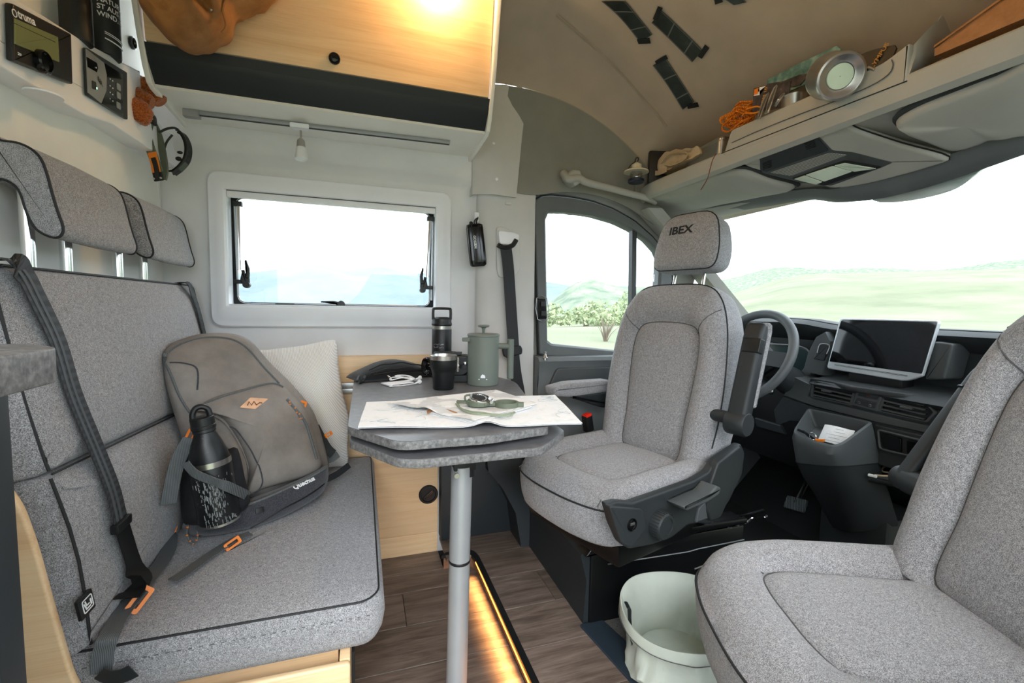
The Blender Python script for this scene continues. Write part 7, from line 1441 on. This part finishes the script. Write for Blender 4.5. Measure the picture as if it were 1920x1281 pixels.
m1 = card('magazine', [(1.29,1.24,1.822),(1.29,1.119,1.818),(1.29,1.005,1.81),(1.29,0.992,1.795),(1.29,0.994,1.741),(1.29,1.17,1.748),(1.29,1.233,1.781)], 'magteal', 'teal magazine leaning at the back of the raised shelf tray', 'magazine', .008)
bm = nb(); slab(bm, yz([(1.288,1.237,1.807),(1.288,1.171,1.787),(1.288,1.115,1.781),(1.288,1.078,1.768),(1.288,1.112,1.748),(1.288,1.231,1.78)]), YZ, 1.286, 1.289); obj('dark_print', bm, 'magdark', m1)
def clip(a, b, w, lab, par=None):
    a, b = V3(a), V3(b); t = thing('metal_clip', lab, 'clip', a, group='metal clips on the tray edge'); d = (b-a); L = d.length; d.normalize(); s = d.cross(Vector((1, 0, .3))).normalized(); n = d.cross(s)
    f = base(a, d, s, n); bm = nb(); slab(bm, rpoly([(0, -w), (L, -w*.7), (L+.006, 0), (L, w*.7), (0, w)], w*.4), f, -.0025, .0015, .001); cl = obj('clip_body', bm, 'steel', t)
    bm = nb(); tube(bm, [f(L*.08, 0, .003), f(L*.5, 0, .008), f(L*.95, 0, .004)], .0022, 8, k=4); obj('clip_lever', bm, 'chrome', t)
clip((1.165,1.144,1.641), (1.19,1.137,1.718), .0055, 'silver metal clip on the tray edge, nearest the orange rope')
clip((1.165,1.115,1.647), (1.19,1.109,1.728), .0075, 'widest silver metal clip, in the middle of the three on the tray edge')
clip((1.19,1.109,1.669), (1.2,1.088,1.699), .004, 'thin silver metal clip right of the other two on the tray edge')
q = V3((1.235,1.081,1.68)); q.z = ZTY; t = thing('steel_cup', 'steel cup standing in the raised tray, between the metal clips and the mug', 'cup', q)
bm = nb(); lathe(bm, [(.030, 0), (.034, .004), (.036, .085), (.0375, .088), (.0355, .089), (.033, .08), (.029, .01), (.001, .008)], q, n=32); obj('cup_body', bm, 'steel', t)
# mug lying on its side
mc = V3((1.125,0.857,1.631)); mx = Vector((.45, .72, .42)).normalized(); t = thing('steel_mug', 'wide steel mug lying on its side at the tray edge, base to the room', 'mug', mc)
bm = nb(); lathe(bm, [(.001, .012), (.030, .012), (.031, .010), (.036, .008), (.046, .001), (.048, 0), (.0525, .002), (.055, .008), (.054, .075), (.056, .08), (.053, .081), (.052, .012)], mc, mx, 48, False, False); obj('mug_body', bm, 'steel', t, sharp=30)
bm = nb(); lathe(bm, [(.001, .0085), (.0285, .0085), (.030, .0105)], mc, mx, 40, False, False); obj('mug_base', bm, plain('mug_base_steel', (176, 184, 172), .35, .7), t)
bb2 = card('black_booklet', [(1.25,0.935,1.734),(1.25,0.87,1.725),(1.25,0.824,1.712),(1.25,0.819,1.702),(1.25,0.831,1.667),(1.25,0.92,1.685)], 'black', 'black booklet with pale lettering in the right half of the raised tray', 'booklet', .006)
text('booklet_print', 'OLYMPUS', .016, base((1.247,0.876,1.665), (0, -.62, .78), (0, .78, .62), (-1, 0, 0)), 'gold_ink', bb2, bold=.0002)
kr = thing('key_clip', 'black and silver key clip lying right of the mug on the tray', 'key ring', (1.19,0.834,1.641))
bm = nb(); tube(bm, [(1.185,0.857,1.653),(1.185,0.843,1.638),(1.185,0.825,1.632),(1.185,0.813,1.635),(1.185,0.821,1.644),(1.185,0.841,1.647)], .0035, 7, True, 4); obj('clip_strap', bm, 'black', kr)
bm = nb(); cyl(bm, (1.18,0.833,1.65), (1.18,0.816,1.636), .004, n=10); obj('clip_pin', bm, 'steel', kr)
# cardboard tray at the right
t = thing('cardboard_box', 'long brown cardboard box on the right end of the overhead shelf', 'box', (1.3, .55, 1.6))
F0 = [V3(p) for p in ((1.215,0.719,1.633), (1.3,0.757,1.677), (1.3,0.607,1.728), (1.215,0.563,1.633))]
bm = nb(); a, b = V3((1.22,0.72,1.635)), V3((1.22,0.562,1.633)); hh = Vector((.02, 0, .075))
loft(bm, [[p+Vector((.004, 0, -.006)), p+hh*k, p+hh*k+Vector((.15, 0, .02)), p+Vector((.17, 0, 0))] for p, k in ((a, .12), (a.lerp(b, .4), .55), (b, 1.0), (b+(b-a)*1.0, 1.1))]); obj('box_body', bm, 'cardboard', t, sharp=20)
bm = nb(); loft(bm, [[p+hh*k*.98+Vector((-.004, 0, 0)), p+hh*k*1.0+Vector((-.004, 0, .004)), p+hh*k*1.0+Vector((.12, 0, .022)), p+hh*k*.98+Vector((.12, 0, .018))] for p, k in ((a, .16), (b, 1.02), (b+(b-a)*1.0, 1.12))]); obj('box_flap', bm, 'cardboard', t, sharp=20)

# ------------------------------------------------------------------ film strips taped to the roof
def strip(P, Q, tapes, label, bars=2):
    """P, Q: the two long edges on the roof"""
    P, Q = smooth_path(P, 4), smooth_path(Q, 4); dn = Vector((0, 0, -.002)); c = (P[len(P)//2]+Q[len(Q)//2])/2
    t = thing('film_strip', label, 'film strip', c, group='film strips taped to the roof lining')
    lower = lambda p, h: Vector((p.x, p.y, zc(p.x, p.y)-h))
    m = len(P)
    bm = nb(); loft(bm, [[lower(p, .0035) for p in P], [lower(p.lerp(q, .5), .0035) for p, q in zip(P, Q)], [lower(q, .0035) for q in Q]], False, False, False); solid(bm, .0006); fs = obj('film', bm, 'film', t)
    for k in range(1, bars+1):
        i = int(m*k/(bars+1)); d = (P[min(i+1, m-1)]-P[i]).normalized()*.0022; bm = nb()
        loft(bm, [[lower(p-d, .0042), lower(p+d, .0042)] for p in (P[i], P[i].lerp(Q[i], .5), Q[i])], False, False, False); solid(bm, .0004); obj('frame_bar', bm, 'filmbar', fs)
    for e in (0, 1):
        bm = nb(); loft(bm, [[lower((P if e == 0 else Q)[i].lerp((Q if e == 0 else P)[i], .03), .0042) for i in range(m)], [lower((P if e == 0 else Q)[i].lerp((Q if e == 0 else P)[i], .06), .0042) for i in range(m)]], False, False, False); solid(bm, .0003); obj('film_edge', bm, 'filmbar', fs)
    for T in tapes:
        T = [V3(p) for p in T]; bm = nb(); loft(bm, [[lower(T[0].lerp(T[1], s), .005) for s in (0, .5, 1)], [lower(T[3].lerp(T[2], s), .005) for s in (0, .5, 1)]], False, False, False); solid(bm, .0005); obj('tape', bm, 'tape', t)
strip([(0.831,1.391,2.066),(0.896,1.415,2.046),(0.974,1.441,2.017)], [(0.768,1.436,2.079),(0.846,1.455,2.059),(0.958,1.493,2.016)], [[(0.943,1.49,2.023),(0.973,1.456,2.014),(0.989,1.471,2.007),(0.958,1.501,2.015)]], 'film strip cut by the upper picture edge, leftmost on the roof lining')
strip([(0.938,1.343,2.034),(1.021,1.353,1.999),(1.125,1.361,1.951)], [(0.945,1.405,2.03),(1.043,1.416,1.989),(1.134,1.425,1.945)], [[(0.92,1.336,2.039),(0.935,1.331,2.034),(0.953,1.383,2.026),(0.938,1.389,2.033)], [(1.112,1.336,1.957),(1.13,1.335,1.948),(1.144,1.387,1.941),(1.129,1.391,1.949)]], 'longest film strip on the roof lining, right of the one cut by the picture edge')
strip([(1.061,1.481,1.974),(1.151,1.508,1.922),(1.238,1.532,1.868)], [(1.045,1.535,1.97),(1.131,1.557,1.921),(1.227,1.585,1.855)], [[(1.04,1.516,1.977),(1.054,1.469,1.979),(1.069,1.476,1.971),(1.052,1.522,1.969)], [(1.224,1.558,1.866),(1.247,1.524,1.864),(1.263,1.533,1.854),(1.239,1.569,1.856)]], 'lowest film strip on the roof lining, nearest the overhead shelf')
strip([(0.996,1.142,2.011),(1.046,1.136,1.989),(1.089,1.138,1.97)], [(0.996,1.178,2.01),(1.03,1.178,1.997),(1.073,1.171,1.977)], [[(1.019,1.195,2.001),(1.027,1.175,1.997),(1.045,1.185,1.989),(1.036,1.208,1.993)]], 'film strip at the upper picture edge of which only a black tape corner shows', 1)
